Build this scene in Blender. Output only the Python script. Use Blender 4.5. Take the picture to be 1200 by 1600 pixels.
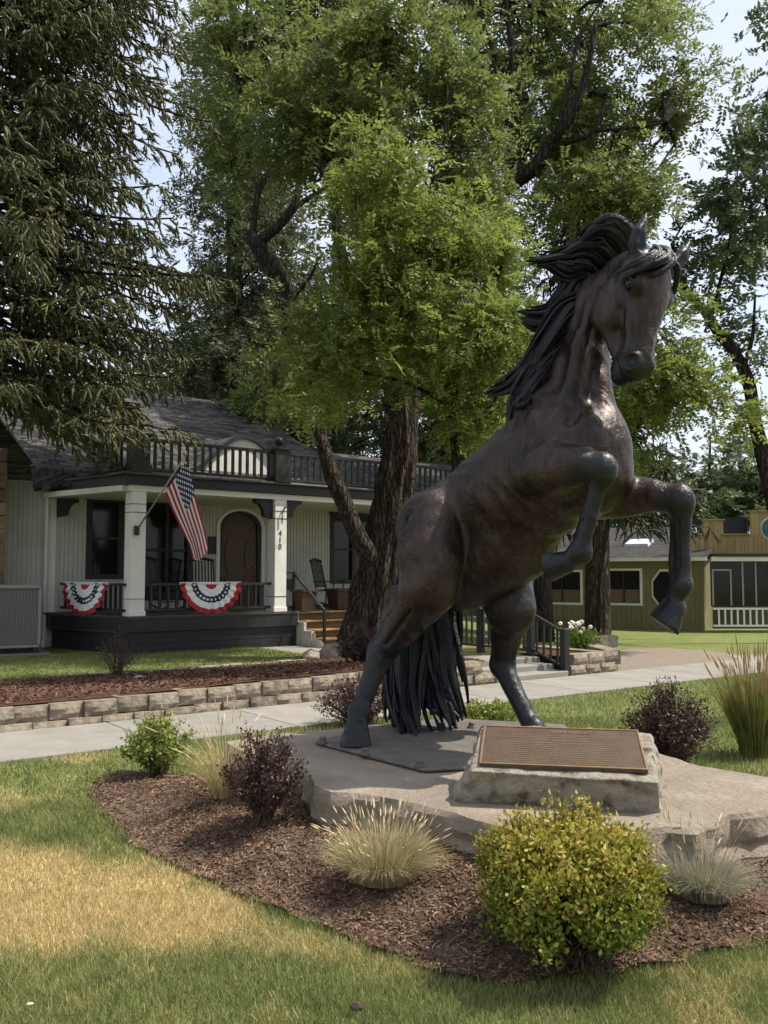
import bpy, bmesh, math, random
import numpy as np
from mathutils import Vector, Matrix, noise as mnoise
R = math.radians
scene = bpy.context.scene
COL = scene.collection
for _o in list(bpy.data.objects):
    bpy.data.objects.remove(_o, do_unlink=True)

# ------------------------------------------------------------------ camera
FPX = 1400.0                      # focal length in photo pixels (1200 x 1600)
SLAB_Z = 0.38
PITCH = math.atan(95.0 / FPX)     # horizon sits at photo row 895
EYE = 1.6
cd = bpy.data.cameras.new('camera')
cam = bpy.data.objects.new('camera', cd)
COL.objects.link(cam)
cam.location = (0, 0, EYE)
cam.rotation_euler = (math.pi / 2 + PITCH, 0, 0)
cd.sensor_fit = 'VERTICAL'
cd.sensor_height = 36.0
cd.sensor_width = 27.0
cd.lens = 36.0 * FPX / 1600.0
cd.clip_start = 0.05
cd.clip_end = 2000
scene.camera = cam

# ------------------------------------------------------------------ light
SUN_EL = R(58)
SUN_AZ = math.atan2(0.985, 0.10)   # measured from +Y towards +X
w = bpy.data.worlds.new('World')
scene.world = w
w.use_nodes = True
nt = w.node_tree
nt.nodes.clear()
sky = nt.nodes.new('ShaderNodeTexSky')
sky.sky_type = 'NISHITA'
sky.sun_disc = False
sky.sun_elevation = SUN_EL
sky.sun_rotation = SUN_AZ
sky.air_density = 1.0
sky.dust_density = 2.5
sky.ozone_density = 1.0
tc = nt.nodes.new('ShaderNodeTexCoord')
mp = nt.nodes.new('ShaderNodeMapping')
mp.inputs['Scale'].default_value = (1.0, 1.0, 2.2)
nz = nt.nodes.new('ShaderNodeTexNoise')
nz.inputs['Scale'].default_value = 2.3
nz.inputs['Detail'].default_value = 7
nz.inputs['Roughness'].default_value = 0.55
cr = nt.nodes.new('ShaderNodeValToRGB')
cr.color_ramp.elements[0].position = 0.36
cr.color_ramp.elements[0].color = (0.45, 0.45, 0.45, 1)
cr.color_ramp.elements[1].position = 0.66
cr.color_ramp.elements[1].color = (0.95, 0.95, 0.95, 1)
mx = nt.nodes.new('ShaderNodeMixRGB')
mx.inputs['Color2'].default_value = (4.0, 4.25, 4.7, 1)      # thin white cloud
bg = nt.nodes.new('ShaderNodeBackground')
bg.inputs['Strength'].default_value = 0.125
wo = nt.nodes.new('ShaderNodeOutputWorld')
L = nt.links.new
L(tc.outputs['Generated'], mp.inputs['Vector'])
L(mp.outputs['Vector'], nz.inputs['Vector'])
L(nz.outputs['Fac'], cr.inputs['Fac'])
L(cr.outputs['Color'], mx.inputs['Fac'])
L(sky.outputs['Color'], mx.inputs['Color1'])
L(mx.outputs['Color'], bg.inputs['Color'])
L(bg.outputs['Background'], wo.inputs['Surface'])

sd = bpy.data.lights.new('sun', 'SUN')
sd.energy = 3.5
sd.angle = R(0.6)
sd.color = (1.0, 0.94, 0.84)
sun = bpy.data.objects.new('sun', sd)
COL.objects.link(sun)
SUN_DIR = Vector((math.sin(SUN_AZ) * math.cos(SUN_EL), math.cos(SUN_AZ) * math.cos(SUN_EL), math.sin(SUN_EL)))
sun.rotation_euler = SUN_DIR.to_track_quat('Z', 'Y').to_euler()
sun.location = SUN_DIR * 40

vs = scene.view_settings
vs.view_transform = 'Standard'
vs.look = 'None'
vs.exposure = 0.93
vs.gamma = 1.0
vs.use_curve_mapping = False
scene.render.engine = 'CYCLES'
scene.cycles.max_bounces = 8
scene.cycles.diffuse_bounces = 3
scene.cycles.glossy_bounces = 3
scene.cycles.transmission_bounces = 4
scene.cycles.transparent_max_bounces = 6
scene.cycles.sample_clamp_indirect = 6.0
scene.cycles.use_adaptive_sampling = True
scene.cycles.adaptive_threshold = 0.02
try:
    scene.cycles.use_denoising = True
    scene.cycles.denoiser = 'OPENIMAGEDENOISE'
except Exception:
    pass

# ------------------------------------------------------------------ placing helpers
_cp, _sp = math.cos(PITCH), math.sin(PITCH)
def ray(px, py):
    x = (px - 600.0) / FPX
    y = (800.0 - py) / FPX
    return Vector((x, _cp - y * _sp, _sp + y * _cp))
def W(px, py, Y):
    """point of the place seen at photo pixel (px, py), Y metres in front of the photographer"""
    d = ray(px, py)
    return Vector((0, 0, EYE)) + d * (Y / d.y)
def G(px, py, z=0.0):
    d = ray(px, py)
    return Vector((0, 0, EYE)) + d * ((z - EYE) / d.z)
def ppm(Y):
    return FPX / Y
def sstep(a, b, x):
    t = np.clip((np.asarray(x, float) - a) / (b - a), 0, 1)
    return t * t * (3 - 2 * t)

def tag(o, label=None, cat=None, group=None, kind=None):
    if label: o['label'] = label
    if cat: o['category'] = cat
    if group: o['group'] = group
    if kind: o['kind'] = kind
    return o
def empty(name, loc=(0, 0, 0), rz=0.0):
    o = bpy.data.objects.new(name, None)
    COL.objects.link(o)
    o.location = loc
    o.rotation_euler = (0, 0, rz)
    o.empty_display_size = 0.1
    return o
def link(name, me, parent=None, loc=None, rot=None):
    o = bpy.data.objects.new(name, me)
    COL.objects.link(o)
    if parent is not None: o.parent = parent
    if loc is not None: o.location = loc
    if rot is not None: o.rotation_euler = rot
    return o
def copy_tree(o, parent=None):
    c = o.copy()
    COL.objects.link(c)
    c.parent = parent
    for ch in list(o.children):
        copy_tree(ch, c)
    return c
def np_mesh(name, V, F, mat=None, smooth=False):
    """fast mesh from a vertex array and an (n, k) face array"""
    V = np.ascontiguousarray(V, np.float32)
    F = np.ascontiguousarray(F, np.int32)
    me = bpy.data.meshes.new(name)
    n, k = F.shape
    me.vertices.add(len(V)); me.vertices.foreach_set('co', V.ravel())
    me.loops.add(n * k); me.loops.foreach_set('vertex_index', F.ravel())
    me.polygons.add(n)
    me.polygons.foreach_set('loop_start', np.arange(0, n * k, k, dtype=np.int32))
    me.polygons.foreach_set('loop_total', np.full(n, k, dtype=np.int32))
    if smooth: me.polygons.foreach_set('use_smooth', np.ones(n, dtype=bool))
    me.update(calc_edges=True)
    if mat: me.materials.append(mat)
    return me

class MB:
    """collects boxes, bars, tubes and prisms that make up one mesh"""
    def __init__(self): self.v = []; self.f = []
    def add(self, vs, fs):
        b = len(self.v)
        self.v += [tuple(p) for p in vs]
        self.f += [tuple(i + b for i in f) for f in fs]
        return self
    def box(self, x0, x1, y0, y1, z0, z1, M=None):
        p = [(x0, y0, z0), (x1, y0, z0), (x1, y1, z0), (x0, y1, z0), (x0, y0, z1), (x1, y0, z1), (x1, y1, z1), (x0, y1, z1)]
        if M is not None: p = [M @ Vector(q) for q in p]
        return self.add(p, [(0, 3, 2, 1), (4, 5, 6, 7), (0, 1, 5, 4), (1, 2, 6, 5), (2, 3, 7, 6), (3, 0, 4, 7)])
    def prism(self, poly, z0, z1, M=None, axis='z'):
        """extrude a 2-D polygon; axis z: (x, y); axis y: polygon is (x, z) and is pushed along y"""
        n = len(poly)
        if axis == 'z': p = [(a, b, z0) for a, b in poly] + [(a, b, z1) for a, b in poly]
        elif axis == 'y': p = [(a, z0, b) for a, b in poly] + [(a, z1, b) for a, b in poly]
        else: p = [(z0, a, b) for a, b in poly] + [(z1, a, b) for a, b in poly]
        if M is not None: p = [M @ Vector(q) for q in p]
        f = [tuple(range(n))[::-1], tuple(range(n, 2 * n))]
        f += [(i, (i + 1) % n, n + (i + 1) % n, n + i) for i in range(n)]
        return self.add(p, f)
    def tube(self, pts, radii, n=8, flat=None, cap=True, twist=0.0):
        """tapered tube along points; flat = (factor) squeezes one side of the section"""
        pts = [Vector(p) for p in pts]
        if not hasattr(radii, '__len__'): radii = [radii] * len(pts)
        b = len(self.v)
        up = Vector((0, 0, 1))
        prev = None
        for i, p in enumerate(pts):
            t = (pts[min(i + 1, len(pts) - 1)] - pts[max(i - 1, 0)])
            if t.length < 1e-9: t = Vector((0, 0, 1))
            t.normalize()
            if prev is None:
                ref = up if abs(t.z) < 0.9 else Vector((1, 0, 0))
                s = t.cross(ref).normalized()
            else:
                s = (prev - t * prev.dot(t))
                s = s.normalized() if s.length > 1e-6 else t.cross(Vector((1, 0.3, 0.2))).normalized()
            prev = s
            u = s.cross(t)
            for k in range(n):
                a = 2 * math.pi * k / n + twist * i
                q = p + (s * math.cos(a) + u * math.sin(a) * (flat or 1.0)) * radii[i]
                self.v.append(tuple(q))
        for i in range(len(pts) - 1):
            for k in range(n):
                a = b + i * n + k; c = b + i * n + (k + 1) % n
                self.f.append((a, c, c + n, a + n))
        if cap:
            self.f.append(tuple(range(b, b + n))[::-1])
            e = b + (len(pts) - 1) * n
            self.f.append(tuple(range(e, e + n)))
        return self
    def lathe(self, prof, n=16, c=(0, 0, 0)):
        b = len(self.v)
        for r, z in prof:
            for k in range(n):
                a = 2 * math.pi * k / n
                self.v.append((c[0] + r * math.cos(a), c[1] + r * math.sin(a), c[2] + z))
        for i in range(len(prof) - 1):
            for k in range(n):
                a = b + i * n + k; d = b + i * n + (k + 1) % n
                self.f.append((a, d, d + n, a + n))
        self.f.append(tuple(range(b, b + n))[::-1])
        e = b + (len(prof) - 1) * n
        self.f.append(tuple(range(e, e + n)))
        return self
    def mesh(self, name, mat=None, smooth=False):
        me = bpy.data.meshes.new(name)
        me.from_pydata(self.v, [], self.f)
        if smooth: me.polygons.foreach_set('use_smooth', [True] * len(me.polygons))
        if mat: me.materials.append(mat)
        me.update()
        return me
    def build(self, name, mat=None, parent=None, smooth=False, bevel=0.0, seg=1, loc=None, rot=None):
        o = link(name, self.mesh(name, mat, smooth), parent, loc, rot)
        if bevel:
            m = o.modifiers.new('bevel', 'BEVEL')
            m.width = bevel; m.segments = seg; m.limit_method = 'ANGLE'; m.angle_limit = R(40)
        return o

# ------------------------------------------------------------------ materials
MAT = {}
def mat(name, base, rough=0.8, var=None, vscale=6.0, vdetail=6, bump=0.0, bscale=40.0, metal=0.0, spec=0.3, stretch=None,
        third=None, tscale=1.5, island=0.0, bdist=0.02, trans=0.0, space='Object'):
    """principled material: two-tone noise colour, optional third tone in large patches, bump, per-piece variation"""
    if name in MAT: return MAT[name]
    m = bpy.data.materials.new(name)
    m.use_nodes = True
    t = m.node_tree
    p = t.nodes['Principled BSDF']
    p.inputs['Roughness'].default_value = rough
    p.inputs['Metallic'].default_value = metal
    p.inputs['Specular IOR Level'].default_value = spec
    c = t.nodes.new('ShaderNodeTexCoord')
    vec = c.outputs[space]
    if stretch:
        q = t.nodes.new('ShaderNodeMapping')
        q.inputs['Scale'].default_value = stretch
        t.links.new(vec, q.inputs['Vector']); vec = q.outputs['Vector']
    col = None
    if var is not None:
        n = t.nodes.new('ShaderNodeTexNoise')
        n.inputs['Scale'].default_value = vscale; n.inputs['Detail'].default_value = vdetail
        n.inputs['Roughness'].default_value = 0.65
        t.links.new(vec, n.inputs['Vector'])
        r = t.nodes.new('ShaderNodeValToRGB')
        r.color_ramp.elements[0].position = 0.32; r.color_ramp.elements[0].color = (*base, 1)
        r.color_ramp.elements[1].position = 0.68; r.color_ramp.elements[1].color = (*var, 1)
        t.links.new(n.outputs['Fac'], r.inputs['Fac'])
        col = r.outputs['Color']
        if third is not None:
            n2 = t.nodes.new('ShaderNodeTexNoise')
            n2.inputs['Scale'].default_value = tscale; n2.inputs['Detail'].default_value = 5
            t.links.new(c.outputs[space], n2.inputs['Vector'])
            r2 = t.nodes.new('ShaderNodeValToRGB')
            r2.color_ramp.elements[0].position = 0.5; r2.color_ramp.elements[0].color = (0, 0, 0, 1)
            r2.color_ramp.elements[1].position = 0.66; r2.color_ramp.elements[1].color = (1, 1, 1, 1)
            t.links.new(n2.outputs['Fac'], r2.inputs['Fac'])
            x = t.nodes.new('ShaderNodeMixRGB')
            x.inputs['Color2'].default_value = (*third, 1)
            t.links.new(r2.outputs['Color'], x.inputs['Fac'])
            t.links.new(col, x.inputs['Color1'])
            col = x.outputs['Color']
    if island:
        g = t.nodes.new('ShaderNodeNewGeometry')
        oi = t.nodes.new('ShaderNodeObjectInfo')
        ad = t.nodes.new('ShaderNodeMath'); ad.operation = 'ADD'
        t.links.new(g.outputs['Random Per Island'], ad.inputs[0]); t.links.new(oi.outputs['Random'], ad.inputs[1])
        fr = t.nodes.new('ShaderNodeMath'); fr.operation = 'FRACT'
        t.links.new(ad.outputs[0], fr.inputs[0])
        mr = t.nodes.new('ShaderNodeMapRange')
        mr.inputs['To Min'].default_value = 1 - island; mr.inputs['To Max'].default_value = 1 + island
        t.links.new(fr.outputs[0], mr.inputs['Value'])
        h = t.nodes.new('ShaderNodeHueSaturation')
        if col is not None: t.links.new(col, h.inputs['Color'])
        else: h.inputs['Color'].default_value = (*base, 1)
        t.links.new(mr.outputs['Result'], h.inputs['Value'])
        col = h.outputs['Color']
    if col is not None: t.links.new(col, p.inputs['Base Color'])
    else: p.inputs['Base Color'].default_value = (*base, 1)
    if bump:
        n3 = t.nodes.new('ShaderNodeTexNoise')
        n3.inputs['Scale'].default_value = bscale; n3.inputs['Detail'].default_value = 8
        n3.inputs['Roughness'].default_value = 0.65
        t.links.new(vec, n3.inputs['Vector'])
        b = t.nodes.new('ShaderNodeBump')
        b.inputs['Strength'].default_value = bump; b.inputs['Distance'].default_value = bdist
        t.links.new(n3.outputs['Fac'], b.inputs['Height'])
        t.links.new(b.outputs['Normal'], p.inputs['Normal'])
    if trans:
        tr = t.nodes.new('ShaderNodeBsdfTranslucent')
        ms = t.nodes.new('ShaderNodeMixShader'); ms.inputs['Fac'].default_value = trans
        if col is not None: t.links.new(col, tr.inputs['Color'])
        else: tr.inputs['Color'].default_value = (*base, 1)
        out = t.nodes['Material Output']
        t.links.new(p.outputs[0], ms.inputs[1]); t.links.new(tr.outputs[0], ms.inputs[2])
        t.links.new(ms.outputs[0], out.inputs['Surface'])
    MAT[name] = m
    return m
# ================================================================== ground, beds, pavement
def gz(x, y):
    return -0.55 * sstep(15, 33, y) * sstep(-1, 6, x)
def inpoly(px, py, poly):
    px = np.asarray(px); py = np.asarray(py)
    ins = np.zeros(px.shape, bool)
    n = len(poly)
    for i in range(n):
        x0, y0 = poly[i]; x1, y1 = poly[(i + 1) % n]
        c = ((y0 > py) != (y1 > py))
        xi = (x1 - x0) * (py - y0) / ((y1 - y0) if abs(y1 - y0) > 1e-9 else 1e-9) + x0
        ins ^= c & (px < xi)
    return ins
def fbm(x, y, s, seed=0):
    """cheap smooth pseudo noise in 0..1"""
    v = 0; a = 1.0; t = 0
    rs = np.random.RandomState(seed)
    for o in range(4):
        p = rs.uniform(0, 6.28, 6); k = s * (2 ** o)
        v = v + a * (np.sin(k * x * 1.3 + p[0] + 1.7 * np.sin(k * y * 0.7 + p[1])) * np.sin(k * y * 1.1 + p[2] + 1.5 * np.sin(k * x * 0.9 + p[3])))
        t += a; a *= 0.55
    return 0.5 + 0.5 * v / t
def seg_d(x, y, a, b):
    dx, dy = b[0] - a[0], b[1] - a[1]
    t = np.clip(((x - a[0]) * dx + (y - a[1]) * dy) / (dx * dx + dy * dy), 0, 1)
    return np.hypot(x - a[0] - t * dx, y - a[1] - t * dy)
def dryness(x, y):
    """how straw-coloured the lawn is: a parched band along the edge of the planting bed"""
    d = seg_d(x, y, (-3.2, 5.0), (-1.5, 4.55)); d2 = seg_d(x, y, (-1.5, 4.55), (-0.95, 4.28)); d3 = seg_d(x, y, (-0.95, 4.28), (0.5, 3.58))
    n = fbm(x, y, 3.1, 3); n2 = fbm(x, y, 11.0, 5)
    v = np.maximum(1 - sstep(0.30, 0.85, d + 0.5 * (n - 0.5)), 1 - sstep(0.16, 0.55, d2 + 0.35 * (n - 0.5)))
    v = np.maximum(v, 0.7 * (1 - sstep(0.02, 0.26, d3 + 0.3 * (n - 0.5))) * (1 - 0.75 * sstep(-0.9, 0.4, x)))
    v = np.clip(v + 0.25 * (n2 - 0.5), 0, 1)
    pat = sstep(0.60, 0.82, fbm(x, y, 1.9, 9)) * 0.45 + sstep(0.62, 0.8, fbm(x, y, 6, 2)) * 0.22
    return np.clip(np.maximum(v, pat * (y < 9)), 0, 1)

def grass_mat(name, blade):
    m = bpy.data.materials.new(name); m.use_nodes = True
    t = m.node_tree; p = t.nodes['Principled BSDF']; N = t.nodes.new; K = t.links.new
    at = N('ShaderNodeAttribute'); at.attribute_name = 'dry'
    c = N('ShaderNodeTexCoord')
    n = N('ShaderNodeTexNoise'); n.inputs['Scale'].default_value = 1.7; n.inputs['Detail'].default_value = 9; n.inputs['Roughness'].default_value = 0.7
    K(c.outputs['Object'], n.inputs['Vector'])
    r = N('ShaderNodeValToRGB')
    r.color_ramp.elements[0].position = 0.35; r.color_ramp.elements[0].color = (0.135, 0.168, 0.048, 1)
    r.color_ramp.elements[1].position = 0.68; r.color_ramp.elements[1].color = (0.25, 0.275, 0.098, 1)
    K(n.outputs['Fac'], r.inputs['Fac'])
    x = N('ShaderNodeMixRGB'); x.inputs['Color2'].default_value = (0.57, 0.44, 0.215, 1)
    K(at.outputs['Fac'], x.inputs['Fac']); K(r.outputs['Color'], x.inputs['Color1'])
    col = x.outputs['Color']
    if blade:
        g = N('ShaderNodeNewGeometry')
        h = N('ShaderNodeHueSaturation')
        mr = N('ShaderNodeMapRange'); mr.inputs['To Min'].default_value = 0.62; mr.inputs['To Max'].default_value = 1.4
        K(g.outputs['Random Per Island'], mr.inputs['Value']); K(mr.outputs['Result'], h.inputs['Value']); K(col, h.inputs['Color'])
        col = h.outputs['Color']
        tr = N('ShaderNodeBsdfTranslucent'); ms = N('ShaderNodeMixShader'); ms.inputs['Fac'].default_value = 0.3
        K(col, tr.inputs['Color']); K(p.outputs[0], ms.inputs[1]); K(tr.outputs[0], ms.inputs[2])
        K(ms.outputs[0], t.nodes['Material Output'].inputs['Surface'])
        p.inputs['Roughness'].default_value = 0.55; p.inputs['Specular IOR Level'].default_value = 0.25
    else:
        f = N('ShaderNodeTexNoise'); f.inputs['Scale'].default_value = 45; f.inputs['Detail'].default_value = 6
        K(c.outputs['Object'], f.inputs['Vector'])
        mm = N('ShaderNodeMixRGB'); mm.blend_type = 'MULTIPLY'; mm.inputs['Fac'].default_value = 0.75
        r2 = N('ShaderNodeValToRGB'); r2.color_ramp.elements[0].position = 0.3; r2.color_ramp.elements[0].color = (0.38, 0.38, 0.36, 1)
        r2.color_ramp.elements[1].position = 0.7; r2.color_ramp.elements[1].color = (1.25, 1.25, 1.2, 1)
        K(f.outputs['Fac'], r2.inputs['Fac']); K(col, mm.inputs['Color1']); K(r2.outputs['Color'], mm.inputs['Color2'])
        col = mm.outputs['Color']
        b = N('ShaderNodeBump'); b.inputs['Strength'].default_value = 0.9; b.inputs['Distance'].default_value = 0.03
        f2 = N('ShaderNodeTexNoise'); f2.inputs['Scale'].default_value = 70; f2.inputs['Detail'].default_value = 5
        K(c.outputs['Object'], f2.inputs['Vector']); K(f2.outputs['Fac'], b.inputs['Height']); K(b.outputs['Normal'], p.inputs['Normal'])
        p.inputs['Roughness'].default_value = 0.95; p.inputs['Specular IOR Level'].default_value = 0.1
    K(col, p.inputs['Base Color'])
    return m
M_LAWN = grass_mat('lawn', False); M_BLADE = grass_mat('grass_blades', True)

def add_attr(me, name, vals):
    a = me.attributes.new(name, 'FLOAT', 'POINT')
    a.data.foreach_set('value', np.asarray(vals, np.float32))
gx = np.unique(np.concatenate([np.linspace(-400, -40, 13), np.linspace(-40, -6, 18), np.linspace(-6, 7, 160), np.linspace(7, 40, 18), np.linspace(40, 400, 13)]).round(4))
gy = np.unique(np.concatenate([np.linspace(-30, 1, 8), np.linspace(1, 10, 130), np.linspace(10, 40, 50), np.linspace(40, 600, 20)]).round(4))
XX, YY = np.meshgrid(gx, gy, indexing='ij')
V = np.stack([XX.ravel(), YY.ravel(), gz(XX, YY).ravel()], 1)
ii, jj = np.meshgrid(np.arange(len(gx) - 1), np.arange(len(gy) - 1), indexing='ij')
b0 = (ii * len(gy) + jj).ravel()
me = np_mesh('lawn', V, np.stack([b0, b0 + len(gy), b0 + len(gy) + 1, b0 + 1], 1), M_LAWN, True)
add_attr(me, 'dry', dryness(V[:, 0], V[:, 1]))
lawn = link('lawn', me); tag(lawn, kind='structure')

# ---- materials of the ground works
M_MULCH = mat('mulch', (0.060, 0.038, 0.026), 0.95, (0.15, 0.098, 0.066), 30, 8, bump=1.0, bscale=60, bdist=0.03, spec=0.1, third=(0.20, 0.15, 0.11), tscale=2.2)
M_CHIP = mat('bark_chips', (0.088, 0.050, 0.030), 0.9, (0.22, 0.145, 0.095), 5, 3, island=0.6, spec=0.15)
M_MULCHD = mat('dark_mulch', (0.055, 0.028, 0.018), 0.95, (0.125, 0.068, 0.043), 18, 8, bump=1.0, bscale=40, bdist=0.03, spec=0.1)
M_CHIPD = mat('dark_bark_chips', (0.07, 0.036, 0.023), 0.9, (0.17, 0.10, 0.066), 5, 3, island=0.5, spec=0.15)
M_CONC = mat('concrete', (0.21, 0.195, 0.168), 0.9, (0.28, 0.262, 0.23), 3.0, 8, bump=0.35, bscale=120, bdist=0.006, spec=0.2, island=0.05)
M_BLOCK = mat('retaining_block', (0.19, 0.155, 0.115), 0.95, (0.33, 0.28, 0.215), 9, 8, bump=0.9, bscale=28, bdist=0.03, spec=0.15, island=0.2, third=(0.20, 0.165, 0.125), tscale=5)
M_GRAVEL = mat('gravel', (0.20, 0.16, 0.125), 0.95, (0.36, 0.30, 0.24), 60, 6, bump=1.0, bscale=90, bdist=0.03, spec=0.1)

# ---- planting bed round the statue
bed_px = [(138, 1236), (150, 1268), (205, 1318), (280, 1360), (390, 1408), (500, 1452), (590, 1492), (690, 1526), (790, 1545), (900, 1536), (1000, 1520),
          (1100, 1496), (1200, 1478), (1330, 1450)]
bed = [tuple(G(x, y, 0).xy) for x, y in bed_px] + [(3.6, 4.7), (3.6, 5.6), (2.2, 6.0), (1.2, 6.9), (-0.2, 7.0), (-1.1, 7.05), (-1.75, 7.2)]
bed += [tuple(G(185, 1205, 0).xy)]
def resample(poly, step):
    out = []
    n = len(poly)
    for i in range(n):
        a = np.array(poly[i]); b = np.array(poly[(i + 1) % n])
        k = max(1, int(np.linalg.norm(b - a) / step))
        for j in range(k): out.append(tuple(a + (b - a) * j / k))
    return out
bedr = resample(bed, 0.10)
bc = np.array((0.75, 5.2))
rb = np.array(bedr)
wob = 0.035 * (fbm(rb[:, 0], rb[:, 1], 9, 4) - 0.5) * 2
dirs = rb - bc; rb = rb + dirs / np.linalg.norm(dirs, axis=1)[:, None] * wob[:, None]
BED = [tuple(p) for p in rb]
rings = [1.0, 0.985, 0.96, 0.92, 0.86, 0.8, 0.72, 0.64, 0.55, 0.45, 0.3, 0.1]
def bed_z(x, y):
    """height of the mulch: a low mound that rises towards the slab"""
    x = np.asarray(x, float); y = np.asarray(y, float)
    d = np.min(np.hypot(x[..., None] - rb[None, ::3, 0], y[..., None] - rb[None, ::3, 1]), axis=-1) if x.ndim else np.min(np.hypot(x - rb[:, 0], y - rb[:, 1]))
    return 0.012 + 0.20 * sstep(-0.05, 0.85, d) * (0.3 + 0.7 * sstep(-2.2, -0.6, x)) + 0.012 * (fbm(x, y, 7, 8) - 0.5)
V = np.concatenate([np.column_stack([bc + (rb - bc) * s]) for s in rings])
Z = bed_z(V[:, 0], V[:, 1])
V = np.column_stack([V, Z])
n = len(rb)
F = []
for k in range(len(rings) - 1):
    for i in range(n):
        F.append((k * n + i, k * n + (i + 1) % n, (k + 1) * n + (i + 1) % n, (k + 1) * n + i))
o = link('mulch_bed', np_mesh('mulch_bed', V, np.array(F), M_MULCH, True)); tag(o, kind='structure')

def chips(name, pts, size, m, seed, parent=None):
    rs = np.random.RandomState(seed)
    n = len(pts)
    Lh = rs.uniform(0.5, 1.4, n) * size; Wh = rs.uniform(0.12, 0.35, n) * size
    a = rs.uniform(0, 6.28, n); tl = rs.normal(0, 0.28, n); rl = rs.normal(0, 0.45, n)
    ex = np.stack([np.cos(a) * np.cos(tl), np.sin(a) * np.cos(tl), np.sin(tl)], 1)
    ey = np.stack([-np.sin(a) * np.cos(rl), np.cos(a) * np.cos(rl), np.sin(rl)], 1)
    P = np.asarray(pts); up = np.array((0, 0, 1.0))
    c = P + up * (0.004 + np.abs(np.sin(tl)) * Lh * 0.6)[:, None]
    q = [c - ex * Lh[:, None] - ey * Wh[:, None] * 0.6, c - ex * Lh[:, None] * 0.2 - ey * Wh[:, None], c + ex * Lh[:, None] * 0.9 - ey * Wh[:, None] * 0.3,
         c + ex * Lh[:, None] + ey * Wh[:, None] * 0.5, c + up * 0.004 + ey * Wh[:, None], c - ex * Lh[:, None] * 0.9 + ey * Wh[:, None] * 0.5]
    V = np.stack(q, 1).reshape(-1, 3)
    b = np.arange(n)[:, None] * 6
    F = np.concatenate([b + np.array([[0, 1, 4, 5]]), b + np.array([[1, 2, 3, 4]])])
    o = link(name, np_mesh(name, V, F, m), parent)
    return o
rs = np.random.RandomState(5)
cx = rs.uniform(-3.2, 3.0, 125000); cy = rs.uniform(3.2, 7.3, 125000)
k = inpoly(cx, cy, [tuple(bc + (np.array(p) - bc) * 1.012) for p in BED]); cx, cy = cx[k], cy[k]
k = rs.uniform(0, 1, len(cx)) < np.clip(1.5 - (cy - 3.4) * 0.30, 0.3, 1); cx, cy = cx[k], cy[k]
cz = bed_z(cx, cy)
o = chips('bark_chips', np.column_stack([cx, cy, cz]), 0.0145, M_CHIP, 6); tag(o, 'shredded brown bark chips covering the planting bed', 'mulch', kind='stuff')

# ---- sidewalk, in its own axes: s along it, t across it away from the photographer
S_ANG = math.atan(0.735); S_O = np.array((0.0, 9.99))
E1 = np.array((math.cos(S_ANG), math.sin(S_ANG))); E2 = np.array((-E1[1], E1[0]))
def ST(s, t, z=0.0):
    p = S_O + E1 * s + E2 * t
    return Vector((p[0], p[1], z))
def to_st(x, y):
    d = np.array((x, y)) - S_O
    return float(d @ E1), float(d @ E2)
walk = empty('sidewalk', ST(0, 0, 0), S_ANG); tag(walk, kind='structure')
pm = MB(); pm.box(0.006, 1.494, 0, 1.40, -0.06, 0.03); pm = pm.mesh('panel', M_CONC)
for i in range(-8, 14):
    o = link('panel', pm, walk, (i * 1.5 + 0.4, 0, 0.0 + float(gz(*(S_O + E1 * (i * 1.5 + 1))))))
    mo = o.modifiers.new('bevel', 'BEVEL'); mo.width = 0.008; mo.segments = 1
# ---- bed behind the retaining wall, terrace lawn, gravel, walkway
def strip(name, s0, s1, t0, t1, zf, m, ds=0.25, kind='structure', edge=0.0):
    sa = np.linspace(s0, s1, max(2, int((s1 - s0) / ds))); ta = np.linspace(t0, t1, max(2, int((t1 - t0) / ds)))
    A, B = np.meshgrid(sa, ta, indexing='ij')
    if edge: B = B + edge * (fbm(A, A * 0, 2.0, 7)[..., ] - 0.5) * (B == t1)
    X = S_O[0] + E1[0] * A + E2[0] * B; Y = S_O[1] + E1[1] * A + E2[1] * B
    V = np.stack([X.ravel(), Y.ravel(), zf(A, B).ravel()], 1)
    i, j = np.meshgrid(np.arange(len(sa) - 1), np.arange(len(ta) - 1), indexing='ij')
    b = (i * len(ta) + j).ravel()
    me = np_mesh(name, V, np.stack([b, b + len(ta), b + len(ta) + 1, b + 1], 1), m, True)
    add_attr(me, 'dry', np.zeros(len(V)))
    o = link(name, me); tag(o, kind=kind); return o
def terr_z(s, t): return 0.315 - 0.075 * (1 - sstep(-3, 1.2, s)) * (1 - sstep(2.0, 5.0, t)) - 0.255 * sstep(1.7, 5.6, t) + 0.02 * (fbm(s, t, 2.5, 3) - 0.5)
strip('terrace_lawn', -14, 3.05, 1.6, 13, lambda s, t: terr_z(s, t) - 0.0 * t, M_LAWN)
strip('mulch_border', -9, 3.05, 1.60, 5.45, lambda s, t: terr_z(s, t) + 0.02, M_MULCHD, edge=0.5)
strip('walkway', 3.05, 4.62, 2.1, 11, lambda s, t: 0.24 - 0.19 * sstep(2.6, 5.2, t), M_CONC)
strip('mulch_border', 4.62, 5.70, 1.60, 6.5, lambda s, t: 0.30 - 0.2 * sstep(2.5, 6, t) + 0.02 * (fbm(s, t, 2.5, 3) - 0.5), M_MULCHD)
rs = np.random.RandomState(8)
a = rs.uniform(-6, 3, 26000); b = rs.uniform(1.7, 5.4, 26000)
Q = np.stack([S_O[0] + E1[0] * a + E2[0] * b, S_O[1] + E1[1] * a + E2[1] * b, terr_z(a, b) + 0.03], 1)
o = chips('bark_chips', Q, 0.028, M_CHIPD, 9); tag(o, 'reddish brown bark mulch between the block wall and porch lawn', 'mulch', kind='stuff')
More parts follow.
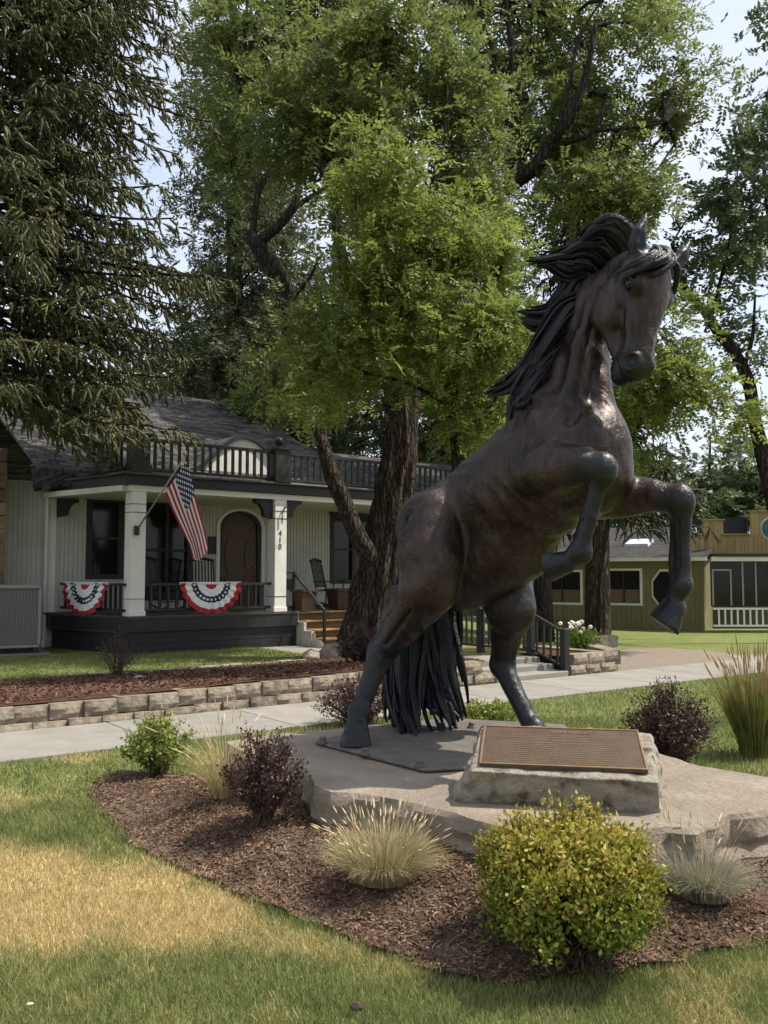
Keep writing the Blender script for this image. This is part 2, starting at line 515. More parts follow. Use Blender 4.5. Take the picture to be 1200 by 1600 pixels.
def patch(name, pxs, lift, m):
    poly = resample([tuple(G(x, y, 0).xy) for x, y in pxs], 0.3)
    c = np.mean(poly, 0); v = []; f = []; n = len(poly)
    for k in (1.0, 0.75, 0.5, 0.25, 0.02):
        for p in poly:
            q = c + (np.array(p) - c) * k; v.append((q[0], q[1], float(gz(q[0], q[1])) + lift))
    for r in range(4):
        for i in range(n): f.append((r * n + i, r * n + (i + 1) % n, (r + 1) * n + (i + 1) % n, (r + 1) * n + i))
    o = link(name, np_mesh(name, np.array(v), np.array(f), m, True)); tag(o, kind='structure'); return o
patch('gravel_path', ((962, 1014), (985, 1006), (1040, 1004), (1110, 1012), (1165, 1024), (1150, 1036), (1060, 1043), (966, 1052)), 0.012, M_GRAVEL)
patch('footpath', ((1132, 1022), (1230, 1020), (1230, 1036), (1165, 1033)), 0.018, M_CONC)

# ---- retaining wall of split-face blocks
def block_mesh(l, d, h, seed):
    r = random.Random(seed)
    m = MB()
    nx, nz_ = 5, 3
    # rough split face on the front
    g = []
    for j in range(nz_ + 1):
        for i in range(nx + 1):
            edge = (i in (0, nx)) or (j in (0, nz_))
            g.append((l * i / nx, (0.028 if edge else 0.0) + r.uniform(-0.012, 0.012), h * j / nz_))
    b = len(g)
    back = [(0, d, 0), (l, d, 0), (l, d, h), (0, d, h)]
    f = []
    for j in range(nz_):
        for i in range(nx):
            a = j * (nx + 1) + i
            f.append((a, a + 1, a + nx + 2, a + nx + 1))
    bl, br, tr_, tl = 0, nx, (nx + 1) * (nz_ + 1) - 1, (nx + 1) * nz_
    f.append((b, b + 3, b + 2, b + 1))
    f.append(tuple([b + 3] + [tl + i for i in range(nx + 1)] + [b + 2])[::-1])
    f.append(tuple([b] + list(range(bl, br + 1)) + [b + 1]))
    f.append(tuple([b] + [j * (nx + 1) for j in range(nz_ + 1)] + [b + 3])[::-1])
    f.append(tuple([b + 1] + [j * (nx + 1) + nx for j in range(nz_ + 1)] + [b + 2]))
    return m.add(g + back, f).mesh('block', M_BLOCK)
BL = [block_mesh(0.345, 0.24, 0.165, i) for i in range(6)]
wall = empty('retaining_wall', ST(0, 1.44, 0), S_ANG)
tag(wall, 'low tan block retaining wall along the sidewalk left of the steps', 'wall')
rnd = random.Random(3)
for course in range(2):
    s = -7.2 + 0.18 * course
    while s < 2.75:
        o = link('block', rnd.choice(BL), wall, (s, rnd.uniform(-0.02, 0.025) + 0.04 * course, course * 0.168 + rnd.uniform(-0.006, 0.008) - 0.085 * min(1, max(0, (1.2 - s) / 4))),
                 (rnd.uniform(-0.02, 0.02), 0, rnd.uniform(-0.05, 0.05)))
        s += 0.352
wall2 = empty('retaining_wall', ST(0, 1.44, 0), S_ANG)
tag(wall2, 'short tan block retaining wall right of the black stair railing', 'wall')
for course in range(2):
    s = 4.68 + 0.1 * course
    while s < 5.5:
        link('block', rnd.choice(BL), wall2, (s, 0.02 + 0.03 * course, course * 0.163), (0, 0, rnd.uniform(-0.04, 0.04)))
        s += 0.352
for k in range(5):
    link('block', rnd.choice(BL), wall2, (5.72, 0.3 + k * 0.352, 0.0 if k % 2 else 0.0), (0, 0, math.pi / 2))
    link('block', rnd.choice(BL), wall2, (5.70, 0.12 + k * 0.352, 0.165), (0, 0, math.pi / 2))
# stepped cap stones of the higher border behind
capw = empty('garden_border', (0, 0, 0))
tag(capw, 'zigzag row of pale cap stones edging the bed by the daisies', 'border')
cps = [G(958, 1019, 0.27), G(928, 1011, 0.27), G(899, 1003, 0.27), G(926, 999, 0.27), G(956, 995, 0.27)]
for i in range(4):
    a, b = cps[i], cps[i + 1]
    d = b - a; n = max(1, round(d.length / 0.42))
    for j in range(n):
        p = a + d * (j / n)
        m = MB(); m.box(0.005, d.length / n - 0.005, -0.14, 0.14, -0.20, 0.04)
        o = m.build('cap_stone', M_BLOCK, capw, bevel=0.012, loc=p, rot=(0, 0, math.atan2(d.y, d.x)))
# ---- concrete steps and black railing
steps = empty('garden_steps', ST(3.05, 1.42, 0), S_ANG); tag(steps, 'pale concrete garden steps beside the sidewalk', 'steps')
for i in range(3):
    m = MB(); m.box(0.0, 1.50, i * 0.3, i * 0.3 + 0.32 + (0.3 if i == 2 else 0), -0.05 + i * 0.0, 0.02 + 0.085 * (i + 1))
    m.build('step', M_CONC, steps, bevel=0.01)
M_IRON = mat('black_iron', (0.012, 0.012, 0.013), 0.45, spec=0.4)
rail = empty('stair_railing', ST(4.55, 1.5, 0), S_ANG); tag(rail, 'black metal railing beside the garden steps behind the horse', 'railing')
for t, z0, z1 in ((0.0, 0.0, 0.74), (0.72, 0.2, 0.99), (1.9, 0.24, 1.0), (3.1, 0.24, 1.0)):
    m = MB(); m.box(-0.055, 0.055, t - 0.055, t + 0.055, z0, z1); m.build('post', M_IRON, rail, bevel=0.006)
def bar(m, a, b, w, h):
    a, b = Vector(a), Vector(b)
    d = b - a
    Mx = Matrix.Translation(a) @ d.to_track_quat('X', 'Z').to_matrix().to_4x4()
    m.box(0, d.length, -w / 2, w / 2, -h / 2, h / 2, Mx); return m
for a, b in (((0, 0.0, 0.68), (0, 0.72, 0.96)), ((0, 0.0, 0.14), (0, 0.72, 0.40)), ((0, 0.72, 0.97), (0, 3.1, 0.97)), ((0, 0.72, 0.36), (0, 3.1, 0.36))):
    bar(MB(), a, b, 0.05, 0.035).build('rail', M_IRON, rail)
pk = MB(); pk.box(-0.014, 0.014, -0.014, 0.014, 0, 0.57); pk = pk.mesh('picket', M_IRON)
for i in range(1, 5):
    link('picket', pk, rail, (0, 0.145 * i, 0.12 + 0.055 * i))
for i in range(1, 17):
    if abs(i * 0.14 - 1.18) > 0.04: link('picket', pk, rail, (0, 0.72 + i * 0.14, 0.38))
# ---- pale edging stones between mulch and porch lawn
edg = empty('stone_edging', (0, 0, 0)); tag(edg, 'curved line of pale edging stones between mulch and porch lawn', 'edging')
ep = [G(118, 1053, 0.1), G(160, 1051, 0.1), G(220, 1050, 0.1), G(275, 1046, 0.1), G(344, 1041, 0.1), G(410, 1036, 0.1), G(478, 1031, 0.1)]
for i in range(len(ep) - 1):
    d = ep[i + 1] - ep[i]; n = max(1, round(d.length / 0.33))
    for j in range(n):
        m = MB(); m.box(0.01, d.length / n - 0.01, -0.06, 0.06, -0.1, 0.045 + rnd.uniform(-0.015, 0.015))
        p = ep[i] + d * (j / n); s_, t_ = to_st(p.x, p.y); p.z = float(terr_z(s_, t_))
        m.build('edging_stone', M_CONC, edg, bevel=0.015, loc=p, rot=(0, 0, math.atan2(d.y, d.x) + rnd.uniform(-0.05, 0.05)))
M_ROCK = mat('garden_rock', (0.20, 0.165, 0.125), 0.95, (0.36, 0.31, 0.25), 4, 8, bump=0.8, bscale=14, bdist=0.03, spec=0.15)
def rock(name, p, r, seed, label, cat='rock', squash=0.7, m=None):
    bm = bmesh.new(); bmesh.ops.create_icosphere(bm, subdivisions=3, radius=1.0)
    for v in bm.verts:
        d = v.co.normalized()
        k = 1 + 0.35 * (mnoise.noise(d * 1.3 + Vector((seed, 0, 0)))) + 0.12 * mnoise.noise(d * 4 + Vector((seed, 3, 0)))
        v.co = Vector((d.x * k * r, d.y * k * r, d.z * k * r * squash))
    me = bpy.data.meshes.new(name); bm.to_mesh(me); bm.free()
    for q in me.polygons: q.use_smooth = True
    me.materials.append(m or M_ROCK)
    o = link(name, me, None, p); tag(o, label, cat); return o
p = G(486, 1026, 0.12); rock('garden_rock', (p.x, p.y, 0.13), 0.16, 1, 'small rounded tan rock at the foot of the porch steps')
p = G(520, 1024, 0.12); rock('garden_rock', (p.x, p.y, 0.16), 0.26, 5, 'larger grey rock between porch steps and tree trunk')
p = G(218, 1064, 0.15); rock('garden_rock', (p.x, p.y, float(terr_z(*to_st(p.x, p.y))) + 0.03), 0.09, 9, 'pale flat stone lying in the dark mulch by the bare shrub', squash=0.4)

# ---- stone slab under the statue
M_SLAB = mat('slab_stone', (0.205, 0.168, 0.126), 0.92, (0.34, 0.29, 0.23), 2.2, 9, bump=0.9, bscale=22, bdist=0.04, spec=0.2, third=(0.25, 0.195, 0.15), tscale=1.6)
slab_px = [(352, 1158), (395, 1182), (440, 1193), (480, 1199), (492, 1226), (520, 1236), (566, 1238), (610, 1246), (660, 1256), (705, 1268), (770, 1286), (840, 1300), (920, 1302), (985, 1296),
           (1040, 1290), (1078, 1292), (1110, 1283), (1135, 1271), (1170, 1268), (1215, 1262), (1300, 1255), (1300, 1236), (1210, 1216), (1140, 1203), (1095, 1196), (1040, 1180), (980, 1160), (900, 1138), (780, 1128), (700, 1124),
           (600, 1130), (500, 1140), (420, 1146)]
sp = resample([tuple(G(x, y, SLAB_Z).xy) for x, y in slab_px], 0.05)
sp = np.array(sp)
sc_ = np.array((0.75, 5.75))
nb = len(sp)
lay = []
for zz, gr, wb in ((SLAB_Z - 0.004, 0.0, 0.022), (SLAB_Z - 0.03, 0.016, 0.03), (SLAB_Z - 0.075, 0.022, 0.045), (SLAB_Z - 0.12, 0.026, 0.04), (SLAB_Z - 0.16, 0.03, 0.05), (SLAB_Z - 0.21, 0.05, 0.05), (SLAB_Z - 0.40, 0.06, 0.03)):
    d = sp - sc_; u = d / np.linalg.norm(d, axis=1)[:, None]
    q = sp + u * gr + u * (wb * 2 * (fbm(sp[:, 0] * 1.0 + zz * 3, sp[:, 1] + zz * 5, 9, 12) - 0.5))[:, None]
    lay.append(np.column_stack([q, np.full(nb, zz) + 0.012 * (fbm(sp[:, 0], sp[:, 1], 5, 1) - 0.5)]))
top = []
for s_ in (0.97, 0.9, 0.8, 0.65, 0.5, 0.35, 0.2, 0.05):
    q = sc_ + (sp - sc_) * s_
    top.append(np.column_stack([q, SLAB_Z + 0.012 * (fbm(q[:, 0], q[:, 1], 3, 2) - 0.5) * (1 if s_ > 0.85 else 0.5) - 0.004]))
allr = lay[::-1] + top
V = np.concatenate(allr); F = []
for k in range(len(allr) - 1):
    for i in range(nb):
        F.append((k * nb + i, k * nb + (i + 1) % nb, (k + 1) * nb + (i + 1) % nb, (k + 1) * nb + i))
slab = link('stone_slab', np_mesh('stone_slab', V, np.array(F), M_SLAB, True))
mo = slab.modifiers.new('e', 'EDGE_SPLIT'); mo.split_angle = R(24)
tag(slab, 'wide flat natural stone slab under the horse statue', 'slab')
# ================================================================== white house with porch
H_ANG = math.atan2(0.625, 0.781)
H_O = W(208, 1022, 17.2); H_O.z = 0.04
hu = Vector((math.cos(H_ANG), math.sin(H_ANG), 0)); hv = Vector((-hu.y, hu.x, 0))
DW = 2.7                           # depth of the front wall behind the post line
def hp(px, py, D):
    """local (x, z) on the house plane at depth D behind the posts, for a photo pixel"""
    d = ray(px, py); o = Vector((0, 0, EYE)) - H_O
    t = (D - o.dot(hv)) / d.dot(hv)
    p = o + d * t
    return p.dot(hu), p.z
M_SIDE = mat('white_siding', (0.44, 0.42, 0.37), 0.75, (0.53, 0.51, 0.455), 2.5, 6, bump=0.15, bscale=60, bdist=0.004)
M_WTRIM = mat('white_trim', (0.66, 0.63, 0.56), 0.7, (0.76, 0.735, 0.67), 3, 7, bump=0.2, bscale=30, bdist=0.004)
M_BLK = mat('black_paint', (0.014, 0.014, 0.015), 0.55, (0.03, 0.029, 0.028), 6, 5, spec=0.35)
M_DECK = mat('deck_boards', (0.055, 0.048, 0.042), 0.75, (0.11, 0.095, 0.08), 4, 7, stretch=(1, 6, 6), bump=0.3, bscale=20, bdist=0.005, island=0.15)
M_STEPW = mat('stained_wood', (0.30, 0.17, 0.065), 0.6, (0.46, 0.28, 0.12), 3, 7, stretch=(1, 9, 9), bump=0.25, bscale=12, bdist=0.004, island=0.12)
M_DOORW = mat('door_wood', (0.05, 0.024, 0.012), 0.45, (0.10, 0.052, 0.026), 4, 7, stretch=(9, 9, 1), bump=0.2, bscale=10, bdist=0.004)
def glass_mat():
    m = bpy.data.materials.new('window_glass'); m.use_nodes = True
    p = m.node_tree.nodes['Principled BSDF']
    p.inputs['Base Color'].default_value = (0.010, 0.011, 0.012, 1); p.inputs['Roughness'].default_value = 0.08
    p.inputs['Specular IOR Level'].default_value = 0.3
    return m
M_GLASS = glass_mat()
def shingle_mat(name, dark, light, row=0.14, wid=0.32):
    m = bpy.data.materials.new(name); m.use_nodes = True
    t = m.node_tree; p = t.nodes['Principled BSDF']; N = t.nodes.new; K = t.links.new
    u = N('ShaderNodeUVMap')
    b = N('ShaderNodeTexBrick'); b.offset = 0.5
    b.inputs['Scale'].default_value = 1.0; b.inputs['Brick Width'].default_value = wid; b.inputs['Row Height'].default_value = row
    b.inputs['Mortar Size'].default_value = 0.012; b.inputs['Mortar Smooth'].default_value = 0.4
    b.inputs['Color1'].default_value = (*dark, 1); b.inputs['Color2'].default_value = (*light, 1); b.inputs['Mortar'].default_value = (dark[0] * 0.45, dark[1] * 0.45, dark[2] * 0.45, 1)
    K(u.outputs['UV'], b.inputs['Vector'])
    n = N('ShaderNodeTexNoise'); n.inputs['Scale'].default_value = 1.1; n.inputs['Detail'].default_value = 8; n.inputs['Roughness'].default_value = 0.7
    K(u.outputs['UV'], n.inputs['Vector'])
    r = N('ShaderNodeMapRange'); r.inputs['To Min'].default_value = 0.55; r.inputs['To Max'].default_value = 1.5
    K(n.outputs['Fac'], r.inputs['Value'])
    h = N('ShaderNodeHueSaturation'); K(b.outputs['Color'], h.inputs['Color']); K(r.outputs['Result'], h.inputs['Value'])
    K(h.outputs['Color'], p.inputs['Base Color'])
    bp = N('ShaderNodeBump'); bp.inputs['Strength'].default_value = 0.7; bp.inputs['Distance'].default_value = 0.02; bp.invert = True
    K(b.outputs['Fac'], bp.inputs['Height']); K(bp.outputs['Normal'], p.inputs['Normal'])
    p.inputs['Roughness'].default_value = 0.95; p.inputs['Specular IOR Level'].default_value = 0.15
    return m
M_SHIN = shingle_mat('asphalt_shingles', (0.026, 0.025, 0.024), (0.115, 0.108, 0.102))

house = empty('porch_house', H_O, H_ANG)
tag(house, 'white vertical-sided house with black balustrade roof, dark shingles and open front porch', 'house')
FL = 0.737                          # porch floor above the house ground
CE = 3.16 - 0.04                    # underside of the porch beam
def hb(name, x0, x1, y0, y1, z0, z1, m, bevel=0.0, parent=None):
    b = MB(); b.box(x0, x1, y0, y1, z0, z1)
    return b.build(name, m, parent or house, bevel=bevel)

# deck
dl = hp(70, 954, DW)[0]
dx1 = hp(458, 950, 0)[0]
deckp = [(-0.18, -0.2), (dx1, -0.2), (dx1, 0.3), (9.6, 0.3), (9.6, DW), (dl, DW), (dl, DW - 0.35)]
m = MB(); m.prism(deckp, FL - 0.30, FL - 0.04); m.build('deck_frame', M_BLK, house)
nbd = int((DW + 0.2) / 0.145)
for i in range(nbd):                                   # floor boards run along the front
    y0 = -0.22 + i * 0.145
    xl = -0.2 - max(0, (y0 + 0.2)) * (-(dl) - 0.2) / (DW - 0.2)
    xr = dx1 + 0.02 if y0 < 0.28 else 9.6
    b = MB(); b.box(xl, xr, y0 + 0.004, y0 + 0.141, FL - 0.04, FL); b.build('floor_board', M_DECK, house)
# skirt of dark boards under the deck
for i in range(4):
    z0 = -0.02 + i * 0.112
    b = MB(); b.box(-0.12, dx1 - 0.02, -0.14 + (0.005 if i % 2 else 0), -0.11, z0, z0 + 0.108); b.build('skirt_board', M_BLK, house)
b = MB(); ang = math.atan2(DW - 0.15, dl + 0.15); Lk = math.hypot(DW - 0.15, dl + 0.15)
Mk = Matrix.Translation((-0.14, -0.13, 0)) @ Matrix.Rotation(ang, 4, 'Z')
M_SKSIDE = mat('weathered_skirt', (0.10, 0.085, 0.07), 0.85, (0.20, 0.17, 0.14), 4, 6, stretch=(1, 6, 6))
b.box(0, Lk, -0.02, 0.02, FL - 0.32, FL - 0.05, Mk); b.build('side_skirt', M_SKSIDE, house)
b = MB(); b.box(0.03, Lk - 0.05, -0.06, -0.03, -0.03, FL - 0.32, Mk); b.build('side_skirt', M_BLK, house)

# front wall with vertical ribs; door and windows are set into openings
wx0, wx1, wz1 = hp(2, 900, DW)[0], 10.5, CE + 0.35
wins = []
def opening(pxl, pxr, pyt, pyb):
    xa, zt = hp(pxl, pyt, DW); xb, _ = hp(pxr, pyt, DW); zb = hp((pxl + pxr) / 2, pyb, DW)[1]
    return xa, xb, max(zb, FL), zt
win_a = opening(137, 193, 776, 905); win_b = opening(222, 300, 780, 938); win_c = opening(516, 586, 804, 912)
door = opening(343, 408, 797, 938)
door = (door[0], door[1], FL, door[3])
segs = []
xs = wx0
for o_ in sorted([win_a, win_b, door, win_c]):
    segs.append((xs, o_[0], -0.05, wz1)); segs.append((o_[0], o_[1], o_[3], wz1))
    if o_[2] > FL + 0.05: segs.append((o_[0], o_[1], -0.05, o_[2]))
    xs = o_[1]
segs.append((xs, wx1, -0.05, wz1))
b = MB()
for x0, x1, z0, z1 in segs:
    b.box(x0, x1, DW, DW + 0.12, z0, z1)
    n = max(1, round((x1 - x0) / 0.095)); w_ = (x1 - x0) / n
    for i in range(n):                                  # proud boards with recessed joints
        b.box(x0 + i * w_ + 0.006, x0 + (i + 1) * w_ - 0.006, DW - 0.014, DW - 0.001, z0, z1)
b.build('wall', M_SIDE, house)
# gable end and back, so that the house is a volume
hb('side_wall', wx0, wx0 + 0.12, DW + 0.13, 9.0, -0.05, wz1, M_SIDE)
hb('side_wall', wx1 - 0.12, wx1, DW + 0.13, 9.0, -0.05, wz1, M_SIDE)
hb('back_wall', wx0 + 0.13, wx1 - 0.13, 8.88, 9.0, -0.05, wz1, M_SIDE)
m = MB(); m.prism([(-0.05, -0.1), (9.7, -0.1), (9.7, DW - 0.02), (dl + 0.3, DW - 0.02), (dl + 0.3, DW - 0.3)], CE + 0.03, CE + 0.108); m.build('porch_ceiling', M_WTRIM, house)
def window(o_, mull=1, rail_=True):
    x0, x1, z0, z1 = o_
    w_ = empty('window', (0, 0, 0)); w_.parent = house
    def P_(name, *a, mm=M_BLK): hb(name, *a, mm, parent=w_)
    P_('pane', x0, x1, DW + 0.06, DW + 0.07, z0, z1, mm=M_GLASS)
    fr = 0.11
    P_('frame', x0 - 0.02, x0 + fr, DW - 0.03, DW + 0.055, z0, z1); P_('frame', x1 - fr, x1 + 0.02, DW - 0.03, DW + 0.055, z0, z1)
    P_('frame', x0 + fr, x1 - fr, DW - 0.03, DW + 0.055, z1 - fr, z1); P_('frame', x0 + fr, x1 - fr, DW - 0.03, DW + 0.055, z0, z0 + fr)
    P_('head_trim', x0 - 0.06, x1 + 0.06, DW - 0.06, DW - 0.031, z1, z1 + 0.07)
    if rail_: P_('sash_bar', x0 + fr, x1 - fr, DW + 0.0, DW + 0.05, (z0 + z1) / 2 - 0.03, (z0 + z1) / 2 + 0.03)
    for i in range(1, mull):
        xm = x0 + (x1 - x0) * i / mull; P_('mullion', xm - 0.04, xm + 0.04, DW - 0.02, DW + 0.05, z0 + fr, z1 - fr)
    # curtain behind the glass edge and a pale sill
    return w_
window(win_a, 1); window(win_b, 2); window(win_c, 2)
# arched front door with white surround
x0, x1, z0, z1 = door
xc, rr = (x0 + x1) / 2, (x1 - x0) / 2
def arch(r, zs, n=20): return [(xc + r * math.cos(math.pi * i / n), zs + r * 0.72 * math.sin(math.pi * i / n)) for i in range(n + 1)]
zs = z1 - rr * 0.72
dr = empty('front_door', (0, 0, 0)); dr.parent = house
b = MB(); b.prism([(x1, z0), *arch(rr, zs), (x0, z0)], DW + 0.05, DW + 0.09, axis='y'); b.build('leaf', M_DOORW, dr)
# filler of wall over the arch
out = [(x0 - 0.02, zs)] + [(x0 - 0.02, z1 + 0.02), (x1 + 0.02, z1 + 0.02), (x1 + 0.02, zs)] + arch(rr - 0.005, zs)
b = MB(); b.prism(out, DW - 0.016, DW + 0.04, axis='y'); b.build('arch_spandrel', M_SIDE, dr)
b = MB(); tr_ = [(x1 + 0.09, z0), (x1 + 0.09, zs)] + arch(rr + 0.09, zs) + [(x0 - 0.09, z0), (x0, z0)] + arch(rr, zs)[::-1] + [(x1, z0)]
b.prism(tr_, DW - 0.05, DW - 0.018, axis='y'); b.build('arch_trim', M_WTRIM, dr)
b = MB(); b.prism([(x1 - 0.07, z0 + 0.06), *arch(rr - 0.10, zs), (x0 + 0.07, z0 + 0.06), (x0, z0), *arch(rr, zs)[::-1], (x1, z0)], DW + 0.0, DW + 0.049, axis='y'); b.build('door_frame', M_BLK, dr)
for sx in (-1, 1):
    b = MB(); b.box(xc + sx * 0.27 - 0.13, xc + sx * 0.27 + 0.13, DW + 0.03, DW + 0.049, z0 + 0.25, z0 + 0.75); b.build('panel', M_DOORW, dr, bevel=0.015)
    b = MB(); b.prism([(xc + sx * 0.27 + 0.13 * math.cos(a), (z0 + 1.25) + 0.42 * math.sin(a)) for a in [i * math.pi / 10 for i in range(20)]], DW + 0.03, DW + 0.049, axis='y'); b.build('panel', M_DOORW, dr)
b = MB(); b.lathe([(0.0, -0.05), (0.03, -0.03), (0.03, 0.0), (0.012, 0.02)], 10, (0, 0, 0)); b.build('door_knob', mat('brass', (0.35, 0.24, 0.09), 0.35, metal=0.9), dr, loc=(x1 - 0.16, DW + 0.02, z0 + 0.95), rot=(R(90), 0, 0))
sx0, sz1 = hp(324, 838, DW); sx1, sz0 = hp(337, 866, DW)
hb('wall_plaque', sx0, sx1, DW - 0.05, DW - 0.016, sz0, sz1, M_BLK, 0.01)
lx, lz = hp(300, 880, DW)

# posts, beams and brackets
p2 = hp(432, 952, 0)[0]
posts = [0.0, p2, p2 + 4.1]
for i, x in enumerate(posts):
    pr = hb('porch_post', x - 0.15, x + 0.15, -0.15, 0.15, FL, CE, M_WTRIM, 0.012)
    hb('post_base', x - 0.165, x + 0.165, -0.165, 0.165, FL, FL + 0.1, M_WTRIM, 0.006, pr)
    hb('band', x - 0.158, x + 0.158, -0.158, 0.158, FL + 0.32, FL + 0.33, M_BLK, 0, pr)
    for zc in (0.24, 0.40):
        hb('band', x - 0.158, x + 0.158, -0.158, 0.158, CE - zc - 0.012, CE - zc, M_BLK, 0, pr)
beam = hb('porch_beam', -0.2, 9.7, -0.16, 0.16, CE, CE + 0.11, M_WTRIM)
Mk2 = Matrix.Translation((-0.16, 0.0, 0)) @ Matrix.Rotation(ang, 4, 'Z')
b = MB(); b.box(0, Lk, -0.14, 0.14, CE + 0.001, CE + 0.109, Mk2); b.build('porch_beam', M_WTRIM, house)
def bracket(x, y, dirx, M0=None):
    pts = [(0, 0), (0.42 * dirx, 0), (0.42 * dirx, -0.07), (0.30 * dirx, -0.11), (0.22 * dirx, -0.22), (0.19 * dirx, -0.36), (0.0, -0.40)]
    if dirx < 0: pts = pts[::-1]
    b = MB(); b.prism([(x + a, CE - 0.002 + c) for a, c in pts], y - 0.07, y + 0.07, axis='y'); b.build('bracket', M_BLK, house)
bracket(p2 - 0.16, 0, -1); bracket(p2 + 0.16, 0, 1)
xb, zb = hp(86, 780, DW); bracket(xb, DW - 0.2, 1)
# fascia, gutter and porch roof
OV = 0.24
ev = [(-OV - 0.05, -OV), (9.9, -OV), (9.9, DW), (dl + 0.02, DW), (dl + 0.02, DW - 0.25)]
m = MB(); m.prism(ev, CE + 0.112, CE + 0.30); m.build('fascia', M_BLK, house, bevel=0.01)
m = MB(); m.prism([(ev[0][0] - 0.05, ev[0][1] - 0.07), (9.95, -OV - 0.07), (9.95, DW), (dl - 0.04, DW), (dl - 0.04, DW - 0.3)], CE + 0.301, CE + 0.355)
m.build('gutter', mat('gutter', (0.05, 0.047, 0.043), 0.6, (0.12, 0.11, 0.10), 3, 5), house, bevel=0.02)
RZ = CE + 0.355
# balustrade on the porch roof
BH = 0.68
bal = MB(); bal.box(-0.026, 0.026, -0.026, 0.026, 0.0, BH - 0.13); bal = bal.mesh('baluster', M_BLK)
def balustrade(a, b, newels):
    a = Vector((*a, 0)); b = Vector((*b, 0)); d = b - a; Ln = d.length; u = d.normalized(); an = math.atan2(d.y, d.x)
    bl = empty('roof_balustrade', (a.x, a.y, RZ), an); bl.parent = house
    r_ = MB(); r_.box(0, Ln, -0.045, 0.045, BH - 0.06, BH); r_.build('top_rail', M_BLK, bl)
    r_ = MB(); r_.box(0, Ln, -0.04, 0.04, 0.05, 0.10); r_.build('bottom_rail', M_BLK, bl)
    n = int(Ln / 0.17)
    for i in range(1, n):
        link('baluster', bal, bl, (i * Ln / n, 0, 0.09))
    for t in newels:
        nb_ = MB(); nb_.box(t - 0.17, t + 0.17, -0.17, 0.17, 0.0, BH + 0.02); nb_.box(t - 0.21, t + 0.21, -0.21, 0.21, BH + 0.021, BH + 0.07); nb_.box(t - 0.20, t + 0.20, -0.20, 0.20, 0.0, 0.14)
        nw = nb_.build('newel', M_BLK, bl)
        fb_ = MB(); fb_.lathe([(0.06, 0), (0.035, 0.03), (0.03, 0.05), (0.085, 0.09), (0.105, 0.14), (0.09, 0.19), (0.04, 0.23), (0.01, 0.245)], 14, (t, 0, BH + 0.071))
        f_ = fb_.build('finial', M_BLK, bl, smooth=True)
n2 = hp(435, 718, -0.1)[0]
balustrade((-0.02, -0.12), (9.7, -0.12), [0.0, n2 + 0.02, n2 + 3.2])
balustrade((-0.22, 0.0), (dl + 0.25, DW - 0.5), [])
# main roof: front slope over the porch wall, hip at its right end; a lower wing runs on to the right
def roof_face(name, pts, parent=house, thick=0.0):
    """pts: polygon; uv laid along the eave and up the slope"""
    me = bpy.data.meshes.new(name)
    P3 = [Vector(p) for p in pts]
    me.from_pydata(P3, [], [tuple(range(len(P3)))])
    nrm = (P3[1] - P3[0]).cross(P3[2] - P3[1]).normalized()
    e = Vector((1, 0, 0)); e = (e - nrm * e.dot(nrm)).normalized(); u2 = nrm.cross(e)
    uv = me.uv_layers.new(name='UVMap')
    for li, lp in enumerate(me.loops):
        p = P3[lp.vertex_index]; uv.data[li].uv = (p.dot(e), p.dot(u2))
    me.materials.append(M_SHIN)
    o = link(name, me, parent)
    so = o.modifiers.new('t', 'SOLIDIFY'); so.thickness = 0.06; so.offset = -1
    return o
rd = 6.2
rx_l = wx0 - 0.05
rx_a, rz_a = hp(215, 606, rd); rx_b, rz_b = hp(368, 634, rd)
RG = (rz_a + rz_b) / 2
ez = RZ + 0.02
ey = 0.35
hx = hp(548, 742, ey)[0] + 1.0
roof_face('roof', [(rx_l, ey, ez), (hx, ey, ez), (rx_b, rd, RG), (rx_l, rd, RG)])
roof_face('roof', [(hx, ey, ez), (hx, 2 * rd - ey, ez), (rx_b, rd, RG)])
roof_face('roof', [(rx_l, rd, RG), (rx_b, rd, RG), (hx, 2 * rd - ey, ez), (rx_l, 2 * rd - ey, ez)])
roof_face('roof', [(hx - 1.5, ey + 0.3, ez - 0.02), (13.0, ey + 0.3, ez - 0.02), (13.0, 4.2, ez + 1.45), (hx - 1.5, 4.2, ez + 1.45)])
roof_face('roof', [(hx - 1.5, 4.2, ez + 1.45), (13.0, 4.2, ez + 1.45), (13.0, 8.2, ez), (hx - 1.5, 8.2, ez)])
# little sloped roof at the left end of the porch
roof_face('roof', [(dl - 0.45, DW - 0.5, RZ - 0.22), (dl + 0.55, DW - 1.3, RZ + 0.01), (0.4, 1.2, RZ + 0.45), (dl - 0.2, DW + 0.6, RZ + 0.42)])
# eyebrow dormer
ddx, ddz = hp(382, 716, 0.9)
dm = empty('eyebrow_dormer', (ddx, 0.9, RZ)); dm.parent = house
def brow(wd, ht, n=28):
    return [(wd * (2 * i / n - 1), ht * (0.5 + 0.5 * math.cos(math.pi * (2 * i / n - 1))) ** 0.75) for i in range(n + 1)]
slope = (RG - ez) / (rd - ey)
def rz_at(y): return slope * (y - ey) + 0.02
b = MB(); prof = brow(1.30, 0.86)
base = rz_at(0.9) - 0.12
b.prism([(x, base + z) for x, z in prof] + [(1.30, base - 0.2), (-1.30, base - 0.2)], -0.02, 0.03, axis='y'); b.build('dormer_face', M_WTRIM, dm)
b = MB(); pr2 = [(x, base + z) for x, z in prof] + [(x * 1.03, base + z + 0.10) for x, z in prof[::-1]]
b.prism(pr2, -0.10, 0.06, axis='y'); b.build('dormer_trim', M_BLK, dm)
me_v, me_f = [], []
nn = len(prof)
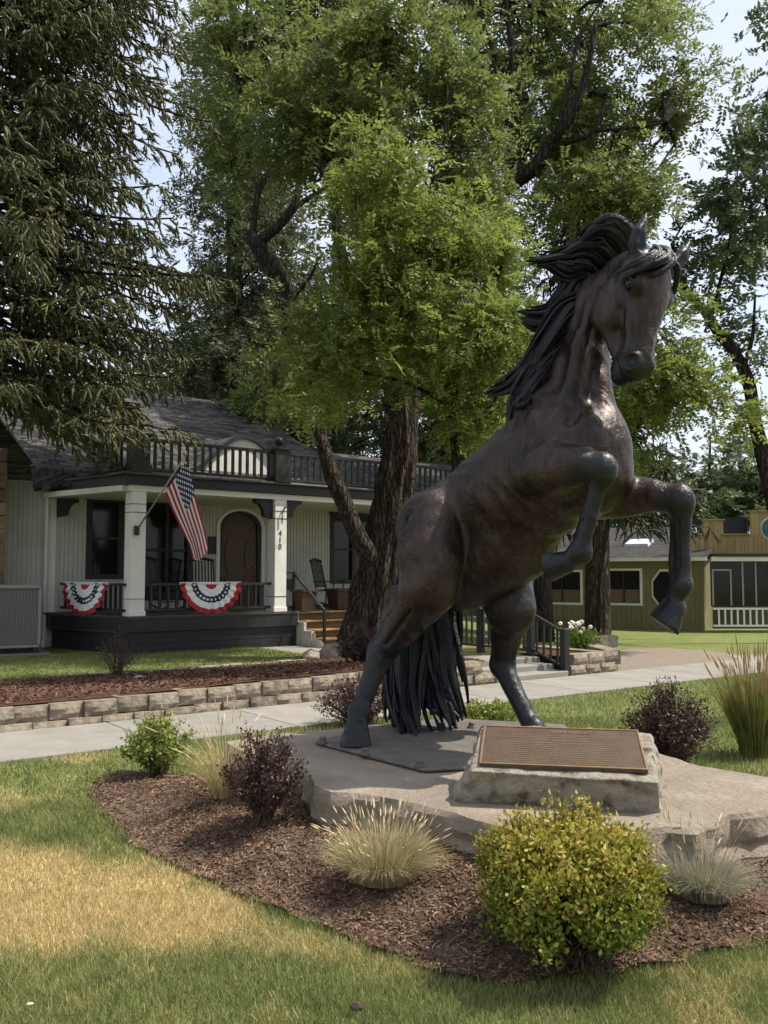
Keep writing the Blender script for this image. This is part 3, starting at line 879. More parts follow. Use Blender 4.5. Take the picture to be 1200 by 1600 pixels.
for (y, k) in ((0.06, 1.0), (0.5, 0.75), (1.0, 0.3), (1.6, 0.0)):
    for x, z in prof:
        me_v.append((x * (1.03 - 0.0 * y), y, max(base + 0.1 + z * 1.0, 0) * 1.0 if k == 1 else (rz_at(0.9 + y) - 0.05 + max(0, base + 0.1 + z - rz_at(0.9 + y) + 0.05) )))
for r_ in range(3):
    for i in range(nn - 1): me_f.append((r_ * nn + i, r_ * nn + i + 1, (r_ + 1) * nn + i + 1, (r_ + 1) * nn + i))
me = bpy.data.meshes.new('dormer_roof'); me.from_pydata(me_v, [], me_f)
uv = me.uv_layers.new(name='UVMap')
for li, lp in enumerate(me.loops):
    p = me.vertices[lp.vertex_index].co; uv.data[li].uv = (p.x, p.y)
me.materials.append(M_SHIN); link('dormer_roof', me, dm)

# porch railing
ph = 0.62
pb = MB(); pb.box(-0.022, 0.022, -0.022, 0.022, 0.10, ph - 0.05); pb = pb.mesh('baluster', M_BLK)
def prail(a, b):
    a = Vector((*a, 0)); b = Vector((*b, 0)); d = b - a; Ln = d.length
    r0 = empty('porch_railing', (a.x, a.y, FL), math.atan2(d.y, d.x)); r0.parent = house
    r_ = MB(); r_.box(0, Ln, -0.04, 0.04, ph - 0.05, ph); r_.build('top_rail', M_BLK, r0)
    r_ = MB(); r_.box(0, Ln, -0.03, 0.03, 0.08, 0.13); r_.build('bottom_rail', M_BLK, r0)
    n = max(2, int(Ln / 0.17))
    for i in range(1, n): link('baluster', pb, r0, (i * Ln / n, 0, 0))
prail((0.16, 0), (p2 - 0.16, 0)); prail((-0.17, 0.02), (dl + 0.25, DW - 0.25))
# steps of stained wood with a ribbed white stringer
st0 = dx1 + 0.03
stp = empty('porch_steps', (st0, 0.25, 0)); stp.parent = house
for i in range(4):
    zt = FL - 0.02 - i * 0.175
    b = MB(); b.box(0.08 + 0.0, 2.2, -0.30 * i - 0.30, -0.30 * i + 0.02, zt - 0.04, zt); b.build('tread', M_STEPW, stp, bevel=0.008)
    b = MB(); b.box(0.10, 2.18, -0.30 * i - 0.03, -0.30 * i - 0.005, zt - 0.175, zt - 0.041); b.build('riser', M_STEPW, stp)
prof = [(-0.02, 0.04), (-0.02, FL - 0.05)] + sum([[(-0.30 * i - 0.32, FL - 0.05 - 0.175 * i), (-0.30 * i - 0.32, FL - 0.05 - 0.175 * (i + 1))] for i in range(4)], [])
prof = [(a, max(c, -0.02)) for a, c in prof]
b = MB(); b.prism(prof, 0.0, 0.07, axis='x'); b.build('stringer', M_SIDE, stp)
for i in range(9):
    y = -0.10 - 0.14 * i; zt = FL - 0.09 - 0.175 * int((-y) / 0.32)
    if zt > 0.06:
        b = MB(); b.box(-0.016, -0.001, y - 0.13, y - 0.01, 0.0, zt); b.build('stringer_board', M_SIDE, stp)
# handrails of the steps
for x in (st0 + 0.10, st0 + 2.0):
    hr = empty('hand_rail', (x, 0, 0)); hr.parent = house
    b = MB(); b.box(-0.025, 0.025, 0.15, 0.2, FL, FL + 0.85); b.build('upright', M_IRON, hr)
    b = MB(); b.box(-0.025, 0.025, -1.02, -0.97, 0.0, 0.80); b.build('upright', M_IRON, hr)
    b = MB(); bar(b, (0, 0.2, FL + 0.83), (0, -1.0, 0.78), 0.045, 0.04); b.build('rail', M_IRON, hr)
    if x < st0 + 1: b = MB(); b.box(-0.02 - (x - p2) + 0.15, 0.0, 0.16, 0.2, FL + 0.80, FL + 0.84); b.build('rail', M_IRON, hr)
# house number
def text_mesh(txt, size, m, ext=0.004, align='CENTER', name='lettering'):
    c = bpy.data.curves.new(name, 'FONT'); c.body = txt; c.size = size; c.extrude = ext; c.align_x = align; c.align_y = 'CENTER'; c.resolution_u = 2
    o = bpy.data.objects.new(name, c); COL.objects.link(o)
    dg = bpy.context.evaluated_depsgraph_get(); me = bpy.data.meshes.new_from_object(o.evaluated_get(dg))
    bpy.data.objects.remove(o, do_unlink=True)
    me.materials.clear(); me.materials.append(m); me.name = name
    return me
for i, ch in enumerate('410'):
    xx, zz = hp(440, 834 + i * 11, -0.15)
    link('house_number', text_mesh(ch, 0.17, M_BLK), house, (p2 - 0.02, -0.156, hp(440, 833.5 + i * 10.5, -0.15)[1]), (R(90), 0, 0))
b = MB(); b.tube([(p2 + 0.2, -0.13, CE - 0.12), (p2 + 0.06, -0.19, CE - 0.17), (p2 + 0.0, -0.20, CE - 0.3), (p2 + 0.0, -0.19, CE - 0.52)], 0.014, 6); b.build('hanging_hook', M_IRON, house)
# downspout at the left corner
xd, zd = hp(72, 900, DW)
b = MB(); b.tube([(xd - 0.03, DW - 0.08, CE + 0.1), (xd - 0.03, DW - 0.08, 0.18), (xd - 0.10, DW - 0.20, 0.02)], 0.045, 4); b.build('downspout', M_WTRIM, house)
hb('corner_board', xd + 0.03, xd + 0.17, DW - 0.04, DW - 0.0155, -0.03, CE + 0.1, M_WTRIM)

# ---- things on and by the porch
def HW_(x, y, z): return H_O + hu * x + hv * y + Vector((0, 0, z))
def rocking_chair(label, x, y, rz):
    c = empty('rocking_chair', HW_(x, y, FL), H_ANG + rz); tag(c, label, 'chair', 'porch rocking chairs')
    def q(name, mb): mb.build(name, M_BLK, c)
    for s in (-0.27, 0.27):
        q('rocker', MB().tube([(s, -0.45 + 0.9 * i / 8, 0.03 + 0.10 * (i / 4 - 1) ** 2) for i in range(9)], 0.022, 6))
        q('leg', MB().tube([(s, -0.24, 0.05), (s, -0.26, 0.60)], 0.02, 6))
        q('leg', MB().tube([(s, 0.22, 0.05), (s, 0.20, 0.42), (s * 0.95, 0.36, 1.12)], 0.02, 6))
        b = MB(); b.box(s - 0.05, s + 0.05, -0.32, 0.26, 0.60, 0.625); q('arm', b)
    b = MB(); b.box(-0.28, 0.28, -0.27, 0.24, 0.385, 0.415); q('seat', b)
    q('head_rail', MB().tube([(-0.27, 0.355, 1.10), (0, 0.40, 1.15), (0.27, 0.355, 1.10)], 0.035, 6))
    q('back_rail', MB().tube([(-0.26, 0.22, 0.50), (0.26, 0.22, 0.50)], 0.022, 6))
    for i in range(7):
        xx = -0.21 + 0.07 * i
        b = MB(); bar(b, (xx, 0.225, 0.50), (xx, 0.37, 1.10), 0.03, 0.014); q('slat', b)
    q('stretcher', MB().tube([(-0.27, -0.24, 0.22), (0.27, -0.24, 0.22)], 0.013, 6))
    return c
xr, _ = hp(508, 930, 1.5); rocking_chair('black wooden rocking chair on the porch right of the numbered post', xr, 1.35, R(28))
xr, _ = hp(318, 930, 1.6); rocking_chair('black wooden rocking chair behind the hanging flag', xr + 0.05, 1.7, R(-20))
xr, _ = hp(250, 930, 1.2); rocking_chair('black wooden rocking chair between the flag post and bunting', xr, 1.2, R(24))
M_POT = mat('brown_planter', (0.048, 0.026, 0.020), 0.7, (0.08, 0.046, 0.035), 5, 6, bump=0.2, bscale=20)
def planter(label, px, py, w_):
    x, _ = hp(px, py, -0.02)
    pl = empty('planter', HW_(x, 0.02 if px < 500 else 0.35, FL + 0.005), H_ANG); tag(pl, label, 'planter', 'brown planters by the steps')
    b = MB(); k = w_ / 2
    b.add([(-k * .78, -k * .78, 0), (k * .78, -k * .78, 0), (k * .78, k * .78, 0), (-k * .78, k * .78, 0), (-k, -k, 0.42), (k, -k, 0.42), (k, k, 0.42), (-k, k, 0.42)],
          [(0, 3, 2, 1), (0, 1, 5, 4), (1, 2, 6, 5), (2, 3, 7, 6), (3, 0, 4, 7)]); b.build('pot', M_POT, pl)
    b = MB()
    for (a0, a1, c0, c1) in ((-k - .03, k + .03, -k - .03, -k + .03), (-k - .03, k + .03, k - .03, k + .03), (-k - .03, -k + .03, -k + .03, k - .03), (k - .03, k + .03, -k + .03, k - .03)):
        b.box(a0, a1, c0, c1, 0.40, 0.46)
    b.build('rim', M_POT, pl, bevel=0.008)
    b = MB(); b.box(-k + .03, k - .03, -k + .03, k - .03, 0.36, 0.40); b.build('soil', M_MULCHD, pl)
planter('square brown planter beside the numbered porch post', 477, 950, 0.40)
planter('square brown planter beside the big tree trunk', 546, 950, 0.46)
b = MB(); xx, zz = hp(453, 912, 1.2)
sg = empty('yard_sign', HW_(xx, 1.2, FL), H_ANG); tag(sg, 'small black sign on thin legs behind the numbered post', 'sign')
b = MB(); b.box(-0.14, 0.14, -0.01, 0.01, 0.42, 0.68); b.build('board', M_BLK, sg)
for s in (-0.12, 0.10):
    MB().tube([(s * 1.3, 0, 0), (s, 0, 0.43)], 0.008, 5).build('leg', M_IRON, sg)

# ---- flag
M_METAL = mat('pole_metal', (0.42, 0.40, 0.36), 0.4, metal=0.7)
def flag_material():
    m = bpy.data.materials.new('flag_cloth'); m.use_nodes = True
    t = m.node_tree; p = t.nodes['Principled BSDF']; N = t.nodes.new; K = t.links.new
    u = N('ShaderNodeUVMap'); s = N('ShaderNodeSeparateXYZ'); K(u.outputs['UV'], s.inputs[0])
    def mth(op, a, b=None):
        n = N('ShaderNodeMath'); n.operation = op
        for i, v in enumerate((a, b)):
            if v is None: continue
            if isinstance(v, (int, float)): n.inputs[i].default_value = v
            else: K(v, n.inputs[i])
        return n.outputs[0]
    X, Y = s.outputs['X'], s.outputs['Y']
    st = mth('MODULO', mth('FLOOR', mth('MULTIPLY', Y, 13)), 2)                  # 0 = red rows
    mr = N('ShaderNodeMixRGB'); K(st, mr.inputs['Fac']); mr.inputs['Color1'].default_value = (0.42, 0.018, 0.03, 1); mr.inputs['Color2'].default_value = (0.80, 0.78, 0.76, 1)
    can = mth('MULTIPLY', mth('LESS_THAN', X, 0.40), mth('GREATER_THAN', Y, 6 / 13))
    # stars: staggered dots
    gx_ = mth('MULTIPLY', X, 11 / 0.40); gy_ = mth('MULTIPLY', mth('SUBTRACT', Y, 6 / 13), 9 * 13 / 7)
    ix = mth('FLOOR', gx_); iy = mth('FLOOR', gy_)
    odd = mth('LESS_THAN', mth('MODULO', mth('ADD', ix, iy), 2), 0.5)
    fx = mth('SUBTRACT', mth('FRACT', gx_), 0.5); fy = mth('SUBTRACT', mth('FRACT', gy_), 0.5)
    rr_ = mth('LESS_THAN', mth('ADD', mth('MULTIPLY', fx, fx), mth('MULTIPLY', fy, fy)), 0.17)
    star = mth('MULTIPLY', odd, rr_)
    mb_ = N('ShaderNodeMixRGB'); K(star, mb_.inputs['Fac']); mb_.inputs['Color1'].default_value = (0.018, 0.025, 0.075, 1); mb_.inputs['Color2'].default_value = (0.82, 0.82, 0.82, 1)
    mf = N('ShaderNodeMixRGB'); K(can, mf.inputs['Fac']); K(mr.outputs[0], mf.inputs['Color1']); K(mb_.outputs[0], mf.inputs['Color2'])
    K(mf.outputs[0], p.inputs['Base Color']); p.inputs['Roughness'].default_value = 0.8
    tr = N('ShaderNodeBsdfTranslucent'); K(mf.outputs[0], tr.inputs['Color'])
    ms = N('ShaderNodeMixShader'); ms.inputs['Fac'].default_value = 0.35
    K(p.outputs[0], ms.inputs[1]); K(tr.outputs[0], ms.inputs[2]); K(ms.outputs[0], t.nodes['Material Output'].inputs['Surface'])
    return m
YF = 16.6
f0 = W(214, 828, 17.0); f1 = W(289, 713, YF - 0.35)
flag = empty('american_flag', f0); tag(flag, 'stars and stripes flag on an angled pole at the porch post', 'flag')
def FP(v): return Vector(v) - f0
MB().tube([FP(f0), FP(f1)], [0.018, 0.014], 8).build('pole', M_METAL, flag, smooth=True)
b = MB(); b.lathe([(0.01, 0), (0.035, 0.02), (0.045, 0.05), (0.035, 0.08), (0.01, 0.1)], 12); b.build('finial', mat('gold_ball', (0.5, 0.36, 0.12), 0.3, metal=0.9), flag, smooth=True, loc=FP(f1))
b = MB(); b.box(-0.04, 0.04, -0.05, 0.05, -0.10, 0.08); b.build('bracket', M_IRON, flag, bevel=0.01)
# cloth: hoist along the pole from the tip down, fly end hanging
hoist_top = f0 + (f1 - f0) * 0.97; hoist_bot = f0 + (f1 - f0) * 0.42
hoist_px = [(289, 722), (257, 770)]
NV, NU = 18, 30
top_edge = [W(291, 720, 16.25), W(300, 750, 16.22), W(308, 785, 16.2), W(318, 820, 16.2), W(326, 855, 16.2)]
bot_edge = [W(258, 771, 16.45), W(270, 800, 16.42), W(285, 830, 16.4), W(296, 852, 16.36), W(302, 874, 16.34)]
def cr_(pts, t):
    n = len(pts) - 1; x = min(max(t, 0), 0.9999) * n; i = int(x); u = x - i
    return pts[i].lerp(pts[i + 1], u)
vs_, fs_, uv_ = [], [], []
for i in range(NU + 1):
    for j in range(NV + 1):
        a = i / NU; c = j / NV                      # a: hoist to fly, c: bottom to top
        q = cr_(bot_edge, a).lerp(cr_(top_edge, a), c)
        fold = math.sin(c * 9.0 + 0.6) * 0.07 * (0.25 + a) + math.sin(c * 17 + a * 3) * 0.02 * a
        q = q + Vector((0.25, -1, 0.0)) * fold + Vector((0, 0, -0.10 * math.sin(math.pi * c) * a))
        vs_.append(FP(q)); uv_.append((a, c))
for i in range(NU):
    for j in range(NV):
        k = i * (NV + 1) + j; fs_.append((k, k + NV + 1, k + NV + 2, k + 1))
me = bpy.data.meshes.new('flag_cloth'); me.from_pydata(vs_, [], fs_)
ul = me.uv_layers.new(name='UVMap')
for li, lp in enumerate(me.loops): ul.data[li].uv = uv_[lp.vertex_index]
for q in me.polygons: q.use_smooth = True
me.materials.append(flag_material()); link('cloth', me, flag)

# ---- bunting fans on the porch railing
def bunting_material():
    m = bpy.data.materials.new('bunting_cloth'); m.use_nodes = True
    t = m.node_tree; p = t.nodes['Principled BSDF']; N = t.nodes.new; K = t.links.new
    u = N('ShaderNodeUVMap'); s = N('ShaderNodeSeparateXYZ'); K(u.outputs['UV'], s.inputs[0])
    r = N('ShaderNodeValToRGB'); r.color_ramp.interpolation = 'CONSTANT'
    red, wh, bl_ = (0.42, 0.022, 0.03, 1), (0.80, 0.79, 0.77, 1), (0.015, 0.02, 0.055, 1)
    e = r.color_ramp.elements
    e[0].position = 0; e[0].color = red; e[1].position = 0.20; e[1].color = wh
    for pos, c in ((0.44, bl_), (0.64, wh), (0.84, red)):
        n = e.new(pos); n.color = c
    K(s.outputs['Y'], r.inputs['Fac'])
    def mth(op, a, b=None):
        n = N('ShaderNodeMath'); n.operation = op
        for i, v in enumerate((a, b)):
            if v is None: continue
            if isinstance(v, (int, float)): n.inputs[i].default_value = v
            else: K(v, n.inputs[i])
        return n.outputs[0]
    fx = mth('SUBTRACT', mth('FRACT', mth('MULTIPLY', s.outputs['X'], 13)), 0.5)
    fy = mth('MULTIPLY', mth('SUBTRACT', s.outputs['Y'], 0.55), 7)
    star = mth('LESS_THAN', mth('ADD', mth('MULTIPLY', fx, fx), mth('MULTIPLY', fy, fy)), 0.07)
    mb_ = N('ShaderNodeMixRGB'); K(star, mb_.inputs['Fac']); K(r.outputs[0], mb_.inputs['Color1']); mb_.inputs['Color2'].default_value = wh
    K(mb_.outputs[0], p.inputs['Base Color']); p.inputs['Roughness'].default_value = 0.8
    return m
M_BUNT = bunting_material()
def bunting(label, c, ang_, wd, ht):
    bt = empty('bunting', c, ang_); tag(bt, label, 'bunting', 'patriotic bunting on the porch rail')
    v, f, u = [], [], []
    NA, NR = 64, 10
    for i in range(NA + 1):
        th = math.pi * i / NA
        for j in range(NR + 1):
            r = j / NR
            pl = 0.036 * r * math.cos(th * 22) + 0.04 * r
            v.append((-math.cos(th) * wd / 2 * r, -0.03 - pl - 0.03 * math.sin(th), -math.sin(th) * ht * r * (1 + 0.012 * math.cos(th * 22)))); u.append((i / NA, r))
    for i in range(NA):
        for j in range(NR):
            k = i * (NR + 1) + j; f.append((k, k + 1, k + NR + 2, k + NR + 1))
    me = bpy.data.meshes.new('fan'); me.from_pydata(v, [], f)
    ul = me.uv_layers.new(name='UVMap')
    for li, lp in enumerate(me.loops): ul.data[li].uv = u[lp.vertex_index]
    me.materials.append(M_BUNT); link('fan', me, bt)
    b = MB(); b.box(-wd / 2, wd / 2, -0.06, -0.02, -0.03, 0.02); b.build('header_band', M_WTRIM, bt)
xm, zm = hp(329, 903, -0.05)
bunting('red white and blue bunting fan on the rail below the flag', HW_(xm, -0.03, FL + ph), H_ANG, 1.36, 0.62)
ps = HW_(-0.17, 0.02, FL + ph); pe = HW_(dl + 0.25, DW - 0.25, FL + ph)
dd = (pe - ps); cc = ps + dd * 0.56
bunting('red white and blue bunting fan on the side rail left of the flag post', cc + Vector((dd.y, -dd.x, 0)).normalized() * -0.02, math.atan2(-dd.y, -dd.x), 1.7, 0.66)
# ---- air conditioner
xa, _ = hp(30, 1000, DW)
ac = empty('air_conditioner', Vector((*W(20, 1015, 17.3).xy, 0.07)), H_ANG - 0.2)
tag(ac, 'tall grey air conditioning unit at the left corner of the house', 'air conditioner')
M_AC = mat('grey_enamel', (0.27, 0.26, 0.235), 0.5, (0.32, 0.31, 0.285), 3, 5)
acw = 0.42
b = MB(); b.box(-0.62, 0.62, -0.5, 0.62, -0.04, 0.015); b.build('pad', M_CONC, ac)
for sx in (-1, 1):
    for sy in (-1, 1):
        b = MB(); b.box(sx * 0.38 - 0.05, sx * 0.38 + 0.05, sy * 0.38 - 0.05, sy * 0.38 + 0.05, 0.016, 0.12); b.build('foot', M_BLK, ac)
b = MB(); b.box(-acw + 0.03, acw - 0.03, -acw + 0.03, acw - 0.03, 0.12, 1.22); b.build('coil', mat('coil_grey', (0.11, 0.105, 0.095), 0.7), ac)
b = MB(); b.box(-acw - 0.012, acw + 0.012, -acw - 0.012, acw + 0.012, 1.221, 1.29); b.build('lid', M_AC, ac, bevel=0.02)
b = MB(); b.box(-acw - 0.006, acw + 0.006, -acw - 0.006, acw + 0.006, 0.12, 0.17); b.build('base_pan', M_AC, ac, bevel=0.01)
for sx, sy in ((-1, -1), (1, -1), (1, 1), (-1, 1)):
    b = MB(); b.box(sx * acw - 0.03, sx * acw + 0.03, sy * acw - 0.03, sy * acw + 0.03, 0.171, 1.22); b.build('corner_post', M_AC, ac, bevel=0.012)
fin = MB(); fin.box(-0.006, 0.006, -0.004, 0.004, 0.18, 1.21); fin = fin.mesh('fin', M_AC)
for i in range(30):
    t = -acw + 0.045 + i * (2 * acw - 0.09) / 29
    link('fin', fin, ac, (t, -acw + 0.01, 0)); link('fin', fin, ac, (-acw + 0.01, t, 0), (0, 0, R(90)))
    link('fin', fin, ac, (acw - 0.01, t, 0), (0, 0, R(90)))
# ---- stone pier at the very left
pier = empty('stone_pier', Vector((*W(-37, 1000, 17.75).xy, 0.03)), H_ANG); tag(pier, 'brown stone pier at the left edge of the picture behind the air conditioner', 'pier')
M_PIER = mat('brown_stone', (0.13, 0.085, 0.055), 0.9, (0.26, 0.18, 0.12), 4, 7, bump=0.6, bscale=12, island=0.35)
for i in range(15):
    z = i * 0.27
    off = 0.0 if i % 2 else 0.18
    for j in range(2):
        b = MB(); b.box(-0.42 + j * 0.42 + 0.006 + (0.06 if i % 2 else -0.06) * j, -0.42 + (j + 1) * 0.42 - 0.006 + (0.06 if i % 2 else -0.06) * (1 - j), -0.3 + rnd.uniform(-0.02, 0.02), 0.3, z + 0.006, z + 0.262)
        b.build('stone', M_PIER, pier, bevel=0.015)
# ================================================================== yellow building on the right
Y_A = Vector((*W(850, 973, 36.8).xy, 0)); Y_B = Vector((*W(1096, 981, 33.4).xy, 0))
YD = (Y_B - Y_A); Y_ANG = math.atan2(YD.y, YD.x); yu = YD.normalized(); yv = Vector((-yu.y, yu.x, 0))
Y_O = Y_B.copy(); Y_O.z = -0.50
def yp(px, py, D=0.0):
    d = ray(px, py); o = Vector((0, 0, EYE)) - Y_O
    t = (D - o.dot(yv)) / d.dot(yv); p = o + d * t
    return p.dot(yu), p.z
M_YEL = mat('mustard_siding', (0.175, 0.148, 0.075), 0.8, (0.235, 0.20, 0.108), 1.5, 6, bump=0.15, bscale=30, bdist=0.005, island=0.06)
M_YEL2 = mat('weathered_facade', (0.25, 0.175, 0.075), 0.85, (0.37, 0.27, 0.125), 1.6, 7, stretch=(4, 4, 0.6), island=0.12)
yb = empty('yellow_building', Y_O, Y_ANG)
tag(yb, 'low mustard yellow building with stepped wooden parapet and screened porch', 'building')
def ybx(name, x0, x1, y0, y1, z0, z1, m, parent=None, bevel=0):
    b = MB(); b.box(x0, x1, y0, y1, z0, z1); return b.build(name, m, parent or yb, bevel=bevel)
EZ = yp(1000, 873)[1]
wl = yp(760, 950)[0]
ops = []
for (a, b_, t_, bo) in ((849, 908, 893, 942), (948, 1001, 891, 943)):
    xa, zt = yp(a, t_); xb, _ = yp(b_, t_); zb = yp((a + b_) / 2, bo)[1]; zt = yp((a + b_) / 2, t_)[1]; ops.append((xa, xb, zb, zt))
oc0, ocz1 = yp(1021, 893); oc1 = yp(1060, 893)[0]; ocz0 = yp(1040, 947)[1]
segs = []; xs = wl
for o_ in ops:
    segs += [(xs, o_[0], -0.2, EZ), (o_[0], o_[1], o_[3], EZ), (o_[0], o_[1], -0.2, o_[2])]; xs = o_[1]
segs.append((xs, 0.0, -0.2, EZ))
b = MB()
for x0, x1, z0, z1 in segs:
    b.box(x0, x1, 0, 0.15, z0, z1)
    n = max(1, round((x1 - x0) / 0.2)); w_ = (x1 - x0) / n
    for i in range(n): b.box(x0 + i * w_ + 0.008, x0 + (i + 1) * w_ - 0.008, -0.018, -0.001, z0, z1)
b.build('wall', M_YEL, yb)
ybx('side_wall', -0.15, -0.001, 0.16, 9, -0.2, EZ, M_YEL); ybx('back_wall', wl, -0.16, 8.85, 9, -0.2, EZ, M_YEL); ybx('side_wall', wl, wl + 0.15, 0.16, 8.8, -0.2, EZ, M_YEL)
for o_ in ops:
    x0, x1, z0, z1 = o_
    wn = empty('window', (0, 0, 0)); wn.parent = yb
    ybx('pane', x0, x1, 0.05, 0.06, z0, z1, M_GLASS, wn)
    for q in ((x0 - 0.07, x0 + 0.03, z0 - 0.07, z1 + 0.07), (x1 - 0.03, x1 + 0.07, z0 - 0.07, z1 + 0.07), (x0 + 0.03, x1 - 0.03, z1 - 0.02, z1 + 0.07), (x0 + 0.03, x1 - 0.03, z0 - 0.07, z0 + 0.02)):
        ybx('frame', q[0], q[1], -0.05, 0.045, q[2], q[3], M_WTRIM, wn)
    ybx('mullion', (x0 + x1) / 2 - 0.03, (x0 + x1) / 2 + 0.03, -0.01, 0.045, z0 + 0.02, z1 - 0.02, M_BLK, wn)
    ybx('blind', x0 + 0.05, x1 - 0.05, 0.03, 0.04, z0 + 0.04, z0 + (z1 - z0) * 0.42, mat('tan_blind', (0.16, 0.11, 0.07), 0.9), wn)
wn = empty('octagon_window', (0, 0, 0)); wn.parent = yb
ocx, ocz = (oc0 + oc1) / 2, (ocz0 + ocz1) / 2; orx, orz = (oc1 - oc0) / 2, (ocz1 - ocz0) / 2
octo = [(ocx + orx * 1.08 * math.cos(R(22.5 + 45 * i)), ocz + orz * 1.08 * math.sin(R(22.5 + 45 * i))) for i in range(8)]
b = MB(); b.prism([(ocx + (x - ocx) * 1.14, ocz + (z - ocz) * 1.14) for x, z in octo], -0.05, -0.02, axis='y'); b.build('frame', M_WTRIM, wn)
b = MB(); b.prism(octo, -0.07, -0.051, axis='y'); b.build('pane', M_GLASS, wn)
ybx('corner_trim', -0.02, 0.10, -0.04, 0.10, -0.2, EZ, M_YEL)
# roof with skylight
M_SHIN2 = shingle_mat('dark_shingles', (0.035, 0.033, 0.032), (0.075, 0.07, 0.066))
def yroof(name, pts):
    o = roof_face(name, pts, yb); o.data.materials.clear(); o.data.materials.append(M_SHIN2); return o
yroof('roof', [(wl - 0.4, -0.5, EZ + 0.02), (0.35, -0.5, EZ + 0.02), (0.35, 4.6, EZ + 1.45), (wl - 0.4, 4.6, EZ + 1.45)])
yroof('roof', [(wl - 0.4, 4.6, EZ + 1.45), (0.35, 4.6, EZ + 1.45), (0.35, 9.5, EZ), (wl - 0.4, 9.5, EZ)])
ybx('fascia', wl - 0.4, 0.36, -0.56, -0.5, EZ - 0.10, EZ + 0.03, M_WTRIM)
ybx('soffit', wl - 0.4, 0.34, -0.49, 0.0, EZ - 0.06, EZ - 0.03, M_YEL)
skx, skz = yp(1003, 853, 2.0)
b = MB(); bar(b, (skx - 0.75, 1.6, EZ + 0.02 + 0.28 * 2.1 + 0.08), (skx + 0.75, 1.6, EZ + 0.02 + 0.28 * 2.1 + 0.08), 1.3, 0.1)
b = MB(); sl = 1.43 / 5.1
b.add([(skx - 0.5, 1.2, EZ + 0.02 + sl * 1.7), (skx + 0.5, 1.2, EZ + 0.02 + sl * 1.7), (skx + 0.5, 2.0, EZ + 0.02 + sl * 2.5), (skx - 0.5, 2.0, EZ + 0.02 + sl * 2.5),
       (skx - 0.46, 1.23, EZ + 0.14 + sl * 1.7), (skx + 0.46, 1.23, EZ + 0.14 + sl * 1.7), (skx + 0.46, 1.97, EZ + 0.14 + sl * 2.5), (skx - 0.46, 1.97, EZ + 0.14 + sl * 2.5)],
      [(4, 5, 6, 7), (0, 1, 5, 4), (1, 2, 6, 5), (2, 3, 7, 6), (3, 0, 4, 7)])
b.build('skylight', mat('skylight_plastic', (0.50, 0.51, 0.51), 0.4), yb)
# wing with parapet and screened porch, square to the street
wg = empty('porch_wing', (0, 0, 0), -Y_ANG); wg.parent = yb
def gp_(px, py, D=0.0):
    p = W(px, py, Y_B.y + D); return p.x - Y_B.x, p.z - Y_O.z
def wbx(name, xa, xb, d0, d1, z0, z1, m, bevel=0):
    b = MB(); b.box(xa, xb, d0, d1, z0, z1); return b.build(name, m, wg, bevel=bevel)
fx1 = gp_(1215, 880)[0]
pz = gp_(1100, 868)[1]; 
def boards(x0, x1, z0, z1, d):
    n = max(1, round((x1 - x0) / 0.17)); w_ = (x1 - x0) / n
    for i in range(n):
        b = MB(); b.box(x0 + i * w_ + 0.004, x0 + (i + 1) * w_ - 0.004, d, d + 0.04, z0, z1); b.build('facade_board', M_YEL2, wg)
zc = gp_(1100, 835)[1]; zm_ = gp_(1120, 812)[1]; zm2 = gp_(1190, 798)[1]
xA = gp_(1080, 850)[0]; xm0 = gp_(1106, 812)[0]; xm1 = gp_(1138, 812)[0]; xn0 = gp_(1180, 800)[0]
boards(xA, fx1 + 1.5, pz + 0.06, zc, 0.5); boards(xm0, xm1, zc + 0.001, zm_, 0.5); boards(xn0, fx1 + 1.5, zc + 0.001, zm2, 0.5)
for x0, x1, z in ((xA - 0.05, xm0 + 0.05, zc), (xm0 - 0.04, xm1 + 0.04, zm_), (xm1 - 0.05, xn0 + 0.04, zc), (xn0 - 0.05, fx1 + 1.5, zm2)):
    wbx('coping', x0, x1, 0.44, 0.60, z + 0.001, z + 0.05, M_YEL2)
for x0, x1, z1_ in ((gp_(1062, 810)[0], xm0 - 0.03, gp_(1090, 809)[1]), (xm1 + 0.03, xn0 - 0.03, gp_(1160, 807)[1])):
    wbx('dark_panel', x0, x1, 0.70, 0.74, zc - 0.1, z1_, mat('navy_panel', (0.012, 0.014, 0.02), 0.6))
wbx('roof_vent', gp_(1089, 830)[0] - 0.07, gp_(1089, 830)[0] + 0.07, 0.2, 0.34, zc + 0.05, zc + 0.26, M_WTRIM, 0.02)
wbx('porch_roof', 0.3, fx1 + 1.6, -1.0, 0.49, pz - 0.05, pz + 0.05, mat('porch_roofing', (0.04, 0.038, 0.036), 0.9))
wbx('porch_beam', 0.12, fx1 + 1.6, -0.9, -0.78, pz - 0.22, pz - 0.06, M_WTRIM)
wbx('porch_wall', 0.12, fx1 + 1.6, 1.6, 1.7, -0.2, pz - 0.06, mat('porch_inner', (0.10, 0.085, 0.06), 0.9))
M_SCREEN = mat('screen_mesh', (0.045, 0.045, 0.042), 0.5, (0.06, 0.06, 0.055), 4)
wbx('screen', 0.12, gp_(1188, 900)[0], -0.70, -0.69, gp_(1120, 946)[1], pz - 0.23, M_GLASS)
xs0 = gp_(1101, 900)[0]; xs1 = gp_(1131, 900)[0]
for q in ((xs0, xs0 + 0.06, gp_(1100, 945)[1], gp_(1100, 892)[1]), (xs1 - 0.06, xs1, gp_(1100, 945)[1], gp_(1100, 892)[1]), (xs0, xs1, gp_(1100, 892)[1], gp_(1100, 892)[1] + 0.06)):
    wbx('screen_frame', q[0], q[1], -0.74, -0.705, q[2], q[3], mat('aluminium', (0.25, 0.24, 0.22), 0.5))
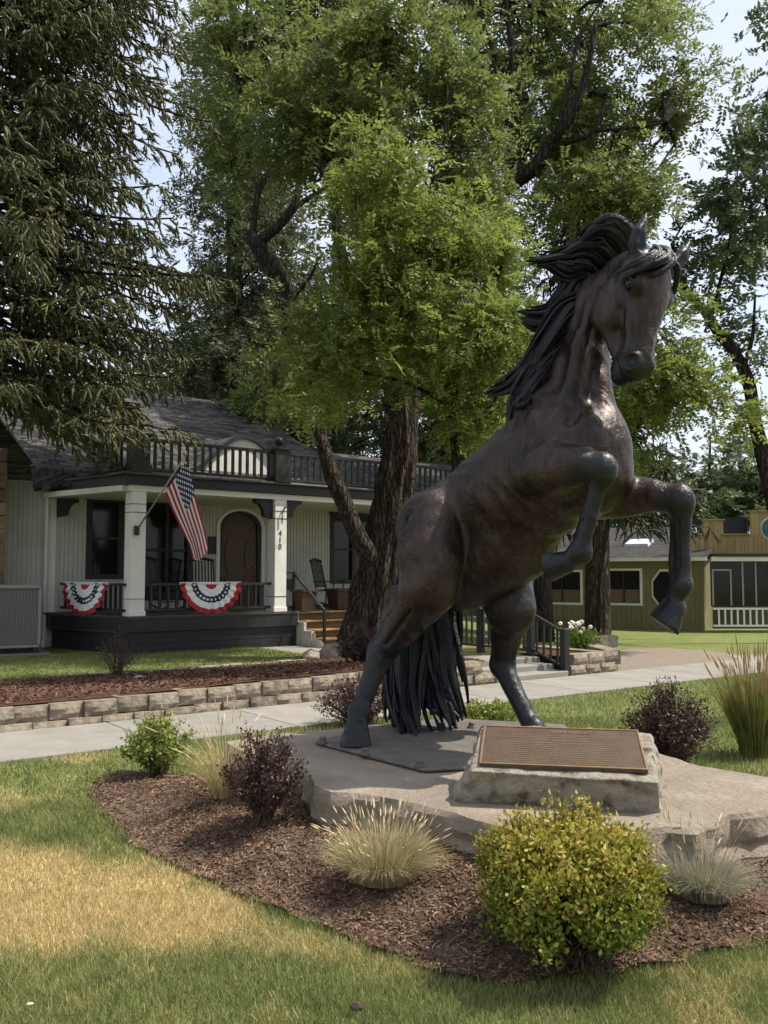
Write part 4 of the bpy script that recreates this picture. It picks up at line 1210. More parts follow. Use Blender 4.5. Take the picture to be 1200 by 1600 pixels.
for px in (1148, 1168):
    xq = gp_(px, 900)[0]; wbx('screen_frame', xq - 0.03, xq + 0.03, -0.74, -0.705, gp_(1100, 945)[1], pz - 0.24, mat('aluminium', (0.25, 0.24, 0.22), 0.5))
pxx = gp_(1196, 900)[0]; wbx('porch_post', pxx - 0.1, pxx + 0.12, -0.95, -0.75, -0.2, pz - 0.23, M_WTRIM)
rz0, rz1 = gp_(1130, 977)[1], gp_(1130, 951)[1]
wbx('top_rail', 0.12, pxx - 0.1, -0.92, -0.84, rz1, rz1 + 0.07, M_WTRIM); wbx('bottom_rail', 0.12, pxx - 0.1, -0.92, -0.84, rz0, rz0 + 0.07, M_WTRIM)
for i in range(9):
    x = 0.3 + i * (pxx - 0.5) / 8.5; wbx('baluster', x, x + 0.06, -0.90, -0.86, rz0 + 0.071, rz1 - 0.001, M_WTRIM)
sgp = W(1206, 826, 32.4)
sign = empty('round_sign', sgp); tag(sign, 'round dark teal sign on the parapet at the right edge', 'sign')
b = MB(); b.lathe([(0.42, -0.03), (0.42, 0.03)], 32); b.build('rim', mat('sign_rim', (0.35, 0.36, 0.33), 0.6), sign, rot=(R(90), 0, 0))
b = MB(); b.lathe([(0.37, 0.031), (0.37, 0.045)], 32); b.build('face', mat('sign_teal', (0.02, 0.06, 0.07), 0.5, (0.05, 0.12, 0.13), 5), sign, rot=(R(90), 0, 0))

# ================================================================== boulder with bronze plaque
bz = SLAB_Z
fl, fr_ = G(703, 1251, bz), G(1036, 1269, bz)
M_BOUL = mat('lichen_stone', (0.29, 0.26, 0.205), 0.95, (0.44, 0.40, 0.325), 9, 9, bump=1.0, bscale=38, bdist=0.035, spec=0.15, third=(0.125, 0.095, 0.068), tscale=9)
def boulder():
    # eight corners: bottom front/back, top front/back
    bl, br = fl, fr_
    tl, tr = W(735, 1204, 4.80), W(1030, 1222, 4.60)
    ubl, ubr = W(752, 1131, 5.36), W(1018, 1142, 5.28)
    dbl, dbr = Vector((ubl.x - 0.05, ubl.y + 0.12, bz - 0.02)), Vector((ubr.x + 0.10, ubr.y + 0.12, bz - 0.02))
    ur = W(1032, 1150, 5.15)
    bl = bl.copy(); br = br.copy(); bl.z -= 0.02; br.z -= 0.02
    bm = bmesh.new()
    vs = [bm.verts.new(p) for p in (bl, br, dbr, dbl, tl, tr, ubr, ubl)]
    for f in ((0, 1, 5, 4), (1, 2, 6, 5), (2, 3, 7, 6), (3, 0, 4, 7), (4, 5, 6, 7), (3, 2, 1, 0)):
        bm.faces.new([vs[i] for i in f])
    bmesh.ops.bevel(bm, geom=bm.edges[:], offset=0.022, segments=2, affect='EDGES', profile=0.6)
    bmesh.ops.triangulate(bm, faces=bm.faces[:])
    for _ in range(5):
        long = [e for e in bm.edges if e.calc_length() > 0.035]
        if not long: break
        bmesh.ops.subdivide_edges(bm, edges=long, cuts=1)
        bmesh.ops.triangulate(bm, faces=[f for f in bm.faces if len(f.verts) > 3])
    bm.normal_update()
    nrm = (tr - tl).cross(ubl - tl).normalized()
    for v in bm.verts:
        on_top = abs((v.co - tl).dot(nrm)) < 0.02
        k = 0.35 if on_top else 1.0
        v.co += v.normal * (0.034 * k * mnoise.noise(v.co * 4.5) + 0.020 * k * mnoise.noise(v.co * 13))
    me = bpy.data.meshes.new('plaque_boulder'); bm.to_mesh(me); bm.free()
    for q in me.polygons: q.use_smooth = True
    me.materials.append(M_BOUL)
    o = link('plaque_boulder', me)
    m_ = o.modifiers.new('e', 'EDGE_SPLIT'); m_.split_angle = R(45)
    tag(o, 'pale rough boulder with sloped top carrying a bronze plaque', 'boulder')
    return o, tl, tr, ubl, ubr
bo, tl, tr, ubl, ubr = boulder()
# plaque lies on the sloped top
nrm = (tr - tl).cross(ubl - tl).normalized()
if nrm.z < 0: nrm = -nrm
def on_plane(px, py, lift):
    d = ray(px, py); o = Vector((0, 0, EYE)); t = ((tl + nrm * lift) - o).dot(nrm) / d.dot(nrm); return o + d * t
q = [on_plane(x, y, 0.016) for x, y in ((740, 1193), (1003, 1203), (1006, 1142), (764, 1134))]
px_ = ((q[1] - q[0]) + (q[2] - q[3])).normalized(); py_ = nrm.cross(px_).normalized()
pc = sum(q, Vector()) / 4
hwid = ((q[1] - q[0]).length + (q[2] - q[3]).length) / 4; hhei = abs(((q[3] + q[2]) / 2 - (q[0] + q[1]) / 2).dot(py_)) / 2
plq = empty('bronze_plaque', pc - nrm * 0.0); plq.rotation_mode = 'QUATERNION'
plq.rotation_quaternion = Matrix((px_, py_, nrm)).transposed().to_quaternion()
tag(plq, 'brown bronze plaque with raised gold border and text on the boulder', 'plaque')
M_PLQ = mat('plaque_bronze', (0.085, 0.058, 0.042), 0.5, (0.12, 0.085, 0.063), 8, 6, metal=0.35, bump=0.2, bscale=90, bdist=0.003)
M_PLG = mat('plaque_gold', (0.22, 0.14, 0.07), 0.55, (0.29, 0.19, 0.095), 8, 4, metal=0.55)
b = MB(); b.box(-hwid, hwid, -hhei, hhei, -0.022, 0.0); b.build('plate', M_PLQ, plq, bevel=0.003)
b = MB(); e = 0.011
for (x0, x1, y0, y1) in ((-hwid, hwid, -hhei, -hhei + e), (-hwid, hwid, hhei - e, hhei), (-hwid, -hwid + e, -hhei + e, hhei - e), (hwid - e, hwid, -hhei + e, hhei - e)):
    b = MB(); b.box(x0, x1, y0, y1, 0.0005, 0.006); b.build('border', M_PLG, plq, bevel=0.002)
M_PLT = mat('plaque_lettering', (0.27, 0.19, 0.11), 0.5, metal=0.4)
link('title', text_mesh('Wild Stallion"', 0.042, M_PLT, 0.002), plq, (0.06, hhei - 0.062, 0.002))
rl = random.Random(4)
# lines of small raised lettering, too fine to read in the photograph
def fine_line(y, x0, x1, h, name='text_line'):
    b = MB(); x = x0
    while x < x1:
        wl_ = rl.uniform(0.012, 0.042)
        xx = x
        while xx < min(x + wl_, x1):
            lw = rl.uniform(0.003, 0.0055); hh_ = h * rl.choice((0.55, 0.6, 0.6, 0.95))
            b.box(xx, xx + 0.0016, y, y + hh_, 0.0, 0.0022); 
            if rl.random() < 0.6: b.box(xx + 0.0016, xx + lw, y + rl.choice((0, hh_ * 0.45, hh_ * 0.8)), y + rl.choice((0.0, hh_ * 0.45)) + 0.0018 + hh_ * 0.1, 0.0, 0.0021)
            xx += lw + 0.0018
        x += wl_ + 0.008
    b.build(name, M_PLT, plq)
W2 = hwid - 0.07
fine_line(hhei - 0.115, -W2, W2, 0.016); fine_line(hhei - 0.142, -W2, W2, 0.016); fine_line(hhei - 0.175, -0.14, 0.15, 0.018)
nl = int((2 * hhei - 0.215) / 0.024)
for i in range(nl): fine_line(hhei - 0.21 - i * 0.024, -W2, W2 - rl.uniform(0, 0.05), 0.013)
# ================================================================== trees
def leaf_mat(name, cols, trans=0.35, rough=0.5, nscale=0.9):
    """leaf colour: ramp over per-leaf randomness, shifted by a broad noise"""
    m = bpy.data.materials.new(name); m.use_nodes = True
    t = m.node_tree; p = t.nodes['Principled BSDF']; N = t.nodes.new; K = t.links.new
    g = N('ShaderNodeNewGeometry'); c = N('ShaderNodeTexCoord')
    n = N('ShaderNodeTexNoise'); n.inputs['Scale'].default_value = nscale; n.inputs['Detail'].default_value = 3
    K(c.outputs['Object'], n.inputs['Vector'])
    ad = N('ShaderNodeMath'); ad.operation = 'MULTIPLY_ADD'; ad.inputs[1].default_value = 0.55
    K(g.outputs['Random Per Island'], ad.inputs[0])
    mu = N('ShaderNodeMath'); mu.operation = 'MULTIPLY_ADD'; mu.inputs[1].default_value = 0.9; mu.inputs[2].default_value = -0.22
    K(n.outputs['Fac'], mu.inputs[0]); K(mu.outputs[0], ad.inputs[2])
    r = N('ShaderNodeValToRGB'); e = r.color_ramp.elements
    e[0].position = 0.0; e[0].color = (*cols[0], 1); e[1].position = 1.0; e[1].color = (*cols[-1], 1)
    for i, q in enumerate(cols[1:-1]):
        x = e.new((i + 1) / (len(cols) - 1)); x.color = (*q, 1)
    K(ad.outputs[0], r.inputs['Fac']); K(r.outputs['Color'], p.inputs['Base Color'])
    p.inputs['Roughness'].default_value = rough; p.inputs['Specular IOR Level'].default_value = 0.3
    tr = N('ShaderNodeBsdfTranslucent'); ms = N('ShaderNodeMixShader'); ms.inputs['Fac'].default_value = trans
    K(r.outputs['Color'], tr.inputs['Color']); K(p.outputs[0], ms.inputs[1]); K(tr.outputs[0], ms.inputs[2])
    K(ms.outputs[0], t.nodes['Material Output'].inputs['Surface'])
    return m
M_LOCUST = leaf_mat('locust_leaves', [(0.090, 0.118, 0.026), (0.175, 0.218, 0.046), (0.285, 0.328, 0.076)], 0.55)
M_ELM = leaf_mat('elm_leaves', [(0.080, 0.102, 0.030), (0.145, 0.178, 0.048), (0.230, 0.266, 0.078)], 0.5)
M_GREYG = leaf_mat('grey_green_leaves', [(0.06, 0.085, 0.040), (0.10, 0.135, 0.062), (0.15, 0.19, 0.09)], 0.35)
M_JUN = leaf_mat('juniper_needles', [(0.058, 0.074, 0.036), (0.098, 0.118, 0.056), (0.15, 0.172, 0.084)], 0.35)
M_SPR = leaf_mat('spruce_needles', [(0.044, 0.050, 0.022), (0.086, 0.093, 0.036), (0.160, 0.155, 0.056)], 0.15, 0.6)
M_SPRD = leaf_mat('dark_spruce_needles', [(0.022, 0.026, 0.014), (0.036, 0.042, 0.020), (0.056, 0.060, 0.028)], 0.12, 0.6)
def bark_mat(name, a, b, sc=5.0):
    """furrowed bark: long plates parted by dark fissures"""
    m = bpy.data.materials.new(name); m.use_nodes = True
    t = m.node_tree; p = t.nodes['Principled BSDF']; N = t.nodes.new; K = t.links.new
    c = N('ShaderNodeTexCoord')
    n = N('ShaderNodeTexNoise'); n.inputs['Scale'].default_value = 2.5; n.inputs['Detail'].default_value = 6
    K(c.outputs['Object'], n.inputs['Vector'])
    w = N('ShaderNodeMixRGB'); w.blend_type = 'ADD'; w.inputs['Fac'].default_value = 0.22
    K(c.outputs['Object'], w.inputs['Color1']); K(n.outputs['Color'], w.inputs['Color2'])
    mp = N('ShaderNodeMapping'); mp.inputs['Scale'].default_value = (1, 1, 0.10)
    K(w.outputs['Color'], mp.inputs['Vector'])
    v = N('ShaderNodeTexVoronoi'); v.feature = 'DISTANCE_TO_EDGE'; v.inputs['Scale'].default_value = sc * 1.5
    K(mp.outputs['Vector'], v.inputs['Vector'])
    r = N('ShaderNodeMapRange'); r.inputs['From Max'].default_value = 0.22; K(v.outputs['Distance'], r.inputs['Value'])
    f = N('ShaderNodeTexNoise'); f.inputs['Scale'].default_value = sc * 3; f.inputs['Detail'].default_value = 8; f.inputs['Roughness'].default_value = 0.7
    K(mp.outputs['Vector'], f.inputs['Vector'])
    mu = N('ShaderNodeMath'); mu.operation = 'MULTIPLY'; K(r.outputs['Result'], mu.inputs[0]); K(f.outputs['Fac'], mu.inputs[1])
    cr_ = N('ShaderNodeValToRGB'); cr_.color_ramp.elements[0].position = 0.05; cr_.color_ramp.elements[0].color = (*a, 1)
    cr_.color_ramp.elements[1].position = 0.62; cr_.color_ramp.elements[1].color = (*b, 1)
    K(mu.outputs[0], cr_.inputs['Fac']); K(cr_.outputs['Color'], p.inputs['Base Color'])
    bp = N('ShaderNodeBump'); bp.inputs['Strength'].default_value = 1.0; bp.inputs['Distance'].default_value = 0.12
    K(mu.outputs[0], bp.inputs['Height']); K(bp.outputs['Normal'], p.inputs['Normal'])
    p.inputs['Roughness'].default_value = 0.95; p.inputs['Specular IOR Level'].default_value = 0.1
    return m
M_BARK = bark_mat('elm_bark', (0.026, 0.020, 0.015), (0.165, 0.126, 0.094), 11)
M_BARKD = bark_mat('dark_bark', (0.022, 0.018, 0.015), (0.070, 0.056, 0.045), 6)
M_BARKR = bark_mat('spruce_bark', (0.045, 0.033, 0.025), (0.19, 0.145, 0.108), 9)

def leaves(pos, ax, side, L_, W_):
    """kite-shaped leaves: base at pos, along ax, width along side; arrays"""
    nrm = np.cross(ax, side)
    L_ = np.asarray(L_)[:, None]; W_ = np.asarray(W_)[:, None]
    q = np.stack([pos, pos + ax * L_ * 0.45 + side * W_ * 0.5 + nrm * W_ * 0.18, pos + ax * L_, pos + ax * L_ * 0.45 - side * W_ * 0.5 + nrm * W_ * 0.18], 1)
    return q.reshape(-1, 3)
def nz3(v): return v / np.maximum(np.linalg.norm(v, axis=-1, keepdims=True), 1e-9)
def quads(n): return np.arange(n * 4).reshape(n, 4)

def clump_points(blobs, n, rs, shell=0.55):
    """clump centres through the volume of ellipsoids given as (centre, radii, weight)"""
    wts = np.array([b[2] for b in blobs], float); wts /= wts.sum()
    idx = rs.choice(len(blobs), n, p=wts)
    d = nz3(rs.normal(size=(n, 3)))
    r = shell + (1 - shell) * rs.uniform(0, 1, n) ** 0.6
    r = np.where(rs.uniform(0, 1, n) < 0.25, rs.uniform(0.1, 1, n), r)
    C = np.array([b[0] for b in blobs])[idx]; Rr = np.array([b[1] for b in blobs])[idx]
    # uneven outline: the crown bulges and recedes with direction
    kx = rs.uniform(2.0, 3.4, (len(blobs), 3))[idx]; ph = rs.uniform(0, 6.28, (len(blobs), 3))[idx]
    un = np.sin(d[:, 0] * kx[:, 0] * 2 + ph[:, 0]) + np.sin(d[:, 1] * kx[:, 1] * 2 + ph[:, 1]) + np.sin(d[:, 2] * kx[:, 2] * 2 + ph[:, 2])
    r = r * np.clip(1.0 + 0.17 * un, 0.55, 1.45)
    return C + d * Rr * r[:, None], d
def sprays(cent, outd, rs, per, sig, leaf_n, spray_len, lf, lw, droop=0.35, pinnate=True):
    """leafy twigs round each clump centre; returns vertices and the twig segments"""
    n = len(cent) * per
    c = np.repeat(cent, per, 0) + rs.normal(size=(n, 3)) * np.array((sig, sig, sig * 0.62))
    o = np.repeat(outd, per, 0)
    d = nz3(o * 0.8 + rs.normal(size=(n, 3)) * 0.75 + np.array((0, 0, -droop)))
    ln = spray_len * rs.uniform(0.6, 1.3, n)
    up = nz3(np.cross(d, nz3(np.cross(d, np.array((0, 0, 1.0)) + rs.normal(size=(n, 3)) * 0.35))) * -1)
    sd = nz3(np.cross(d, up))
    k = np.arange(leaf_n)
    t = (k // 2 * 2 + 1.0) / leaf_n
    sgn = np.where(k % 2 == 0, 1.0, -1.0)
    P = c[:, None, :] + d[:, None, :] * (ln[:, None] * t[None, :])[..., None]
    P = P + np.array((0, 0, -1.0)) * (droop * 0.5 * ln[:, None] * t[None, :] ** 2)[..., None]
    ax = d[:, None, :] * 0.55 + sd[:, None, :] * sgn[None, :, None] + rs.normal(size=(n, leaf_n, 3)) * (0.22 if pinnate else 0.7)
    ax = nz3(ax)
    nn = up[:, None, :] + rs.normal(size=(n, leaf_n, 3)) * (0.35 if pinnate else 0.8)
    si = nz3(np.cross(ax, nn))
    m = n * leaf_n
    V = leaves(P.reshape(m, 3), ax.reshape(m, 3), si.reshape(m, 3), lf * rs.uniform(0.7, 1.25, m), lw * rs.uniform(0.75, 1.2, m))
    return V, c, c + d * ln[:, None]
def twigs(mb, starts, ends, r):
    for a, b in zip(starts, ends):
        mb.tube([a, (Vector(a) + Vector(b)) / 2 + Vector((0, 0, r * 4)), b], [r, r * 0.7, r * 0.25], 3, cap=False)

def rough_trunk(mb, pts, radii, n=30, seed=0, ridge=0.16, sub=7):
    """trunk with bark ridges modelled into its section"""
    P = [Vector(p) for p in pts]
    pts2, r2 = [], []
    for i in range(len(P) - 1):
        p0, p1, p2, p3 = P[max(i - 1, 0)], P[i], P[i + 1], P[min(i + 2, len(P) - 1)]
        for s in range(sub):
            u = s / sub
            pts2.append(0.5 * (2 * p1 + (p2 - p0) * u + (2 * p0 - 5 * p1 + 4 * p2 - p3) * u * u + (3 * p1 - p0 - 3 * p2 + p3) * u ** 3)); r2.append(radii[i] + (radii[i + 1] - radii[i]) * u)
    pts2.append(P[-1]); r2.append(radii[-1])
    b = len(mb.v)
    mb.tube(pts2, r2, n, cap=True)
    for i in range(len(pts2)):
        c = pts2[i]
        for k in range(n):
            v = Vector(mb.v[b + i * n + k]); d = v - c
            a = 2 * math.pi * k / n
            z = i * 0.35 + seed * 9
            q = mnoise.noise(Vector((math.cos(a) * 3.2 + seed, math.sin(a) * 3.2, z * 0.35))) + 0.7 * mnoise.noise(Vector((math.cos(a) * 8 + seed, math.sin(a) * 8, z * 0.6)))
            q -= 0.55 * abs(mnoise.noise(Vector((math.cos(a) * 6 + seed * 2, math.sin(a) * 6, z * 0.22)))) * (1 if n > 24 else 0.4)
            mb.v[b + i * n + k] = tuple(c + d * (1 + ridge * q))
    return mb
def limb(mb, pts, radii, n=10, seed=0):
    return rough_trunk(mb, pts, radii, n, seed, 0.14, 5)
def WB(blobs):
    """blobs given by photo position, depth and size in photo pixels -> centres and radii in metres"""
    out = []
    for (x, y, Y, rx, ry, rY, wt) in blobs:
        c = W(x, y, Y); out.append((np.array(c), np.array((rx * Y / FPX, rY, ry * Y / FPX)), wt))
    return out
def scatter_blobs(poly, n, Y, dY, r0, r1, seed):
    """many unequal lobes inside an outline given by photo position"""
    rr_ = random.Random(seed); out = []
    xs = [p[0] for p in poly]; ys = [p[1] for p in poly]
    while len(out) < n:
        x, y = rr_.uniform(min(xs), max(xs)), rr_.uniform(min(ys), max(ys))
        if not bool(inpoly(np.array([x]), np.array([y]), poly)[0]): continue
        r = rr_.uniform(r0, r1)
        if any(math.hypot(x - o[0], y - o[1]) < 0.55 * (r + o[3]) for o in out) and rr_.random() < 0.8: continue
        out.append((x, y, Y + rr_.uniform(-dY, dY), r, r * rr_.uniform(0.6, 0.95), r * Y / FPX * rr_.uniform(0.8, 1.2), r * r))
    return out
def branch_to(mb, nodes, cent, rs, r0=0.045, every=3):
    """boughs from the nearest skeleton node to clump centres"""
    N_ = np.array([tuple(p) for p in nodes])
    for i in range(0, len(cent), every):
        c = cent[i]
        d = np.linalg.norm((N_ - c) * np.array((1, 1, 0.8)), axis=1) + np.where(N_[:, 2] > c[2] + 0.3, 2.0, 0)
        a = Vector(N_[int(np.argmin(d))]); b = Vector(c)
        L_ = (b - a).length
        mid = a.lerp(b, 0.5) + Vector((rs.normal() * 0.12 * L_, rs.normal() * 0.12 * L_, 0.12 * L_))
        q1 = a.lerp(mid, 0.5) + Vector((0, 0, 0.03 * L_)); q2 = mid.lerp(b, 0.5)
        r = r0 * min(1.5, 0.5 + L_ * 0.25)
        mb.tube([a, q1, mid, q2, b], [r, r * 0.75, r * 0.5, r * 0.3, r * 0.12], 5, cap=False)
DENS, LSC = 1.55, 1.5
def tree(name, label, blobs, trunk_fn, bark, leafm, n_clump, per, sig, leaf_n, slen, lf, lw, seed, cat='tree', group=None, base=None, droop=0.35, pinnate=True, every=3, r0=0.045, shell=0.55, blen=True):
    rs = np.random.RandomState(seed)
    n_clump = int(n_clump * 0.66); per = int(per * DENS * 1.35); lf, lw = lf * LSC, lw * LSC * 1.08
    base = Vector(base); base.z = float(gz(base.x, base.y))
    root = empty(name, base); tag(root, label, cat, group)
    off = -Vector(root.location)
    mb = MB(); nodes = trunk_fn(mb)
    cent, od = clump_points(WB(blobs), n_clump, rs, shell)
    if blen: branch_to(mb, nodes, cent, rs, r0, every)
    V, a, b = sprays(cent, od, rs, per, sig, leaf_n, slen, lf, lw, droop, pinnate)
    link('trunk', mb.mesh('trunk', bark, True), root, off)
    link('crown', np_mesh('crown', V, quads(len(V) // 4), leafm), root, off)
    return root
def path(pxs, foot=False):
    p = [W(x, y, Y) for x, y, Y, r in pxs]
    if foot: p[0].z = float(gz(p[0].x, p[0].y)) - 0.12          # trunk reaches into the ground
    return p, [r for *_, r in pxs]

# ---- the big leaning tree between porch and horse
def t_main(mb):
    p, r = path([(572, 1040, 16.5, 0.72), (578, 1005, 16.5, 0.58), (590, 940, 16.5, 0.47), (602, 860, 16.5, 0.41), (614, 780, 16.5, 0.34), (624, 700, 16.5, 0.31), (628, 620, 16.6, 0.31), (622, 540, 16.7, 0.27), (604, 450, 16.9, 0.24), (580, 340, 17, 0.18), (590, 200, 17, 0.12), (600, 60, 17, 0.06)], True)
    rough_trunk(mb, p, r, 72, 3, 0.24, 9)
    nodes = p[5:]
    for k, q in enumerate((
        [(588, 885, 16.3, 0.20), (560, 838, 16.1, 0.165), (540, 790, 16.0, 0.15), (516, 735, 15.9, 0.135), (500, 680, 15.9, 0.12), (482, 610, 15.9, 0.09), (476, 530, 16, 0.06)],
        [(612, 640, 16.6, 0.2), (640, 560, 16.4, 0.15), (690, 470, 16.2, 0.11), (740, 390, 16.2, 0.07), (760, 300, 16.3, 0.04)],
        [(606, 560, 16.7, 0.2), (560, 470, 16.6, 0.14), (530, 380, 16.4, 0.1), (520, 290, 16.4, 0.06)],
        [(594, 470, 16.9, 0.18), (650, 360, 17, 0.12), (690, 250, 17, 0.09), (700, 120, 17, 0.05)])):
        p, r = path(q); limb(mb, p, r, 14, k + 4); nodes += p[1:]
    # knot on the trunk
    return nodes
main_blobs = scatter_blobs([(470, 60), (600, 10), (740, 40), (760, 200), (740, 330), (640, 300), (560, 330), (500, 250), (430, 200)], 22, 17.4, 0.8, 32, 62, 9) + scatter_blobs([(440, 540), (500, 520), (520, 620), (470, 690), (430, 640)], 5, 15.9, 0.4, 22, 36, 4)
tree('elm_tree', 'big rough-barked tree with leaning trunk and side limb in front of the porch', main_blobs, t_main, M_BARK, M_ELM, 200, 13, 0.36, 12, 0.42, 0.085, 0.036, 21, base=W(572, 1040, 16.5))
# ---- bright young locust just behind the horse
def t_locust(mb):
    p, r = path([(708, 1045, 13.2, 0.085), (712, 900, 13.2, 0.075), (714, 760, 13.2, 0.066), (708, 650, 13.2, 0.058), (714, 560, 13.2, 0.05), (705, 460, 13.2, 0.04), (690, 360, 13.2, 0.028), (660, 270, 13.2, 0.015)], True)
    limb(mb, p, r, 12, 2); nodes = p[3:]
    for k, q in enumerate(([(710, 620, 13.2, 0.045), (660, 520, 13.0, 0.034), (600, 440, 12.9, 0.024), (560, 360, 12.8, 0.012)], [(712, 560, 13.2, 0.04), (760, 470, 13.1, 0.028), (790, 400, 13.0, 0.014)],
                           [(712, 640, 13.2, 0.04), (640, 600, 13, 0.03), (560, 580, 12.9, 0.015)], [(712, 690, 13.2, 0.035), (760, 640, 13.1, 0.02), (790, 600, 13.1, 0.012)])):
        p, r = path(q); limb(mb, p, r, 8, k); nodes += p[1:]
    return nodes
loc_blobs = scatter_blobs([(560, 250), (640, 225), (690, 270), (740, 330), (800, 380), (810, 480), (800, 600), (770, 700), (720, 690), (690, 600), (640, 590), (600, 640), (530, 640), (470, 560), (480, 470), (500, 380), (520, 300)], 34, 13.0, 0.9, 26, 58, 5)
tree('locust_tree', 'bright green feathery young locust tree directly behind the horse', loc_blobs, t_locust, M_BARKD, M_LOCUST, 230, 12, 0.27, 16, 0.34, 0.062, 0.024, 5, base=W(708, 1045, 13.2), r0=0.018)
# ---- tree behind the horse's belly with the long dark limb above
def t_back(mb):
    p, r = path([(846, 985, 24, 0.36), (842, 900, 24, 0.30), (834, 800, 24, 0.28), (818, 680, 24, 0.27), (798, 560, 24, 0.26), (775, 450, 23.5, 0.25), (768, 380, 23, 0.24), (772, 318, 22.5, 0.24), (800, 285, 22, 0.23), (838, 258, 21.6, 0.20), (862, 220, 21.3, 0.17), (886, 186, 21, 0.14), (915, 120, 21, 0.09), (930, 40, 21, 0.05)], True)
    rough_trunk(mb, p, r, 22, 8, 0.15); nodes = p[7:]
    for k, q in enumerate(([(792, 300, 22.2, 0.16), (797, 240, 22.2, 0.14), (806, 160, 22.3, 0.12), (800, 90, 22.4, 0.09), (790, 0, 22.4, 0.06), (780, -80, 22.4, 0.03)], [(806, 150, 22.3, 0.09), (775, 90, 22.4, 0.06), (750, 20, 22.4, 0.04), (735, -60, 22.5, 0.02)],
                           [(855, 235, 21.4, 0.10), (885, 222, 21.2, 0.08), (920, 210, 21, 0.065), (938, 185, 21, 0.05), (946, 150, 21, 0.03)], [(925, 205, 21, 0.05), (980, 200, 20.9, 0.04), (1040, 192, 20.8, 0.025)],
                           [(872, 205, 21.2, 0.07), (890, 130, 21.2, 0.05), (905, 60, 21.2, 0.04), (940, 0, 21.2, 0.025)], [(835, 262, 21.6, 0.07), (860, 300, 21.4, 0.05), (900, 330, 21.3, 0.03)])):
        p, r = path(q); limb(mb, p, r, 9, k + 11); nodes += p[1:]
    return nodes
back_blobs = scatter_blobs([(690, -60), (860, -90), (1010, -60), (1075, 20), (1080, 110), (1040, 200), (1040, 300), (990, 350), (880, 370), (800, 400), (740, 330), (700, 200)], 38, 23.6, 1.5, 30, 66, 12) + scatter_blobs([(860, 260), (980, 230), (1010, 330), (900, 360)], 5, 21.2, 0.5, 26, 42, 3)
tree('elm_tree', 'tall leafy tree behind the horse with one long dark limb above its mane', back_blobs, t_back, M_BARKD, M_ELM, 330, 12, 0.42, 12, 0.5, 0.10, 0.042, 8, base=W(846, 985, 24), r0=0.05)
# ---- crooked dark limb tree left of centre
def t_crook(mb):
    p, r = path([(478, 1005, 26, 0.36), (474, 800, 26, 0.33), (468, 640, 26, 0.31), (462, 560, 26, 0.30), (452, 480, 25.6, 0.30), (432, 425, 25.4, 0.28), (404, 385, 25.2, 0.24), (392, 368, 25.2, 0.20)], True)
    rough_trunk(mb, p, r, 20, 5, 0.14); nodes = p[4:]
    for k, q in enumerate(([(400, 380, 25.2, 0.17), (425, 362, 25, 0.15), (450, 335, 24.9, 0.13), (466, 300, 24.9, 0.11), (468, 240, 24.9, 0.08), (476, 170, 25, 0.05)], [(455, 328, 24.9, 0.10), (490, 305, 24.8, 0.07), (530, 290, 24.8, 0.04)],
                           [(394, 372, 25.2, 0.12), (404, 300, 25.2, 0.10), (430, 260, 25.1, 0.09), (470, 225, 25, 0.07), (492, 198, 25, 0.05)], [(450, 470, 25.6, 0.10), (480, 440, 25.5, 0.06), (500, 400, 25.5, 0.03)],
                           [(404, 300, 25.2, 0.06), (385, 240, 25.2, 0.04), (380, 160, 25.2, 0.02)])):
        p, r = path(q); limb(mb, p, r, 10, k + 21); nodes += p[1:]
    return nodes
cr_blobs = scatter_blobs([(320, -60), (480, -90), (600, -40), (580, 120), (520, 200), (470, 290), (400, 300), (340, 280), (320, 120)], 24, 26.6, 1.2, 28, 60, 21) + scatter_blobs([(340, 560), (470, 520), (500, 600), (400, 640)], 6, 25.2, 0.8, 26, 44, 8)
tree('elm_tree', 'leafy tree with a crooked black elbow limb behind the house roof', cr_blobs, t_crook, M_BARKD, M_ELM, 220, 12, 0.42, 12, 0.5, 0.11, 0.046, 31, base=W(478, 1005, 26), r0=0.05)
# ---- junipers and pines beyond the house
def straight(x, y0, y1, Y, r0_):
    def fn(mb):
        p, r = path([(x, y0, Y, r0_), (x + 2, (y0 * 2 + y1) / 3, Y, r0_ * 0.8), (x - 2, (y0 + 2 * y1) / 3, Y, r0_ * 0.5), (x, y1, Y, r0_ * 0.12)], True)
        limb(mb, p, r, 12, int(x)); return [p[0].lerp(p[-1], t) for t in np.linspace(0.2, 0.98, 14)]
    return fn
G_FAR = 'trees beyond the house'
tree('juniper_tree', 'tall grey-green juniper rising over the left end of the roof ridge', [(365, 380, 32, 70, 200, 2.4, 2.2), (350, 150, 32, 60, 150, 2.2, 1.6), (330, 560, 31, 90, 60, 2, 0.8), (420, 430, 32, 60, 150, 2, 1.0), (320, 470, 31, 60, 60, 1.6, 0.5)], straight(366, 950, -150, 32, 0.42), M_BARKD, M_JUN, 260, 12, 0.55, 12, 0.45, 0.15, 0.040, 41, base=W(366, 950, 32), pinnate=False, group=G_FAR)
tree('juniper_tree', 'dense dark juniper behind the middle of the roof balustrade', [(540, 660, 36, 110, 110, 3, 1.5), (560, 480, 36, 110, 130, 3, 1.3), (660, 640, 36, 70, 120, 2.5, 1.2)], straight(530, 960, 200, 36, 0.45), M_BARKD, M_JUN, 170, 12, 0.7, 12, 0.5, 0.18, 0.05, 43, base=W(530, 960, 36), pinnate=False, group=G_FAR)
